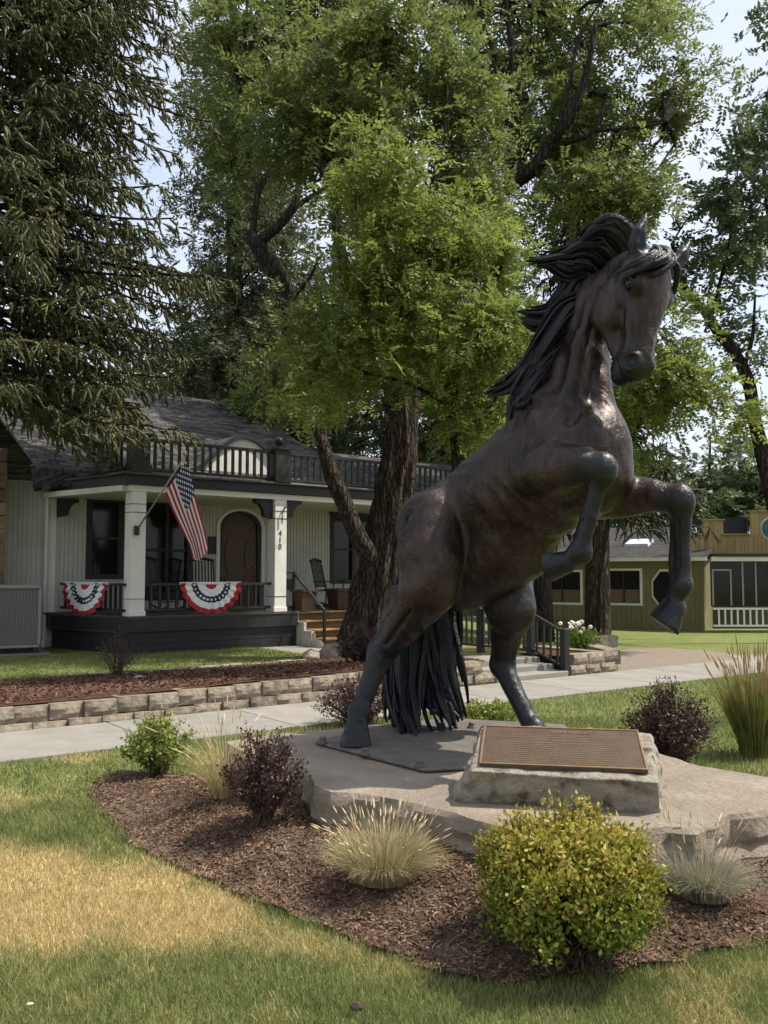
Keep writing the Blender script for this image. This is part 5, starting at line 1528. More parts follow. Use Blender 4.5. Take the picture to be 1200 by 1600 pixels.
tree('pine_tree', 'dark bushy pine showing between the big trunk and the horse rump', [(700, 650, 34, 80, 130, 3, 1.5), (760, 560, 34, 80, 120, 3, 1.2), (690, 480, 34, 80, 120, 3, 0.8), (780, 680, 34, 60, 80, 2, 0.6)], straight(700, 970, 250, 34, 0.40), M_BARKD, M_JUN, 160, 12, 0.7, 12, 0.5, 0.18, 0.05, 47, base=W(700, 970, 34), pinnate=False, group=G_FAR)
tree('pine_tree', 'dark pine trunk and crown standing behind the right end of the roof ridge', [(430, 620, 40, 90, 80, 3, 1.2), (300, 580, 40, 70, 50, 2.5, 0.7), (470, 520, 40, 80, 90, 3, 0.9)], straight(428, 960, 300, 40, 0.42), M_BARKD, M_JUN, 110, 12, 0.8, 12, 0.55, 0.2, 0.055, 49, base=W(428, 960, 40), pinnate=False, group=G_FAR)

# ---- spruces: drooping boughs set with hanging twigs of needles
def spruce(name, label, base, zs, length_fn, leafm, bark, seed, az_range=(0, 2 * math.pi), per_whorl=7, twigs_n=20, needle=0.055, nw=0.018, needles=20, tr=0.3, ztop=None, skip=None, dead=None, droop=1.0, hang=3, core=0.0, tw=0.2):
    rs = np.random.RandomState(seed); rr_ = random.Random(seed)
    root = empty(name, base); tag(root, label, 'tree')
    off = -Vector(root.location)
    mb = MB()
    zt = ztop or zs[-1] + 1.0
    rough_trunk(mb, [base + Vector((0, 0, -0.1)), base + Vector((0.02, 0, 0.35)), base + Vector((0, 0, zt * 0.5)), base + Vector((0, 0, zt))], [tr * 1.35, tr * 1.08, tr * 0.75, 0.03], 22, seed, 0.14, 8)
    S0, D0, LN, TL = [], [], [], []
    for z in zs:
        L0 = length_fn(z)
        for k in range(per_whorl):
            az = az_range[0] + (az_range[1] - az_range[0]) * (k + rr_.random()) / per_whorl
            if skip and skip(az, z): continue
            L_ = L0 * rr_.uniform(0.65, 1.1)
            h = Vector((math.cos(az), math.sin(az), 0)); pts = []
            sag = rr_.uniform(0.16, 0.32) * droop
            for i in range(9):
                t = i / 8
                pts.append(base + Vector((0, 0, z)) + h * (L_ * t) + Vector((0, 0, L_ * (0.12 * t - sag * 2.2 * t * t + sag * 1.25 * t ** 3.2))))
            mb.tube(pts, [0.035 * L_ / 3 * (1 - 0.85 * i / 8) + 0.006 for i in range(9)], 5, cap=False)
            sdv = h.cross(Vector((0, 0, 1)))
            for j in range(twigs_n):
                t = 0.22 + 0.78 * (j + rr_.random()) / twigs_n
                i = min(int(t * 8), 7); p = pts[i].lerp(pts[i + 1], t * 8 - i)
                sg = 1 if j % 2 else -1
                ln = (0.25 + 0.75 * (1 - t)) * L_ * 0.20 + 0.10
                d = h * rr_.uniform(0.35, 0.9) + sdv * sg * rr_.uniform(0.2, 1.0) + Vector((0, 0, -rr_.uniform(0.0, 0.75) * droop))
                d.normalize()
                for q in range(hang):                 # short needle-clad twigs along the branchlet
                    f = (q + rr_.random()) / hang
                    d2 = (d * 0.7 + Vector((rr_.uniform(-0.55, 0.55), rr_.uniform(-0.55, 0.55), -rr_.uniform(-0.35, 0.8) * droop))).normalized()
                    S0.append(p + d * ln * f); D0.append(d2); LN.append(tw * rr_.uniform(0.7, 1.35))
    S0 = np.array([tuple(v) for v in S0]); D0 = np.array([tuple(v) for v in D0]); LN = np.array(LN)
    n = len(S0)
    k = np.arange(needles); t = (k + 0.5) / needles
    P = S0[:, None] + D0[:, None] * (LN[:, None] * t[None])[..., None] + np.array((0, 0, -1.0)) * (0.25 * LN[:, None] * t[None] ** 2)[..., None]
    a = rs.uniform(0, 6.28, (n, needles))
    ref = np.array((0.31, 0.52, 0.79)); s1 = nz3(np.cross(D0, ref)); s2 = np.cross(D0, s1)
    rad = s1[:, None] * np.cos(a)[..., None] + s2[:, None] * np.sin(a)[..., None]
    ax = nz3(D0[:, None] * 0.9 + rad * 0.75); si = nz3(np.cross(ax, rad))
    m = n * needles
    V = leaves(P.reshape(m, 3), ax.reshape(m, 3), si.reshape(m, 3), needle * rs.uniform(0.7, 1.3, m), nw * rs.uniform(0.8, 1.2, m))
    Fq = quads(len(V) // 4)
    if core:                                          # needle-clad twig bodies
        rings = []
        for tt, rc in ((0.0, 0.6), (0.55, 1.0), (1.04, 0.12)):
            c = S0 + D0 * (LN * tt)[:, None] + np.array((0, 0, -1.0)) * (0.25 * LN * tt ** 2)[:, None]
            for q in range(4):
                aa = q * math.pi / 2 + 0.4
                rings.append(c + (s1 * math.cos(aa) + s2 * math.sin(aa)) * core * rc)
        VC = np.stack(rings, 1).reshape(-1, 3)
        bq = np.arange(n)[:, None] * 12 + len(V)
        FC = np.concatenate([bq + np.array([[r * 4 + q, r * 4 + (q + 1) % 4, r * 4 + 4 + (q + 1) % 4, r * 4 + 4 + q]]) for r in range(2) for q in range(4)])
        V = np.concatenate([V, VC]); Fq = np.concatenate([Fq, FC])
    link('trunk', mb.mesh('trunk', bark, True), root, off)
    link('crown', np_mesh('crown', V, Fq, leafm), root, off)
    return root
sb = Vector((-6.6, 14.0, 0.05))
spruce('spruce_tree', 'large dark spruce with drooping boughs filling the upper left', sb, np.arange(4.35, 13.6, 0.33), lambda z: 3.45 + 0.2 * math.sin(z * 2.1) - 0.95 * math.exp(-((z - 8.9) / 0.8) ** 2) + (0.25 if 6.4 < z < 7.6 else 0), M_SPR, M_BARKD, 3,
       az_range=(-2.2, 1.5), per_whorl=9, twigs_n=19, needle=0.072, nw=0.027, needles=8, tr=0.32, ztop=16, droop=1.2, hang=4, core=0.021, tw=0.17)
sp2 = W(934, 978, 29); sp2.z = -0.45
spruce('spruce_tree', 'dark drooping spruce behind the horse head in front of the yellow building', sp2, np.arange(4.2, 16.5, 0.6), lambda z: 3.7 - 0.13 * z, M_SPRD, M_BARKR, 7, per_whorl=6, twigs_n=11, needle=0.13, nw=0.036, needles=8, tr=0.40, ztop=19, droop=1.4, core=0.035, hang=3, tw=0.42)
# ---- leaning tree at the right edge
def t_right(mb):
    p, r = path([(1262, 985, 24, 0.30), (1240, 900, 24, 0.26), (1215, 800, 24, 0.22), (1196, 730, 24, 0.20), (1180, 660, 24, 0.18), (1170, 600, 24, 0.165), (1150, 555, 24, 0.15), (1122, 520, 24, 0.14), (1104, 490, 24, 0.12), (1078, 462, 24, 0.10), (1062, 430, 24, 0.08), (1050, 380, 24, 0.05)], True)
    limb(mb, p, r, 12, 3); nodes = p[4:]
    for k, q in enumerate(([(1162, 575, 24, 0.07), (1175, 530, 24, 0.05), (1180, 460, 24, 0.03)], [(1205, 760, 24, 0.12), (1230, 640, 24, 0.11), (1225, 480, 24, 0.09), (1200, 330, 24, 0.07), (1190, 200, 24, 0.04)], [(1110, 500, 24, 0.06), (1130, 420, 24, 0.05), (1150, 330, 24, 0.03)])):
        p, r = path(q); limb(mb, p, r, 8, k + 31); nodes += p[1:]
    return nodes
tree('cottonwood_tree', 'leaning dark-limbed tree with grey-green leaves at the right edge', [(1150, 400, 24, 70, 90, 1.8, 1.2), (1180, 270, 24, 60, 70, 1.8, 1.0), (1210, 120, 24, 60, 110, 1.8, 1.1), (1090, 330, 24, 40, 60, 1.2, 0.4), (1190, 520, 24, 45, 60, 1.2, 0.5), (1100, 430, 24, 50, 40, 1.2, 0.3)],
     t_right, M_BARKD, M_GREYG, 95, 10, 0.42, 12, 0.45, 0.11, 0.055, 61, base=W(1262, 985, 24), r0=0.035)
def t_small(mb):
    p, r = path([(934, 1018, 19, 0.06), (938, 900, 19, 0.055), (955, 800, 19, 0.05), (985, 700, 19, 0.04), (1020, 600, 19, 0.025), (1040, 550, 19, 0.015)], True)
    limb(mb, p, r, 8, 5); return p[2:]
tree('locust_tree', 'bright green spray of young locust leaves below the horse muzzle', [(1020, 600, 18.6, 50, 65, 1.0, 1.0), (1075, 615, 18.6, 50, 40, 0.9, 0.6), (1000, 680, 18.8, 40, 60, 0.8, 0.5), (1150, 640, 18.8, 40, 25, 0.7, 0.2), (1030, 530, 18.8, 40, 40, 0.7, 0.3)], t_small, M_BARKD, M_LOCUST, 75, 12, 0.3, 14, 0.36, 0.08, 0.032, 67, base=W(934, 1018, 19), r0=0.018)
# ---- far trees that close the view
G_ROW = 'far trees closing the view'
far = [(1110, 740, 70, 75, 75, 'round grey-green tree far behind the yellow parapet'), (1190, 770, 66, 50, 50, 'low grey-green tree at the right edge behind the parapet'), (1030, 770, 62, 70, 60, 'dull green tree far behind the yellow roof'),
       (900, 760, 60, 90, 110, 'dull green tree far behind the horse chest'), (800, 800, 58, 80, 100, 'dull green tree far behind the horse belly'), (640, 720, 56, 110, 140, 'dull green tree far behind the big leaning trunk'), (240, 640, 60, 80, 60, 'green tree tip far beyond the roof ridge'),
       (700, 820, 54, 70, 70, 'dark green tree far behind the stair railing')]
for i, (x, y, Y, rx, ry, lb) in enumerate(far):
    tree('far_tree', lb, [(x, y, Y, rx, ry, 3.0, 1), (x + rx * 0.4, y + ry * 0.5, Y, rx * 0.7, ry * 0.6, 2.5, 0.6), (x - rx * 0.4, y + ry * 0.5, Y, rx * 0.7, ry * 0.6, 2.5, 0.6)], straight(x, 935, y - ry * 0.8, Y, 0.35), M_BARKD, M_GREYG if i in (0, 1) else M_JUN, 60, 10, 0.9, 10, 0.7, 0.30, 0.14, 70 + i, base=W(x, 935, Y), group=G_ROW, r0=0.06, every=4)
# ================================================================== bronze horse statue

def horse_material():
    m = bpy.data.materials.new('bronze_patina'); m.use_nodes = True
    t = m.node_tree; p = t.nodes['Principled BSDF']; N = t.nodes.new; K = t.links.new
    at = N('ShaderNodeAttribute'); at.attribute_name = 'dark'
    c = N('ShaderNodeTexCoord')
    n1 = N('ShaderNodeTexNoise'); n1.inputs['Scale'].default_value = 3.2; n1.inputs['Detail'].default_value = 8; n1.inputs['Roughness'].default_value = 0.62
    K(c.outputs['Object'], n1.inputs['Vector'])
    r = N('ShaderNodeValToRGB')
    r.color_ramp.elements[0].position = 0.3; r.color_ramp.elements[0].color = (0.015, 0.010, 0.008, 1)
    r.color_ramp.elements[1].position = 0.72; r.color_ramp.elements[1].color = (0.052, 0.033, 0.026, 1)
    K(n1.outputs['Fac'], r.inputs['Fac'])
    st = N('ShaderNodeTexNoise'); st.inputs['Scale'].default_value = 26; st.inputs['Detail'].default_value = 6
    mp2 = N('ShaderNodeMapping'); mp2.inputs['Scale'].default_value = (1, 1, 0.22)
    K(c.outputs['Object'], mp2.inputs['Vector']); K(mp2.outputs['Vector'], st.inputs['Vector'])
    rs = N('ShaderNodeValToRGB'); rs.color_ramp.elements[0].position = 0.48; rs.color_ramp.elements[1].position = 0.78
    rs.color_ramp.elements[1].color = (0.5, 0.5, 0.5, 1)
    K(st.outputs['Fac'], rs.inputs['Fac'])
    mm = N('ShaderNodeMixRGB'); mm.inputs['Color2'].default_value = (0.085, 0.062, 0.053, 1)
    K(rs.outputs['Color'], mm.inputs['Fac']); K(r.outputs['Color'], mm.inputs['Color1'])
    md = N('ShaderNodeMixRGB'); md.inputs['Color2'].default_value = (0.020, 0.021, 0.023, 1)
    K(at.outputs['Fac'], md.inputs['Fac']); K(mm.outputs['Color'], md.inputs['Color1'])
    K(md.outputs['Color'], p.inputs['Base Color'])
    p.inputs['Metallic'].default_value = 0.62
    rr = N('ShaderNodeMapRange'); rr.inputs['To Min'].default_value = 0.27; rr.inputs['To Max'].default_value = 0.5
    K(n1.outputs['Fac'], rr.inputs['Value']); K(rr.outputs['Result'], p.inputs['Roughness'])
    b1 = N('ShaderNodeBump'); b1.inputs['Strength'].default_value = 0.45; b1.inputs['Distance'].default_value = 0.02
    n2 = N('ShaderNodeTexNoise'); n2.inputs['Scale'].default_value = 16; n2.inputs['Detail'].default_value = 9; n2.inputs['Roughness'].default_value = 0.6
    n2.inputs['Distortion'].default_value = 0.8
    K(c.outputs['Object'], n2.inputs['Vector']); K(n2.outputs['Fac'], b1.inputs['Height'])
    vo = N('ShaderNodeTexVoronoi'); vo.feature = 'SMOOTH_F1'; vo.inputs['Scale'].default_value = 19; vo.inputs['Smoothness'].default_value = 0.35
    mp3 = N('ShaderNodeMapping'); mp3.inputs['Scale'].default_value = (1, 1, 0.45)
    ds = N('ShaderNodeMixRGB'); ds.blend_type = 'ADD'; ds.inputs['Fac'].default_value = 0.12
    K(c.outputs['Object'], ds.inputs['Color1']); K(n2.outputs['Color'], ds.inputs['Color2'])
    K(ds.outputs['Color'], mp3.inputs['Vector']); K(mp3.outputs['Vector'], vo.inputs['Vector'])
    b2 = N('ShaderNodeBump'); b2.inputs['Strength'].default_value = 0.2; b2.inputs['Distance'].default_value = 0.03; b2.invert = True
    K(vo.outputs['Distance'], b2.inputs['Height']); K(b1.outputs['Normal'], b2.inputs['Normal'])
    K(b2.outputs['Normal'], p.inputs['Normal'])
    return m
M_BRONZE = horse_material()
M_HAIR = mat('bronze_black', (0.008, 0.0082, 0.009), 0.36, (0.020, 0.0205, 0.022), 5, 6, bump=0.5, bscale=30, metal=0.55, spec=0.4)

class Field:
    """signed distance field on a grid; shapes are blended in with a smooth union"""
    def __init__(self, lo, hi, h):
        self.lo = np.array(lo, np.float32); self.h = h
        self.n = np.ceil((np.array(hi) - np.array(lo)) / h).astype(int) + 1
        self.F = np.full(self.n, 1.0, np.float32)
    def window(self, lo, hi):
        a = np.clip(np.floor((np.array(lo) - self.lo) / self.h).astype(int), 0, self.n - 1)
        b = np.clip(np.ceil((np.array(hi) - self.lo) / self.h).astype(int) + 1, 1, self.n)
        sl = tuple(slice(a[i], b[i]) for i in range(3))
        ax = [self.lo[i] + self.h * np.arange(a[i], b[i], dtype=np.float32) for i in range(3)]
        return sl, ax[0][:, None, None], ax[1][None, :, None], ax[2][None, None, :]
    def put(self, sl, d, k, op):
        A = self.F[sl]
        if op == 'add':
            hh = np.maximum(k - np.abs(A - d), 0) / k
            self.F[sl] = np.minimum(A, d) - hh * hh * k * 0.25
        else:
            d = -d
            hh = np.maximum(k - np.abs(A - d), 0) / k
            self.F[sl] = np.maximum(A, d) + hh * hh * k * 0.25
    def _seg(self, X, Y, Z, a, b, ra, rb, flat):
        px, py, pz = X - a[0], Y - a[1], Z - a[2]
        d = b - a
        if flat is not None:
            ax, s = flat
            ax = np.array(ax, np.float32); ax = ax / np.linalg.norm(ax)
            q = (px * ax[0] + py * ax[1] + pz * ax[2]) * (1.0 / s - 1.0)
            px, py, pz = px + q * ax[0], py + q * ax[1], pz + q * ax[2]
            d = d + ax * (np.dot(d, ax) * (1.0 / s - 1.0))
        t = np.clip((px * d[0] + py * d[1] + pz * d[2]) / max(np.dot(d, d), 1e-9), 0, 1)
        D = np.sqrt((px - t * d[0]) ** 2 + (py - t * d[1]) ** 2 + (pz - t * d[2]) ** 2) - (ra + (rb - ra) * t)
        if flat is not None and flat[1] < 1: D = D * (0.5 + 0.5 * flat[1])
        return D
    def chain(self, pts, radii, k=0.06, flat=None, op='add', cut=None):
        """a run of round cones, blended into the field as one shape"""
        pts = [np.array(p, np.float32) for p in pts]
        m = max(radii) * 1.25 + k + 0.03
        sl, X, Y, Z = self.window(np.min(pts, 0) - m, np.max(pts, 0) + m)
        D = None
        for i in range(len(pts) - 1):
            q = self._seg(X, Y, Z, pts[i], pts[i + 1], radii[i], radii[i + 1], flat)
            D = q if D is None else np.minimum(D, q)
        if cut is not None:
            c0, cn = np.array(cut[0], np.float32), np.array(cut[1], np.float32)
            cn = cn / np.linalg.norm(cn)
            D = np.maximum(D, (X - c0[0]) * cn[0] + (Y - c0[1]) * cn[1] + (Z - c0[2]) * cn[2])
        self.put(sl, D, k, op)
    def cap(self, a, b, ra, rb, k=0.06, **kw):
        self.chain([a, b], [ra, rb], k, **kw)
    def ell(self, c, A, r, k=0.06, op='add'):
        """ellipsoid with axes A (three unit vectors) and radii r"""
        c = np.array(c, np.float32); A = np.array(A, np.float32); r = np.array(r, np.float32)
        m = float(max(r)) + k + 0.03
        sl, X, Y, Z = self.window(c - m, c + m)
        q = []
        for i in range(3):
            q.append((X - c[0]) * A[i][0] + (Y - c[1]) * A[i][1] + (Z - c[2]) * A[i][2])
        k0 = np.sqrt(sum((q[i] / r[i]) ** 2 for i in range(3)))
        k1 = np.sqrt(sum((q[i] / (r[i] * r[i])) ** 2 for i in range(3))) + 1e-6
        self.put(sl, k0 * (k0 - 1.0) / k1, k, op)
    def extract(self):
        """surface nets"""
        F = self.F; S = F < 0
        nx, ny, nz_ = F.shape
        occ = np.zeros((nx - 1, ny - 1, nz_ - 1), np.int8)
        for dx in (0, 1):
            for dy in (0, 1):
                for dz in (0, 1):
                    occ += S[dx:nx - 1 + dx, dy:ny - 1 + dy, dz:nz_ - 1 + dz]
        cells = np.argwhere((occ > 0) & (occ < 8))
        idx = np.full(occ.shape, -1, np.int32)
        idx[tuple(cells.T)] = np.arange(len(cells))
        acc = np.zeros((len(cells), 3)); cnt = np.zeros(len(cells))
        cor = [(a, b, c) for a in (0, 1) for b in (0, 1) for c in (0, 1)]
        val = {q: F[cells[:, 0] + q[0], cells[:, 1] + q[1], cells[:, 2] + q[2]] for q in cor}
        for q in cor:
            for ax in range(3):
                if q[ax] == 0:
                    q2 = list(q); q2[ax] = 1; q2 = tuple(q2)
                    v0, v1 = val[q], val[q2]
                    m = (v0 < 0) != (v1 < 0)
                    t = np.where(m, v0 / np.where(v0 - v1 == 0, 1, v0 - v1), 0)
                    p = np.tile(np.array(q, float), (len(cells), 1)); p[:, ax] = t
                    acc[m] += p[m]; cnt[m] += 1
        V = (cells + acc / cnt[:, None]) * self.h + self.lo
        faces = []
        for ax in range(3):
            o1, o2 = (ax + 1) % 3, (ax + 2) % 3
            s0 = [slice(0, n) for n in F.shape]; s1 = list(s0)
            s0[ax] = slice(0, F.shape[ax] - 1); s1[ax] = slice(1, F.shape[ax])
            a, b = S[tuple(s0)], S[tuple(s1)]
            e = np.argwhere(a != b)
            e = e[(e[:, o1] > 0) & (e[:, o2] > 0) & (e[:, o1] < F.shape[o1] - 1) & (e[:, o2] < F.shape[o2] - 1)]
            inside0 = a[tuple(e.T)]
            quad = []
            for (d1, d2) in ((1, 1), (0, 1), (0, 0), (1, 0)):
                c = e.copy(); c[:, o1] -= d1; c[:, o2] -= d2
                quad.append(idx[c[:, 0], c[:, 1], c[:, 2]])
            quad = np.stack(quad, 1)
            quad[~inside0] = quad[~inside0][:, ::-1]
            faces.append(quad)
        return V, np.concatenate(faces)

def unit(v):
    v = np.array(v, float); return v / np.linalg.norm(v)
HF = unit((0.82, -0.57, 0)); HL = unit((0.57, 0.82, 0))        # the horse's forward and left

def build_horse():
    P = lambda x, y, Y: np.array(W(x, y, Y))
    allp = [P(530, 1175, 6.2), P(1095, 350, 5.5), P(1095, 1010, 6.0), P(860, 1175, 7.4), P(600, 1100, 7.4), P(1095, 345, 6.3)]
    lo = np.min(allp, 0) - 0.08; hi = np.max(allp, 0) + 0.1
    lo[1] = 5.0; hi[1] = 7.55; lo[2] = SLAB_Z - 0.06
    f = Field(lo, hi, 0.0125)
    A, C, E = f.cap, f.chain, f.ell
    axT = unit(P(890, 712, 5.95) - P(705, 835, 6.72))           # torso axis
    up = unit(np.cross(axT, HL) * -1);
    if up[2] < 0: up = -up
    # ---- trunk
    C([P(704, 830, 6.74), P(765, 792, 6.5), P(838, 752, 6.18), P(888, 722, 5.98)], [0.29, 0.36, 0.418, 0.36], 0.10, flat=(HL, 0.93))
    C([P(692, 804, 6.72), P(758, 742, 6.48), P(814, 686, 6.25), P(848, 640, 6.12)], [0.165, 0.16, 0.14, 0.11], 0.08)   # back line, withers
    E(P(682, 808, 6.66), [axT, HL, up], (0.27, 0.29, 0.215), 0.12)                       # croup
    A(P(720, 900, 6.6), P(800, 850, 6.4), 0.26, 0.30, 0.14)                              # belly and flank
    A(P(905, 700, 5.86), P(925, 742, 5.84), 0.30, 0.25, 0.12)                            # chest
    # ---- neck
    C([P(884, 676, 6.04), P(899, 600, 6.04), P(910, 535, 6.05), P(932, 478, 6.0), P(968, 440, 5.84), P(1003, 432, 5.66)], [0.295, 0.240, 0.188, 0.162, 0.142, 0.125], 0.06,
      flat=(HL, 0.86))
    C([P(845, 625, 6.14), P(878, 560, 6.1), P(902, 500, 6.08), P(930, 455, 6.0), P(972, 424, 5.84), P(1005, 415, 5.68)], [0.10, 0.10, 0.095, 0.085, 0.07, 0.06], 0.08)   # crest
    C([P(948, 690, 5.80), P(938, 620, 5.86), P(930, 560, 5.94)], [0.12, 0.09, 0.07], 0.07)   # windpipe
    C([P(925, 480, 5.88), P(905, 545, 5.84), P(893, 620, 5.80), P(902, 680, 5.70)], [0.045, 0.058, 0.07, 0.055], 0.06)   # long muscle of the neck
    # ---- shoulder and breast
    A(P(832, 646, 5.98), P(872, 706, 5.76), 0.17, 0.19, 0.14, flat=(HL, 0.7))            # shoulder blade
    A(P(834, 648, 5.80), P(866, 708, 5.58), 0.035, 0.045, 0.035)                         # its spine
    A(P(800, 700, 5.98), P(842, 752, 5.74), 0.085, 0.10, 0.04)                           # triceps
    E(P(905, 706, 5.70), [HF, HL, (0, 0, 1)], (0.15, 0.16, 0.20), 0.05)                  # near breast muscle
    E(P(956, 716, 5.78), [HF, HL, (0, 0, 1)], (0.13, 0.15, 0.22), 0.05)                  # far breast muscle
    A(P(930, 680, 5.47), P(940, 770, 5.47), 0.03, 0.03, 0.09, op='sub')                 # cleft between them
    A(P(893, 660, 5.64), P(912, 570, 5.72), 0.03, 0.02, 0.10, op='sub')                  # groove of the throat
    A(P(745, 905, 6.22), P(850, 835, 5.92), 0.012, 0.012, 0.05, op='sub')                # belly line
    # ---- near fore leg
    A(P(832, 744, 5.90), P(862, 738, 5.66), 0.17, 0.155, 0.09)                            # upper arm into the barrel
    C([P(856, 736, 5.64), P(880, 731, 5.53), P(908, 728, 5.44), P(938, 733, 5.37)], [0.160, 0.148, 0.118, 0.088], 0.04)
    A(P(872, 712, 5.62), P(918, 718, 5.44), 0.075, 0.05, 0.05)                           # extensor along the top
    E(P(942, 732, 5.365), [HF, HL, (0, 0, 1)], (0.088, 0.084, 0.10), 0.03)
    E(P(946, 748, 5.35), [HF, HL, (0, 0, 1)], (0.055, 0.06, 0.05), 0.03)
    C([P(938, 742, 5.38), P(924, 795, 5.40), P(911, 845, 5.42)], [0.070, 0.050, 0.050], 0.04)
    A(P(928, 758, 5.46), P(905, 845, 5.48), 0.032, 0.036, 0.03)                          # tendon
    E(P(906, 862, 5.44), [HF, HL, (0, 0, 1)], (0.070, 0.064, 0.072), 0.035)               # fetlock
    h0, h1 = P(896, 874, 5.45), P(848, 889, 5.56)
    A(P(906, 866, 5.44), P(880, 880, 5.49), 0.056, 0.054, 0.05)
    A(P(882, 880, 5.48), h1, 0.074, 0.104, 0.006, cut=(P(856, 887, 5.545), h1 - h0))
    # ---- far fore leg
    C([P(930, 770, 6.08), P(965, 776, 6.0), P(1020, 775, 5.84), P(1062, 781, 5.74)], [0.20, 0.150, 0.108, 0.085], 0.07)
    E(P(1065, 781, 5.725), [HF, HL, (0, 0, 1)], (0.075, 0.08, 0.098), 0.05)
    C([P(1065, 792, 5.73), P(1067, 845, 5.74), P(1068, 893, 5.74)], [0.068, 0.048, 0.050], 0.04)
    A(P(1054, 805, 5.79), P(1052, 893, 5.80), 0.028, 0.033, 0.03)
    E(P(1065, 912, 5.745), [HF, HL, (0, 0, 1)], (0.070, 0.064, 0.072), 0.035)
    g0, g1 = P(1058, 930, 5.75), P(1031, 986, 5.77)
    A(P(1063, 918, 5.745), P(1049, 946, 5.76), 0.058, 0.056, 0.045)
    A(P(1052, 950, 5.76), g1, 0.080, 0.118, 0.006, cut=(P(1037, 977, 5.77), unit(P(1024, 994, 5.77) - P(1056, 948, 5.76))))
    # ---- near hind leg
    C([P(680, 818, 6.47), P(671, 870, 6.33), P(666, 915, 6.29)], [0.245, 0.245, 0.20], 0.045, flat=(HL, 0.85))
    E(P(659, 850, 6.54), [(0, 0, 1), HF, HL], (0.33, 0.14, 0.20), 0.08)                   # buttock
    E(P(688, 905, 6.22), [(0, 0, 1), HF, HL], (0.21, 0.12, 0.13), 0.06)                  # stifle
    C([P(668, 925, 6.34), P(632, 975, 6.42), P(598, 1022, 6.50)], [0.185, 0.135, 0.088], 0.08)
    A(P(622, 935, 6.52), P(594, 1012, 6.57), 0.10, 0.05, 0.07)                           # hamstring to point of hock
    E(P(592, 1020, 6.53), [HF, HL, (0, 0, 1)], (0.088, 0.075, 0.10), 0.06)
    C([P(592, 1032, 6.50), P(577, 1070, 6.45), P(566, 1098, 6.42)], [0.084, 0.066, 0.064], 0.05)
    A(P(583, 1030, 6.56), P(560, 1098, 6.48), 0.04, 0.038, 0.035)
    E(P(561, 1110, 6.41), [HF, HL, (0, 0, 1)], (0.080, 0.074, 0.078), 0.035)
    A(P(561, 1112, 6.41), P(557, 1132, 6.37), 0.068, 0.068, 0.04)
    A(P(557, 1138, 6.36), P(555, 1178, 6.31), 0.086, 0.124, 0.006)
    A(P(668, 845, 6.06), P(676, 925, 6.06), 0.014, 0.012, 0.04, op='sub')                # split of the thigh muscle
    A(P(652, 940, 6.20), P(604, 1008, 6.38), 0.010, 0.008, 0.03, op='sub')               # along the gaskin
    A(P(640, 800, 6.40), P(634, 905, 6.34), 0.012, 0.012, 0.05, op='sub')
    # ---- far hind leg
    C([P(745, 850, 6.98), P(788, 915, 6.75), P(798, 950, 6.68)], [0.26, 0.21, 0.18], 0.1)
    C([P(796, 950, 6.70), P(790, 995, 6.80), P(786, 1034, 6.86)], [0.172, 0.126, 0.086], 0.07)
    E(P(783, 1036, 6.88), [HF, HL, (0, 0, 1)], (0.088, 0.076, 0.10), 0.06)
    C([P(788, 1046, 6.84), P(808, 1090, 6.70), P(828, 1128, 6.60)], [0.082, 0.070, 0.068], 0.05)
    A(P(782, 1048, 6.90), P(820, 1126, 6.66), 0.036, 0.036, 0.035)
    E(P(834, 1138, 6.57), [HF, HL, (0, 0, 1)], (0.078, 0.072, 0.078), 0.04)
    A(P(836, 1142, 6.55), P(842, 1156, 6.50), 0.068, 0.068, 0.04)
    A(P(843, 1158, 6.49), P(848, 1192, 6.44), 0.086, 0.122, 0.006)
    for a_, b_ in ((P(922, 768, 5.385), P(908, 838, 5.40)), (P(1059, 815, 5.70), P(1060, 885, 5.71)), (P(586, 1042, 6.46), P(564, 1092, 6.39))):
        A(a_, b_, 0.009, 0.008, 0.02, op='sub')
    # ---- sheath under the belly
    A(P(770, 918, 6.55), P(790, 905, 6.48), 0.07, 0.05, 0.07)
    # ---- head, in its own field so that jaw and throat stay apart
    body = f
    f = Field(lo, hi, 0.0125)
    A, C, E = f.cap, f.chain, f.ell
    # in its own axes: x to the horse's left, y out of the face, z from poll to lips
    face = unit((0.56, -0.82, 0.10))
    down = unit(P(1006, 598, 5.40) - P(1040, 402, 5.46))
    left = unit(np.cross(face, down)) * -1
    if left[0] < 0: left = -left
    face = unit(np.cross(left, down)); 
    if face[1] > 0: face = -face
    O = P(1040, 398, 5.46)
    HW, HD, HZ = 1.12, 1.10, 0.95
    def Hd(x, y, z): return O + left * (x * HW) + face * (y * HD) + down * (z * HZ)
    AX = [left, face, down]
    E0 = f.ell
    def E(c, ax, r, k=0.06, op='add'): E0(c, ax, (r[0] * HW, r[1] * HD, r[2]), k, op)
    E(Hd(0, -0.13, 0.13), AX, (0.14, 0.14, 0.17), 0.08)
    C([Hd(0, -0.12, 0.20), Hd(0, -0.10, 0.42), Hd(0, -0.085, 0.68)], [0.150, 0.120, 0.084], 0.05)
    A(Hd(0, -0.055, 0.20), Hd(0, -0.035, 0.64), 0.085, 0.046, 0.06)
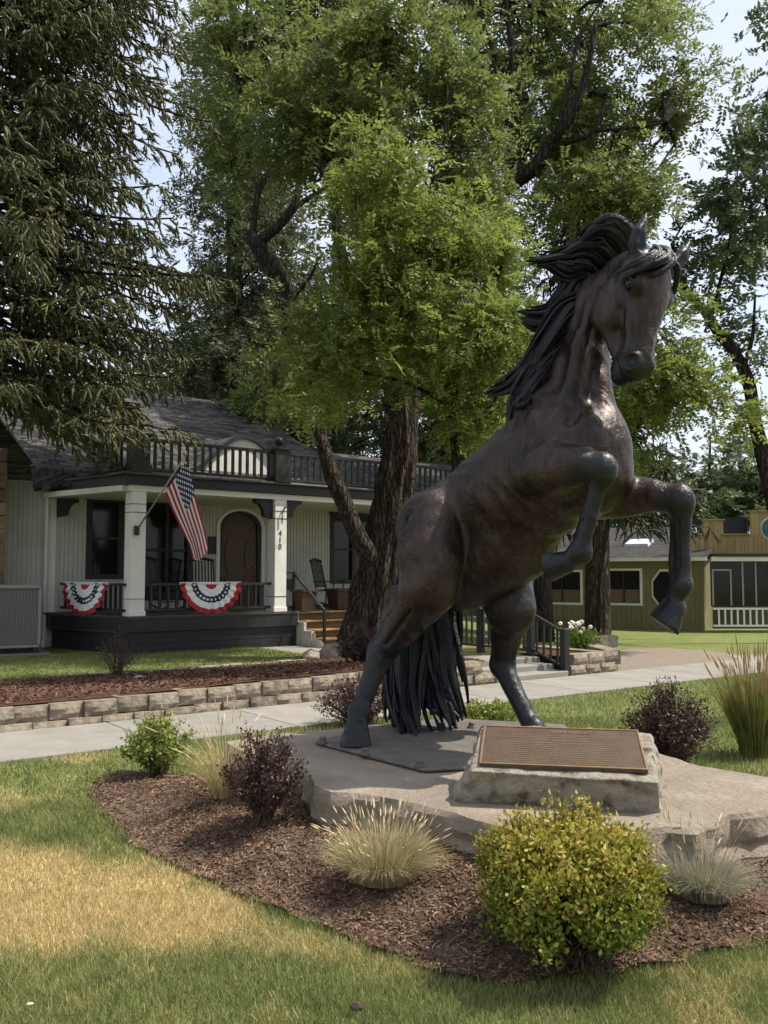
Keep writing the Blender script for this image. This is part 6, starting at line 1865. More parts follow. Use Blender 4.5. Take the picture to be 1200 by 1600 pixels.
    for s in (-1, 1):
        E(Hd(s * 0.118, -0.075, 0.235), AX, (0.050, 0.062, 0.075), 0.05)                 # brow
        E(Hd(s * 0.075, -0.25, 0.30), AX, (0.075, 0.185, 0.185), 0.045)                   # cheek
        A(Hd(s * 0.06, -0.31, 0.42), Hd(s * 0.02, -0.17, 0.74), 0.055, 0.042, 0.07)      # jaw
        A(Hd(s * 0.122, -0.105, 0.33), Hd(s * 0.088, -0.10, 0.54), 0.020, 0.013, 0.014)   # facial crest
        C([Hd(s * 0.128, -0.14, 0.36), Hd(s * 0.115, -0.17, 0.46), Hd(s * 0.085, -0.15, 0.60)], [0.008, 0.007, 0.005], 0.01)   # vein
        A(Hd(s * 0.125, -0.16, 0.40), Hd(s * 0.09, -0.15, 0.58), 0.010, 0.010, 0.05, op='sub')
        A(Hd(s * 0.105, -0.035, 0.36), Hd(s * 0.075, -0.03, 0.58), 0.018, 0.016, 0.05, op='sub')   # beside the nose bone
    E(Hd(0, -0.095, 0.765), AX, (0.090, 0.100, 0.098), 0.06)
    E(Hd(0, -0.175, 0.815), AX, (0.058, 0.058, 0.058), 0.04)
    for s in (-1, 1):
        E(Hd(s * 0.068, -0.040, 0.755), AX, (0.046, 0.040, 0.060), 0.035)
        E(Hd(s * 0.094, -0.026, 0.768), AX, (0.036, 0.044, 0.046), 0.012, op='sub')       # nostril
        A(Hd(s * 0.094, -0.150, 0.735), Hd(s * 0.06, -0.118, 0.86), 0.008, 0.008, 0.018, op='sub')   # mouth
        A(Hd(s * 0.150, -0.080, 0.225), Hd(s * 0.150, -0.098, 0.275), 0.030, 0.026, 0.03, op='sub')  # eye socket
        C([Hd(s * 0.158, -0.040, 0.252), Hd(s * 0.172, -0.075, 0.222), Hd(s * 0.158, -0.122, 0.232)], [0.011, 0.015, 0.010], 0.012)   # upper lid
        C([Hd(s * 0.152, -0.048, 0.270), Hd(s * 0.162, -0.082, 0.288), Hd(s * 0.150, -0.118, 0.272)], [0.009, 0.010, 0.008], 0.012)   # lower lid
        # ears
        if s < 0:
            ep = [Hd(-0.085, -0.13, 0.05), Hd(-0.114, -0.12, -0.05), Hd(-0.124, -0.105, -0.125), Hd(-0.108, -0.095, -0.265)]
            ec = [Hd(-0.122, -0.068, -0.02), Hd(-0.130, -0.058, -0.10), Hd(-0.118, -0.062, -0.175)]
        else:
            ep = [Hd(0.10, -0.12, 0.06), Hd(0.158, -0.09, -0.02), Hd(0.200, -0.07, -0.11), Hd(0.235, -0.06, -0.235)]
            ec = [Hd(0.160, -0.04, 0.0), Hd(0.200, -0.022, -0.09), Hd(0.226, -0.026, -0.17)]
        C(ep, [0.045, 0.058, 0.047, 0.009], 0.03)
        C(ec, [0.026, 0.032, 0.012], 0.02, op='sub')
    hh = np.maximum(0.035 - np.abs(body.F - f.F), 0) / 0.035
    f.F = np.minimum(body.F, f.F) - hh * hh * 0.035 * 0.25
    # poll: soft bridge from crest to skull
    f.cap(P(985, 428, 5.75), Hd(0, -0.17, 0.09), 0.13, 0.12, 0.07)
    # the hind hooves stand flat
    zi = int(np.ceil((SLAB_Z + 0.02 - f.lo[2]) / f.h))
    f.F[:, :, :zi] = 0.5
    V, Fc = f.extract()
    # patina: lower legs, muzzle and ears are blacker than the brown body
    def near(a, b, r0, r1):
        a = np.array(a); b = np.array(b); d = b - a
        t = np.clip(((V - a) @ d) / (d @ d), 0, 1)
        D = np.linalg.norm(V - a - t[:, None] * d, axis=1)
        return 1 - sstep(r0, r1, D)
    dk = np.zeros(len(V))
    for a, b, r0, r1 in ((P(598, 1030, 6.5), P(556, 1170, 6.35), 0.14, 0.32), (P(788, 1055, 6.84), P(846, 1180, 6.46), 0.14, 0.36),
                         (P(940, 745, 5.38), P(890, 885, 5.46), 0.10, 0.24), (P(890, 882, 5.46), P(840, 890, 5.56), 0.12, 0.2),
                         (P(1064, 800, 5.73), P(1060, 930, 5.75), 0.09, 0.22), (P(1055, 930, 5.75), P(1030, 990, 5.77), 0.12, 0.2),
                         (Hd(0, -0.10, 0.80), Hd(0, -0.12, 0.86), 0.10, 0.19), (Hd(-0.11, -0.12, -0.06), Hd(-0.112, -0.10, -0.2), 0.07, 0.12),
                         (Hd(0.158, -0.09, -0.02), Hd(0.235, -0.06, -0.235), 0.07, 0.12), (Hd(-0.15, -0.08, 0.24), Hd(-0.15, -0.09, 0.27), 0.03, 0.07),
                         (Hd(0.15, -0.08, 0.24), Hd(0.15, -0.09, 0.27), 0.03, 0.07)):
        dk = np.maximum(dk, near(a, b, r0, r1))
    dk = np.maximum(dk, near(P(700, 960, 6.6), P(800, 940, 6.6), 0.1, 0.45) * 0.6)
    # hand-modelled unevenness
    nrm_me = np_mesh('horse_body', V, Fc, M_BRONZE, True)
    nrm = np.zeros(len(V) * 3, np.float32); nrm_me.vertices.foreach_get('normal', nrm); nrm = nrm.reshape(-1, 3)
    q = V * 7.0
    dsp = 0.004 * (np.sin(q[:, 0] * 1.7 + 2 * np.sin(q[:, 1] * 1.3 + q[:, 2])) + np.sin(q[:, 2] * 2.3 + 2 * np.sin(q[:, 0] * 1.1 - q[:, 1] * 1.9)))
    q = V * 16.0
    wp = np.sin(q[:, 2] * 0.6 + q[:, 0] * 0.35) * 1.6
    dsp += 0.0038 * (1 - 2 * np.abs(np.sin(q[:, 0] * 0.9 + q[:, 2] * 0.55 + wp + 1.3 * np.sin(q[:, 1] * 0.5)))) * (0.5 + 0.5 * np.sin(V[:, 2] * 5 + V[:, 0] * 4))
    dsp += 0.0022 * np.sin(q[:, 2] * 1.9 + 2.2 * np.sin(q[:, 0] * 0.8)) * np.sin(q[:, 1] * 2.1 + q[:, 0])
    V2 = V + nrm * dsp[:, None] * (1 - 0.6 * dk)[:, None]
    nrm_me.vertices.foreach_set('co', V2.astype(np.float32).ravel())
    at = nrm_me.attributes.new('dark', 'FLOAT', 'POINT')
    at.data.foreach_set('value', dk.astype(np.float32))
    nrm_me.update()
    root = empty('horse_statue', (0.4, 6.6, SLAB_Z))
    tag(root, 'dark brown bronze statue of a rearing horse with windswept black mane on stone slab', 'statue')
    off = Vector(root.location)
    def part(name, me):
        o = link(name, me, root, -off); return o
    part('body', nrm_me)

    # ---- hair: bundles of sculpted strands
    def bez(p, t):
        # Catmull-Rom through guide points
        n = len(p) - 1
        x = min(max(t, 0), 0.9999) * n
        i = int(x); u = x - i
        p0, p1, p2, p3 = p[max(i - 1, 0)], p[i], p[i + 1], p[min(i + 2, n)]
        return 0.5 * (2 * p1 + (p2 - p0) * u + (2 * p0 - 5 * p1 + 4 * p2 - p3) * u * u + (3 * p1 - p0 - 3 * p2 + p3) * u ** 3)
    rng = random.Random(11)
    def lock(mb, guide, width, n, r, tip=0.12, seg=16, wav=0.02, core=True):
        """guide: list of 3-D points; width: how far strands spread from it at root, middle"""
        g = [Vector(p) for p in guide]
        if core:
            mb.tube([bez(g, i / seg) for i in range(seg + 1)],
                    [min(1, 0.15 + i / seg * 6) * width * (0.85 if i < seg * 0.6 else 0.85 * (1 - (i / seg - 0.6) / 0.42)) + 0.004 for i in range(seg + 1)], 10, flat=0.6)
        for s in range(n):
            ang = rng.uniform(0, 2 * math.pi); rad = width * rng.uniform(0.5, 1.2)
            ph = rng.uniform(0, 6.28); fr = rng.uniform(3, 6); t1 = rng.uniform(0.68, 1.0)
            pts, rr = [], []
            for i in range(seg + 1):
                t = i / seg * t1
                p = bez(g, t); q = bez(g, min(t + 0.03, 1.0))
                d = (q - p); d = d.normalized() if d.length > 1e-6 else Vector((0, 0, -1))
                sx = d.cross(Vector((0.3, 0.9, 0.2))).normalized(); sy = d.cross(sx)
                a = ang + 0.9 * t
                spread = rad * (1 - 0.9 * t ** 2.2)
                p = p + (sx * math.cos(a) + sy * math.sin(a) * 0.65) * spread + sx * (wav * t * math.sin(fr * t + ph)) + sy * (wav * t * math.cos(fr * t + ph))
                pts.append(p)
                rr.append(r * min(1, 0.25 + t * 7) * (0.65 + 0.5 * math.sin(min(t * 3, 1.57))) * (1 - (t / t1) ** 3 * (1 - tip)))
            mb.tube(pts, rr, 5, flat=0.5, twist=0.03 * rng.uniform(-1, 1))
    PV = lambda x, y, Y: Vector(P(x, y, Y))
    mb = MB()
    for g, wd, n in (
        ([(995, 412, 5.78), (985, 372, 5.80), (958, 348, 5.86), (930, 356, 5.92), (905, 370, 5.99)], 0.075, 20),
        ([(985, 412, 5.78), (968, 378, 5.82), (940, 362, 5.89), (915, 375, 5.96), (898, 384, 5.99)], 0.085, 22),
        ([(970, 415, 5.82), (945, 392, 5.88), (915, 385, 5.96), (885, 396, 6.02), (858, 404, 6.04)], 0.085, 22),
        ([(955, 424, 5.86), (925, 402, 5.92), (892, 402, 6.00), (855, 406, 6.04), (821, 408, 6.08)], 0.07, 22),
        ([(940, 434, 5.90), (912, 416, 5.96), (888, 424, 6.02), (862, 412, 6.06), (838, 410, 6.08)], 0.075, 18),
        ([(925, 448, 5.92), (900, 438, 5.99), (882, 462, 6.04), (855, 488, 6.08), (806, 487, 6.12)], 0.075, 22),
        ([(912, 462, 5.94), (890, 468, 6.02), (868, 498, 6.06), (838, 508, 6.10), (812, 496, 6.14)], 0.08, 20),
        ([(905, 475, 5.94), (882, 490, 6.02), (858, 530, 6.06), (832, 568, 6.10), (802, 600, 6.14)], 0.085, 24),
        ([(893, 500, 5.96), (868, 520, 6.04), (842, 560, 6.09), (805, 592, 6.16), (756, 616, 6.20)], 0.085, 24),
        ([(880, 528, 5.97), (855, 552, 6.02), (830, 582, 6.08), (800, 606, 6.12), (764, 620, 6.18)], 0.08, 20),
        ([(868, 548, 5.96), (848, 575, 6.00), (828, 602, 6.02), (810, 628, 6.04), (800, 645, 6.02)], 0.075, 20),
        ([(856, 575, 5.96), (838, 595, 5.99), (820, 614, 6.00), (812, 632, 5.97), (832, 618, 5.92)], 0.05, 14),
        ([(842, 600, 6.00), (824, 616, 6.02), (806, 638, 6.04), (795, 656, 6.06)], 0.05, 14)):
        gg = [PV(p[0], p[1], p[2] + (0.20, 0.12, 0.04, 0, 0)[i]) for i, p in enumerate(g)]
        low = g[0][1] > 470
        if low: gg = [PV(p[0], p[1], p[2] + (0.12, 0.02, -0.06, -0.08, -0.06)[i]) for i, p in enumerate(g)]
        lock(mb, gg, wd * (1.3 if low else 1.05), int(n * (1.3 if low else 1)), 0.024)
    part('mane', mb.mesh('mane', M_HAIR, False))
    fb = MB()
    for (a, n, wd) in (([Hd(0, -0.06, -0.06), Hd(-0.03, 0.03, 0.02), Hd(-0.10, 0.025, 0.10), Hd(-0.155, -0.03, 0.17), Hd(-0.20, -0.10, 0.24)], 20, 0.045),
                       ([Hd(-0.04, -0.08, -0.05), Hd(-0.07, -0.0, 0.02), Hd(-0.13, -0.02, 0.09), Hd(-0.185, -0.08, 0.15), Hd(-0.22, -0.15, 0.21)], 18, 0.04),
                       ([Hd(0.02, -0.06, -0.06), Hd(0.02, 0.035, 0.03), Hd(-0.03, 0.035, 0.12), Hd(-0.09, 0.01, 0.19)], 16, 0.04),
                       ([Hd(0.03, -0.06, -0.02), Hd(0.06, 0.02, 0.04), Hd(0.105, 0.01, 0.11), Hd(0.135, -0.02, 0.19), Hd(0.145, -0.05, 0.26)], 13, 0.028)):
        lock(fb, a, wd * 0.72, n, 0.0105, wav=0.008)
    part('forelock', fb.mesh('forelock', M_HAIR, False))
    eb = bpy.data.meshes.new('eye'); bm = bmesh.new(); bmesh.ops.create_uvsphere(bm, u_segments=20, v_segments=12, radius=0.034)
    bm.to_mesh(eb); bm.free(); eb.polygons.foreach_set('use_smooth', [True] * len(eb.polygons))
    eb.materials.append(mat('bronze_eye', (0.006, 0.006, 0.007), 0.15, metal=0.3, spec=0.6))
    for s_ in (-1, 1):
        o = link('eye', eb, root, Vector(Hd(s_ * 0.146, -0.082, 0.252)) - off)
    tb = MB()
    dock = PV(672, 835, 7.05)
    for (a, wd, n) in (([dock, PV(658, 880, 7.25), PV(640, 980, 7.15), PV(634, 1080, 7.0), PV(650, 1168, 6.72)], 0.12, 26),
                       ([dock, PV(668, 880, 7.25), PV(656, 980, 7.15), PV(640, 1070, 7.0), PV(640, 1150, 6.8)], 0.12, 22),
                       ([dock, PV(678, 900, 7.25), PV(684, 980, 7.15), PV(690, 1060, 7.05), PV(712, 1136, 6.95)], 0.12, 24),
                       ([dock, PV(682, 900, 7.25), PV(692, 980, 7.2), PV(702, 1050, 7.1), PV(716, 1128, 7.05)], 0.10, 20),
                       ([dock, PV(668, 900, 7.25), PV(666, 1000, 7.2), PV(682, 1085, 7.1), PV(714, 1138, 6.98)], 0.12, 20),
                       ([dock, PV(663, 900, 7.25), PV(642, 1000, 7.25), PV(618, 1080, 7.15), PV(616, 1146, 7.05)], 0.10, 20),
                       ([dock, PV(668, 900, 7.25), PV(672, 1000, 7.2), PV(678, 1080, 7.05), PV(690, 1148, 6.88)], 0.11, 20)):
        lock(tb, a, wd * 1.05, int(n * 1.1), 0.034, wav=0.085, tip=0.25)
    part('tail', tb.mesh('tail', M_HAIR, False))
    # ---- base plate and bolts
    pl = [G(492, 1163, SLAB_Z), G(578, 1186, SLAB_Z), G(664, 1208, SLAB_Z), G(790, 1200, SLAB_Z), G(930, 1168, SLAB_Z), G(880, 1136, SLAB_Z), G(700, 1126, SLAB_Z), G(600, 1136, SLAB_Z)]
    m = MB(); m.prism([(p.x, p.y) for p in pl], SLAB_Z + 0.004, SLAB_Z + 0.022)
    o = m.build('base_plate', M_PLATE, root, bevel=0.004, loc=-off)
    for (x, y) in ((504, 1162), (571, 1180), (656, 1199), (737, 1138), (690, 1130)):
        p = G(x, y, SLAB_Z + 0.02)
        b = MB(); b.lathe([(0.034, 0), (0.034, 0.012), (0.024, 0.014), (0.024, 0.04), (0.018, 0.046)], 6)
        b.build('bolt', M_PLATE, root, loc=Vector((p.x, p.y, SLAB_Z + 0.022)) - off)
    return root
M_PLATE = mat('bronze_plate', (0.10, 0.09, 0.08), 0.7, (0.18, 0.16, 0.14), 9, 7, bump=0.3, bscale=60, metal=0.3)
horse = build_horse()
# ================================================================== shrubs and ornamental grasses
def bz1(x, y): return float(bed_z(np.array([x]), np.array([y]))[0])
def ground_at(px, py, on_bed=True):
    """where the sight line meets the mulch mound (or the lawn)"""
    d = ray(px, py)
    if not on_bed: return G(px, py, 0.0)
    t = np.linspace(2.5, 7.5, 500)
    x, y, z = d.x * t / d.y, t, EYE + d.z * t / d.y
    bz_ = np.where(inpoly(x, y, BED), bed_z(x, y), 0.0)
    i = int(np.argmax(z <= bz_))
    return Vector((x[i], y[i], bz_[i]))
def tint_mat(name, cols, trans=0.3, rough=0.5, spec=0.3):
    m = bpy.data.materials.new(name); m.use_nodes = True
    t = m.node_tree; p = t.nodes['Principled BSDF']; N = t.nodes.new; K = t.links.new
    at = N('ShaderNodeAttribute'); at.attribute_name = 'tint'
    r = N('ShaderNodeValToRGB'); e = r.color_ramp.elements
    e[0].position = 0; e[0].color = (*cols[0], 1); e[1].position = 1; e[1].color = (*cols[-1], 1)
    for i, q in enumerate(cols[1:-1]):
        x = e.new((i + 1) / (len(cols) - 1)); x.color = (*q, 1)
    K(at.outputs['Fac'], r.inputs['Fac']); K(r.outputs['Color'], p.inputs['Base Color'])
    p.inputs['Roughness'].default_value = rough; p.inputs['Specular IOR Level'].default_value = spec
    tr = N('ShaderNodeBsdfTranslucent'); ms = N('ShaderNodeMixShader'); ms.inputs['Fac'].default_value = trans
    K(r.outputs['Color'], tr.inputs['Color']); K(p.outputs[0], ms.inputs[1]); K(tr.outputs[0], ms.inputs[2])
    K(ms.outputs[0], t.nodes['Material Output'].inputs['Surface'])
    return m
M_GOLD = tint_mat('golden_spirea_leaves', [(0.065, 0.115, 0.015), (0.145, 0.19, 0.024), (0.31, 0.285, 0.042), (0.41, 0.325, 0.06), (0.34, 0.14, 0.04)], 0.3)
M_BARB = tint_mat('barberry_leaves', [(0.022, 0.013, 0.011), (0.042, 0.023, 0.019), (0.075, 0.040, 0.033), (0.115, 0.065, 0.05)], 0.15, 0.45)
M_SPI = tint_mat('green_spirea_leaves', [(0.055, 0.10, 0.018), (0.12, 0.18, 0.03), (0.22, 0.26, 0.05), (0.36, 0.33, 0.08)], 0.3)
M_STEM = mat('shrub_stem', (0.05, 0.032, 0.022), 0.9, (0.10, 0.07, 0.05), 20, 4)
def leaf_obj(name, V, tint, m, parent, off):
    me = np_mesh(name, V, quads(len(V) // 4), m)
    add_attr(me, 'tint', np.repeat(tint, 4)); return link(name, me, parent, off)

def shrub(name, label, base, w, h, m, seed, n_stem, leaf_n, lf, lw, dome=True, tintf=None, spread=0.6, dens=1.0, stem_r=0.006, group=None, wild=0.0):
    """stems fan out of one foot; leaves sit along their outer parts"""
    rs = np.random.RandomState(seed)
    root = empty(name, base); tag(root, label, 'shrub', group); off = -Vector(base)
    mb = MB(); PP, DD = [], []
    for i in range(n_stem):
        a = rs.uniform(0, 6.28); e = math.sqrt(rs.uniform(0, 1))
        if dome:
            ph = math.acos(1 - rs.uniform(0, 1.12)); d = np.array((math.sin(ph) * math.cos(a), math.sin(ph) * math.sin(a), math.cos(ph)))
            d = np.sign(d) * np.abs(d) ** 0.80
            tip = np.array(base) + np.array((0, 0, h * 0.40)) + d * np.array((w / 2, w / 2, h * 0.56)) * rs.uniform(0.88, 1.03) * (1 + 0.10 * math.sin(3 * a + 1) * math.sin(ph * 3 + seed) + 0.06 * math.sin(7 * a + 2 * ph)) * (1.13 if rs.uniform() < 0.04 else 1)
        else:
            tip = np.array(base) + np.array((math.cos(a) * e * w / 2, math.sin(a) * e * w / 2, h * (1 - 0.45 * e * e) * rs.uniform(0.72, 1.0 + wild)))
        foot = np.array(base) + np.array((rs.normal() * 0.05 * w, rs.normal() * 0.05 * w, 0))
        mid = foot * 0.5 + tip * 0.5 + np.array((math.cos(a), math.sin(a), 0)) * (-0.04 * w) + rs.normal(size=3) * 0.02
        pts = []
        for k in range(6):
            t = k / 5; pts.append(Vector((1 - t) ** 2 * foot + 2 * t * (1 - t) * mid + t * t * tip))
        mb.tube(pts, [stem_r * (1 - 0.7 * k / 5) for k in range(6)], 4, cap=False)
        t0 = 1 - spread
        for k in range(leaf_n):
            t = t0 + (1 - t0) * (rs.uniform(0, 1) ** 0.7)
            p = (1 - t) ** 2 * foot + 2 * t * (1 - t) * mid + t * t * tip
            d = nz3(2 * (1 - t) * (mid - foot) + 2 * t * (tip - mid))
            PP.append(p + rs.normal(size=3) * 0.012 * (1 + w)); DD.append(d)
    PP = np.array(PP); DD = np.array(DD); n = len(PP)
    ax = nz3(DD * 0.5 + rs.normal(size=(n, 3)) * 0.7 + np.array((0, 0, 0.25)))
    outw = nz3(PP - (np.array(base) + np.array((0, 0, h * 0.3))))
    si = nz3(np.cross(ax, outw + rs.normal(size=(n, 3)) * 0.5))
    V = leaves(PP, ax, si, lf * rs.uniform(0.6, 1.3, n), lw * rs.uniform(0.7, 1.2, n))
    zr = (PP[:, 2] - base[2]) / h
    r = np.linalg.norm((PP - np.array(base))[:, :2], axis=1) / (w / 2)
    ti = tintf(zr, r, rs, n, PP)
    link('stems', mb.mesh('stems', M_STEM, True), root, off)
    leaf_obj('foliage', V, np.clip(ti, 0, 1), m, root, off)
    return root
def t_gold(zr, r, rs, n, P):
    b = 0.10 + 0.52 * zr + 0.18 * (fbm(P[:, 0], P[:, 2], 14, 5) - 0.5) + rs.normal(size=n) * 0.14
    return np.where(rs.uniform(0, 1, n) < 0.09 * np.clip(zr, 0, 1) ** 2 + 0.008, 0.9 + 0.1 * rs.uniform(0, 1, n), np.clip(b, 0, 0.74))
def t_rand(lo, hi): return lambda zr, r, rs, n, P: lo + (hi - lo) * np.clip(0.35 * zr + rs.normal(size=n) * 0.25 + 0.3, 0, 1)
p = ground_at(888, 1498)
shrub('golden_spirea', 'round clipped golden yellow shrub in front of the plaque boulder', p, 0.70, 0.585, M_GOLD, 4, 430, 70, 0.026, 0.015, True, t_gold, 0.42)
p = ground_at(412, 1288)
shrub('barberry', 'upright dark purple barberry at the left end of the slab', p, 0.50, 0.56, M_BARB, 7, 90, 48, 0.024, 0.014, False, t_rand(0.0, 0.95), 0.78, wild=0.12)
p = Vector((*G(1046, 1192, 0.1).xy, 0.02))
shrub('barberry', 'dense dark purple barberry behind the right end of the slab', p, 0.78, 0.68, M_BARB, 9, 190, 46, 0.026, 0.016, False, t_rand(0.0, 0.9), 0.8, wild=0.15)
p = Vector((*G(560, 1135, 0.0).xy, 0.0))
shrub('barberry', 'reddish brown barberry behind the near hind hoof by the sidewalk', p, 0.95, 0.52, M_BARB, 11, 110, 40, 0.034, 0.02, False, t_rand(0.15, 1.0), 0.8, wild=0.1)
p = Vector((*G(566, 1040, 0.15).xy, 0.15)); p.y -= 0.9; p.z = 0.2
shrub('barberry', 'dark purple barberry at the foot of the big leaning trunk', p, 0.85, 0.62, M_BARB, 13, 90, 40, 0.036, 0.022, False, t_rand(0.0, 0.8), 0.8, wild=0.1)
p = ground_at(246, 1212)
shrub('green_spirea', 'loose yellow-green shrub at the left tip of the bed', p, 0.62, 0.42, M_SPI, 15, 95, 46, 0.036, 0.02, False, t_rand(0.05, 0.95), 0.7, wild=0.2)
p = Vector((*G(758, 1140, 0.0).xy, 0.0))
shrub('green_spirea', 'small yellow-green shrub between the tail and the far hind leg', p, 0.62, 0.30, M_SPI, 17, 80, 40, 0.036, 0.02, True, t_rand(0.2, 1.0), 0.6)
p = G(182, 1052, 0.15); s_, t_ = to_st(p.x, p.y); p.z = float(terr_z(s_, t_))
shrub('barberry', 'thin nearly bare purple shrub in the mulch before the porch', p, 0.72, 0.66, M_BARB, 19, 46, 16, 0.03, 0.018, False, t_rand(0.2, 0.8), 0.6, wild=0.25)

def grass_tuft(name, label, base, w, h, n, cols, seed, blade_w=0.004, heads=0, head_h=None, head_col=None, arch=0.55, up=0.35, stalk_up=0.9, group=None, foot=0.2):
    rs = np.random.RandomState(seed); root = empty(name, base); tag(root, label, 'ornamental grass', group); off = -Vector(base)
    def curves(nn, L_, lean, wd):
        a = rs.uniform(0, 6.28, nn); ln = L_ * rs.uniform(0.6, 1.1, nn); le = lean * rs.uniform(0.1, 1.2, nn)
        f = np.array(base) + np.stack([np.cos(a), np.sin(a), 0 * a], 1) * (rs.uniform(0, 1, nn) ** 0.5 * w * foot)[:, None]
        h3 = np.stack([np.cos(a), np.sin(a), 0 * a], 1)
        sd = np.stack([-np.sin(a), np.cos(a), 0 * a], 1); tw = rs.uniform(0, 3.14, nn)
        pts = []
        K_ = 5
        for k in range(K_ + 1):
            t = k / K_
            hor = le * ln * (t ** 1.4); ver = ln * (t - 0.55 * le * t * t)
            pts.append(f + h3 * hor[:, None] + np.array((0, 0, 1.0)) * ver[:, None])
        V, F = [], []
        wv = nz3(sd * np.cos(tw)[:, None] + h3 * np.sin(tw)[:, None])
        for k in range(K_ + 1):
            ww = wd * (1 - (k / K_) ** 2 * 0.9)
            V.append(pts[k] - wv * ww / 2); V.append(pts[k] + wv * ww / 2)
        V = np.stack(V, 1).reshape(-1, 3)
        b = np.arange(nn)[:, None] * (2 * (K_ + 1))
        F = np.concatenate([b + np.array([[2 * k, 2 * k + 1, 2 * k + 3, 2 * k + 2]]) for k in range(K_)])
        return V, F, pts, a
    V, F, pts, a = curves(n, h, arch, blade_w)
    m = mat(label[:40], cols[0], 0.7, cols[1], 9, 3, island=0.35, trans=0.25)
    link('blades', np_mesh('blades', V, F, m), root, off)
    if heads:
        V, F, pts, a = curves(heads, head_h, stalk_up, blade_w * 0.7)
        m2 = mat(label[:40] + ' head', head_col, 0.8, tuple(c * 1.25 for c in head_col), 12, 3, island=0.25, trans=0.25)
        link('stalks', np_mesh('stalks', V, F, m2), root, off)
        hb_ = MB()
        P4, P5 = pts[4], pts[5]
        for i in range(heads):
            p5 = Vector(P5[i]); d = (p5 - Vector(P4[i])).normalized(); L_ = head_h * 0.15 * rs.uniform(0.7, 1.3)
            hb_.tube([p5 - d * L_ * 0.5, p5 - d * L_ * 0.2, p5 + d * L_ * 0.15, p5 + d * L_ * 0.5], [0.001, blade_w * 1.5, blade_w * 1.2, 0.0008], 5, cap=False)
        link('seed_heads', hb_.mesh('seed_heads', m2, True), root, off)
    return root
p = ground_at(600, 1372)
grass_tuft('fescue_grass', 'pale straw tuft of ornamental grass left of the golden shrub', p, 0.5, 0.27, 3200, ((0.30, 0.26, 0.13), (0.46, 0.40, 0.22)), 3, 0.0028, 120, 0.36, (0.60, 0.49, 0.30), 0.9, stalk_up=0.55, foot=0.32)
p = ground_at(1098, 1400)
grass_tuft('fescue_grass', 'blue-grey tuft of ornamental grass right of the golden shrub', p, 0.42, 0.24, 2600, ((0.25, 0.24, 0.155), (0.40, 0.38, 0.27)), 5, 0.0026, 26, 0.40, (0.55, 0.45, 0.28), 0.9, stalk_up=0.5, foot=0.28)
p = ground_at(352, 1245)
grass_tuft('feather_grass', 'tall wispy straw-coloured grass between the green shrub and left barberry', p, 0.4, 0.52, 420, ((0.36, 0.29, 0.13), (0.52, 0.43, 0.22)), 7, 0.003, 40, 0.62, (0.58, 0.48, 0.27), 0.75, stalk_up=0.55)
p = Vector((*G(1182, 1182, 0.0).xy, 0.0))
grass_tuft('reed_grass', 'tall green-gold clump of feather reed grass at the right edge', p, 0.66, 0.80, 2600, ((0.13, 0.15, 0.035), (0.27, 0.26, 0.075)), 9, 0.005, 150, 0.95, (0.45, 0.33, 0.17), 0.34, stalk_up=0.26)

# ---- daisies by the wall
db = W(904, 998, 16.4); db.z = 0.22
dz = empty('daisy_plant', db); tag(dz, 'clump of white daisies beside the zigzag border stones', 'flowers')
rs = np.random.RandomState(2)
n = 1500
P = np.array(db) + np.stack([rs.normal(size=n) * 0.16, rs.normal(size=n) * 0.14, rs.uniform(0, 0.32, n)], 1)
ax = nz3(rs.normal(size=(n, 3)) * 0.6 + np.array((0, 0, 0.8))); si = nz3(np.cross(ax, rs.normal(size=(n, 3))))
leaf_obj('foliage', leaves(P, ax, si, 0.10 * rs.uniform(0.6, 1.2, n), 0.03 * rs.uniform(0.7, 1.2, n)), rs.uniform(0, 0.6, n), M_SPI, dz, -db)
M_PETAL = mat('white_petal', (0.80, 0.79, 0.75), 0.7); M_EYE = mat('yellow_eye', (0.55, 0.36, 0.04), 0.8)
for i in range(22):
    c = Vector((rs.normal() * 0.17, rs.normal() * 0.12, rs.uniform(0.28, 0.5)))
    d = Vector((rs.normal() * 0.4, -0.9 + rs.normal() * 0.3, 0.6)).normalized()
    b = MB()
    Mx = Matrix.Translation(c) @ d.to_track_quat('Z', 'Y').to_matrix().to_4x4()
    for k in range(12):
        a0 = 2 * math.pi * k / 12
        u = Vector((math.cos(a0), math.sin(a0), 0)); v_ = Vector((-math.sin(a0), math.cos(a0), 0))
        b.add([Mx @ (u * 0.012), Mx @ (u * 0.030 + v_ * 0.010), Mx @ (u * 0.044 + Vector((0, 0, -0.008))), Mx @ (u * 0.030 - v_ * 0.010)], [(0, 1, 2, 3)])
    f = b.build('daisy', M_PETAL, dz)
    b = MB(); b.lathe([(0.017, 0.0), (0.015, 0.008), (0.006, 0.012)], 8); b.build('eye', M_EYE, f, loc=c, rot=d.to_track_quat('Z', 'Y').to_euler())
    MB().tube([(c.x * 0.5, c.y * 0.5, 0), tuple(c * 0.75), tuple(c)], 0.005, 4).build('stem', M_STEM, f)

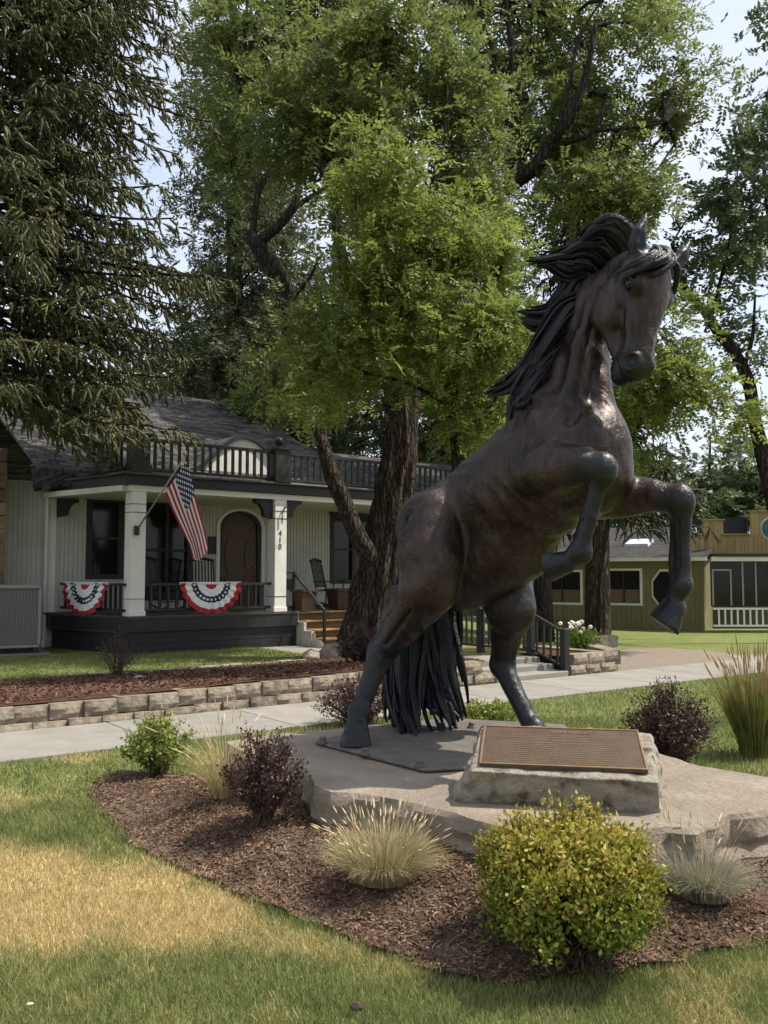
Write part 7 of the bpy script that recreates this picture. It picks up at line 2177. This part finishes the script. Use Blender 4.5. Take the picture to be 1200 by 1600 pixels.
# ================================================================== lawn grass
def blades(name, X, Y, Z, hgt, wid, seed, label):
    rs = np.random.RandomState(seed); n = len(X)
    dr = dryness(X, Y)
    h = hgt * rs.uniform(0.5, 1.25, n) * (1 - 0.25 * dr); a = rs.uniform(0, 6.28, n); le = rs.uniform(0.1, 0.9, n)
    f = np.stack([X, Y, Z], 1); ho = np.stack([np.cos(a), np.sin(a), 0 * a], 1)
    b = rs.uniform(0, 6.28, n); sd = np.stack([np.cos(b), np.sin(b), 0 * b], 1) * (wid * rs.uniform(0.7, 1.2, n))[:, None]
    up = np.array((0, 0, 1.0))
    m1 = f + ho * (h * le * 0.35)[:, None] + up * (h * 0.6)[:, None]; t = f + ho * (h * le)[:, None] + up * (h * (1 - 0.25 * le))[:, None]
    V = np.stack([f - sd, f + sd, t + sd * 0.25, t - sd * 0.25], 1).reshape(-1, 3)
    F = np.arange(n * 4).reshape(n, 4)
    me = np_mesh(name, V, F, M_BLADE)
    add_attr(me, 'dry', np.repeat(np.clip(np.where(rs.uniform(0, 1, n) < dr * 0.98 - 0.05, 0.75 + 0.25 * rs.uniform(0, 1, n), dr * 0.35 + rs.normal(size=n) * 0.1), 0, 1), 4))
    o = link(name, me); tag(o, label, 'grass', kind='stuff'); return o
rs = np.random.RandomState(77)
def scatter(x0, x1, y0, y1, dens):
    n = int((x1 - x0) * (y1 - y0) * dens); return rs.uniform(x0, x1, n), rs.uniform(y0, y1, n)
slab_poly = [tuple(q) for q in sp]
bed_in = [tuple(bc + (np.array(q) - bc) * 0.985) for q in BED]
def clear(X, Y):
    k = ~inpoly(X, Y, bed_in) & ~inpoly(X, Y, slab_poly)
    t = (X - S_O[0]) * E2[0] + (Y - S_O[1]) * E2[1]
    k &= (t < 0.015)
    k &= np.abs(X) < (Y * 0.46 + 0.35)
    return X[k], Y[k]
X1, Y1 = clear(*scatter(-2.6, 2.3, 2.85, 4.6, 20000))
X2, Y2 = clear(*scatter(-3.4, 3.0, 4.6, 6.4, 11000))
X3, Y3 = clear(*scatter(-4.4, 5.5, 6.4, 10.0, 2400))
X4, Y4 = clear(*scatter(-1.0, 8.0, 9.0, 15, 1300))
blades('lawn_grass', X1, Y1, 0 * X1, 0.042, 0.0018, 1, 'short green and straw lawn grass in the foreground')
blades('lawn_grass', X2, Y2, 0 * X2, 0.042, 0.0024, 2, 'short lawn grass left of the planting bed')
blades('lawn_grass', np.concatenate([X3, X4]), np.concatenate([Y3, Y4]), np.zeros(len(X3) + len(X4)), 0.045, 0.0042, 3, 'short lawn grass between statue and sidewalk')
a = rs.uniform(-4.5, 3.0, 16000); b = rs.uniform(5.35, 9.0, 16000)
blades('lawn_grass', S_O[0] + E1[0] * a + E2[0] * b, S_O[1] + E1[1] * a + E2[1] * b, terr_z(a, b), 0.05, 0.006, 4, 'short lawn grass in front of the porch deck')
# ---- small litter on the lawn
M_LITTER = mat('dry_leaf', (0.42, 0.36, 0.28), 0.9, (0.55, 0.48, 0.38), 20, 4)
for (x, y, lb, mm, sz) in ((47, 1568, 'small pale dry leaf on the grass at the lower left', M_LITTER, 0.013), (557, 1573, 'small dark pine cone on the grass at the bottom edge', M_STEM, 0.022)):
    p = G(x, y, 0.035)
    bm = bmesh.new(); bmesh.ops.create_icosphere(bm, subdivisions=2, radius=1)
    for v in bm.verts:
        k = 1 + 0.25 * mnoise.noise(v.co * 3)
        v.co = Vector((v.co.x * sz * k, v.co.y * sz * 0.7 * k, v.co.z * sz * (0.25 if mm is M_LITTER else 0.8) * k))
    me = bpy.data.meshes.new('litter'); bm.to_mesh(me); bm.free(); me.materials.append(mm)
    tag(link('fallen_leaf' if mm is M_LITTER else 'pine_cone', me, None, p), lb, 'leaf' if mm is M_LITTER else 'cone')
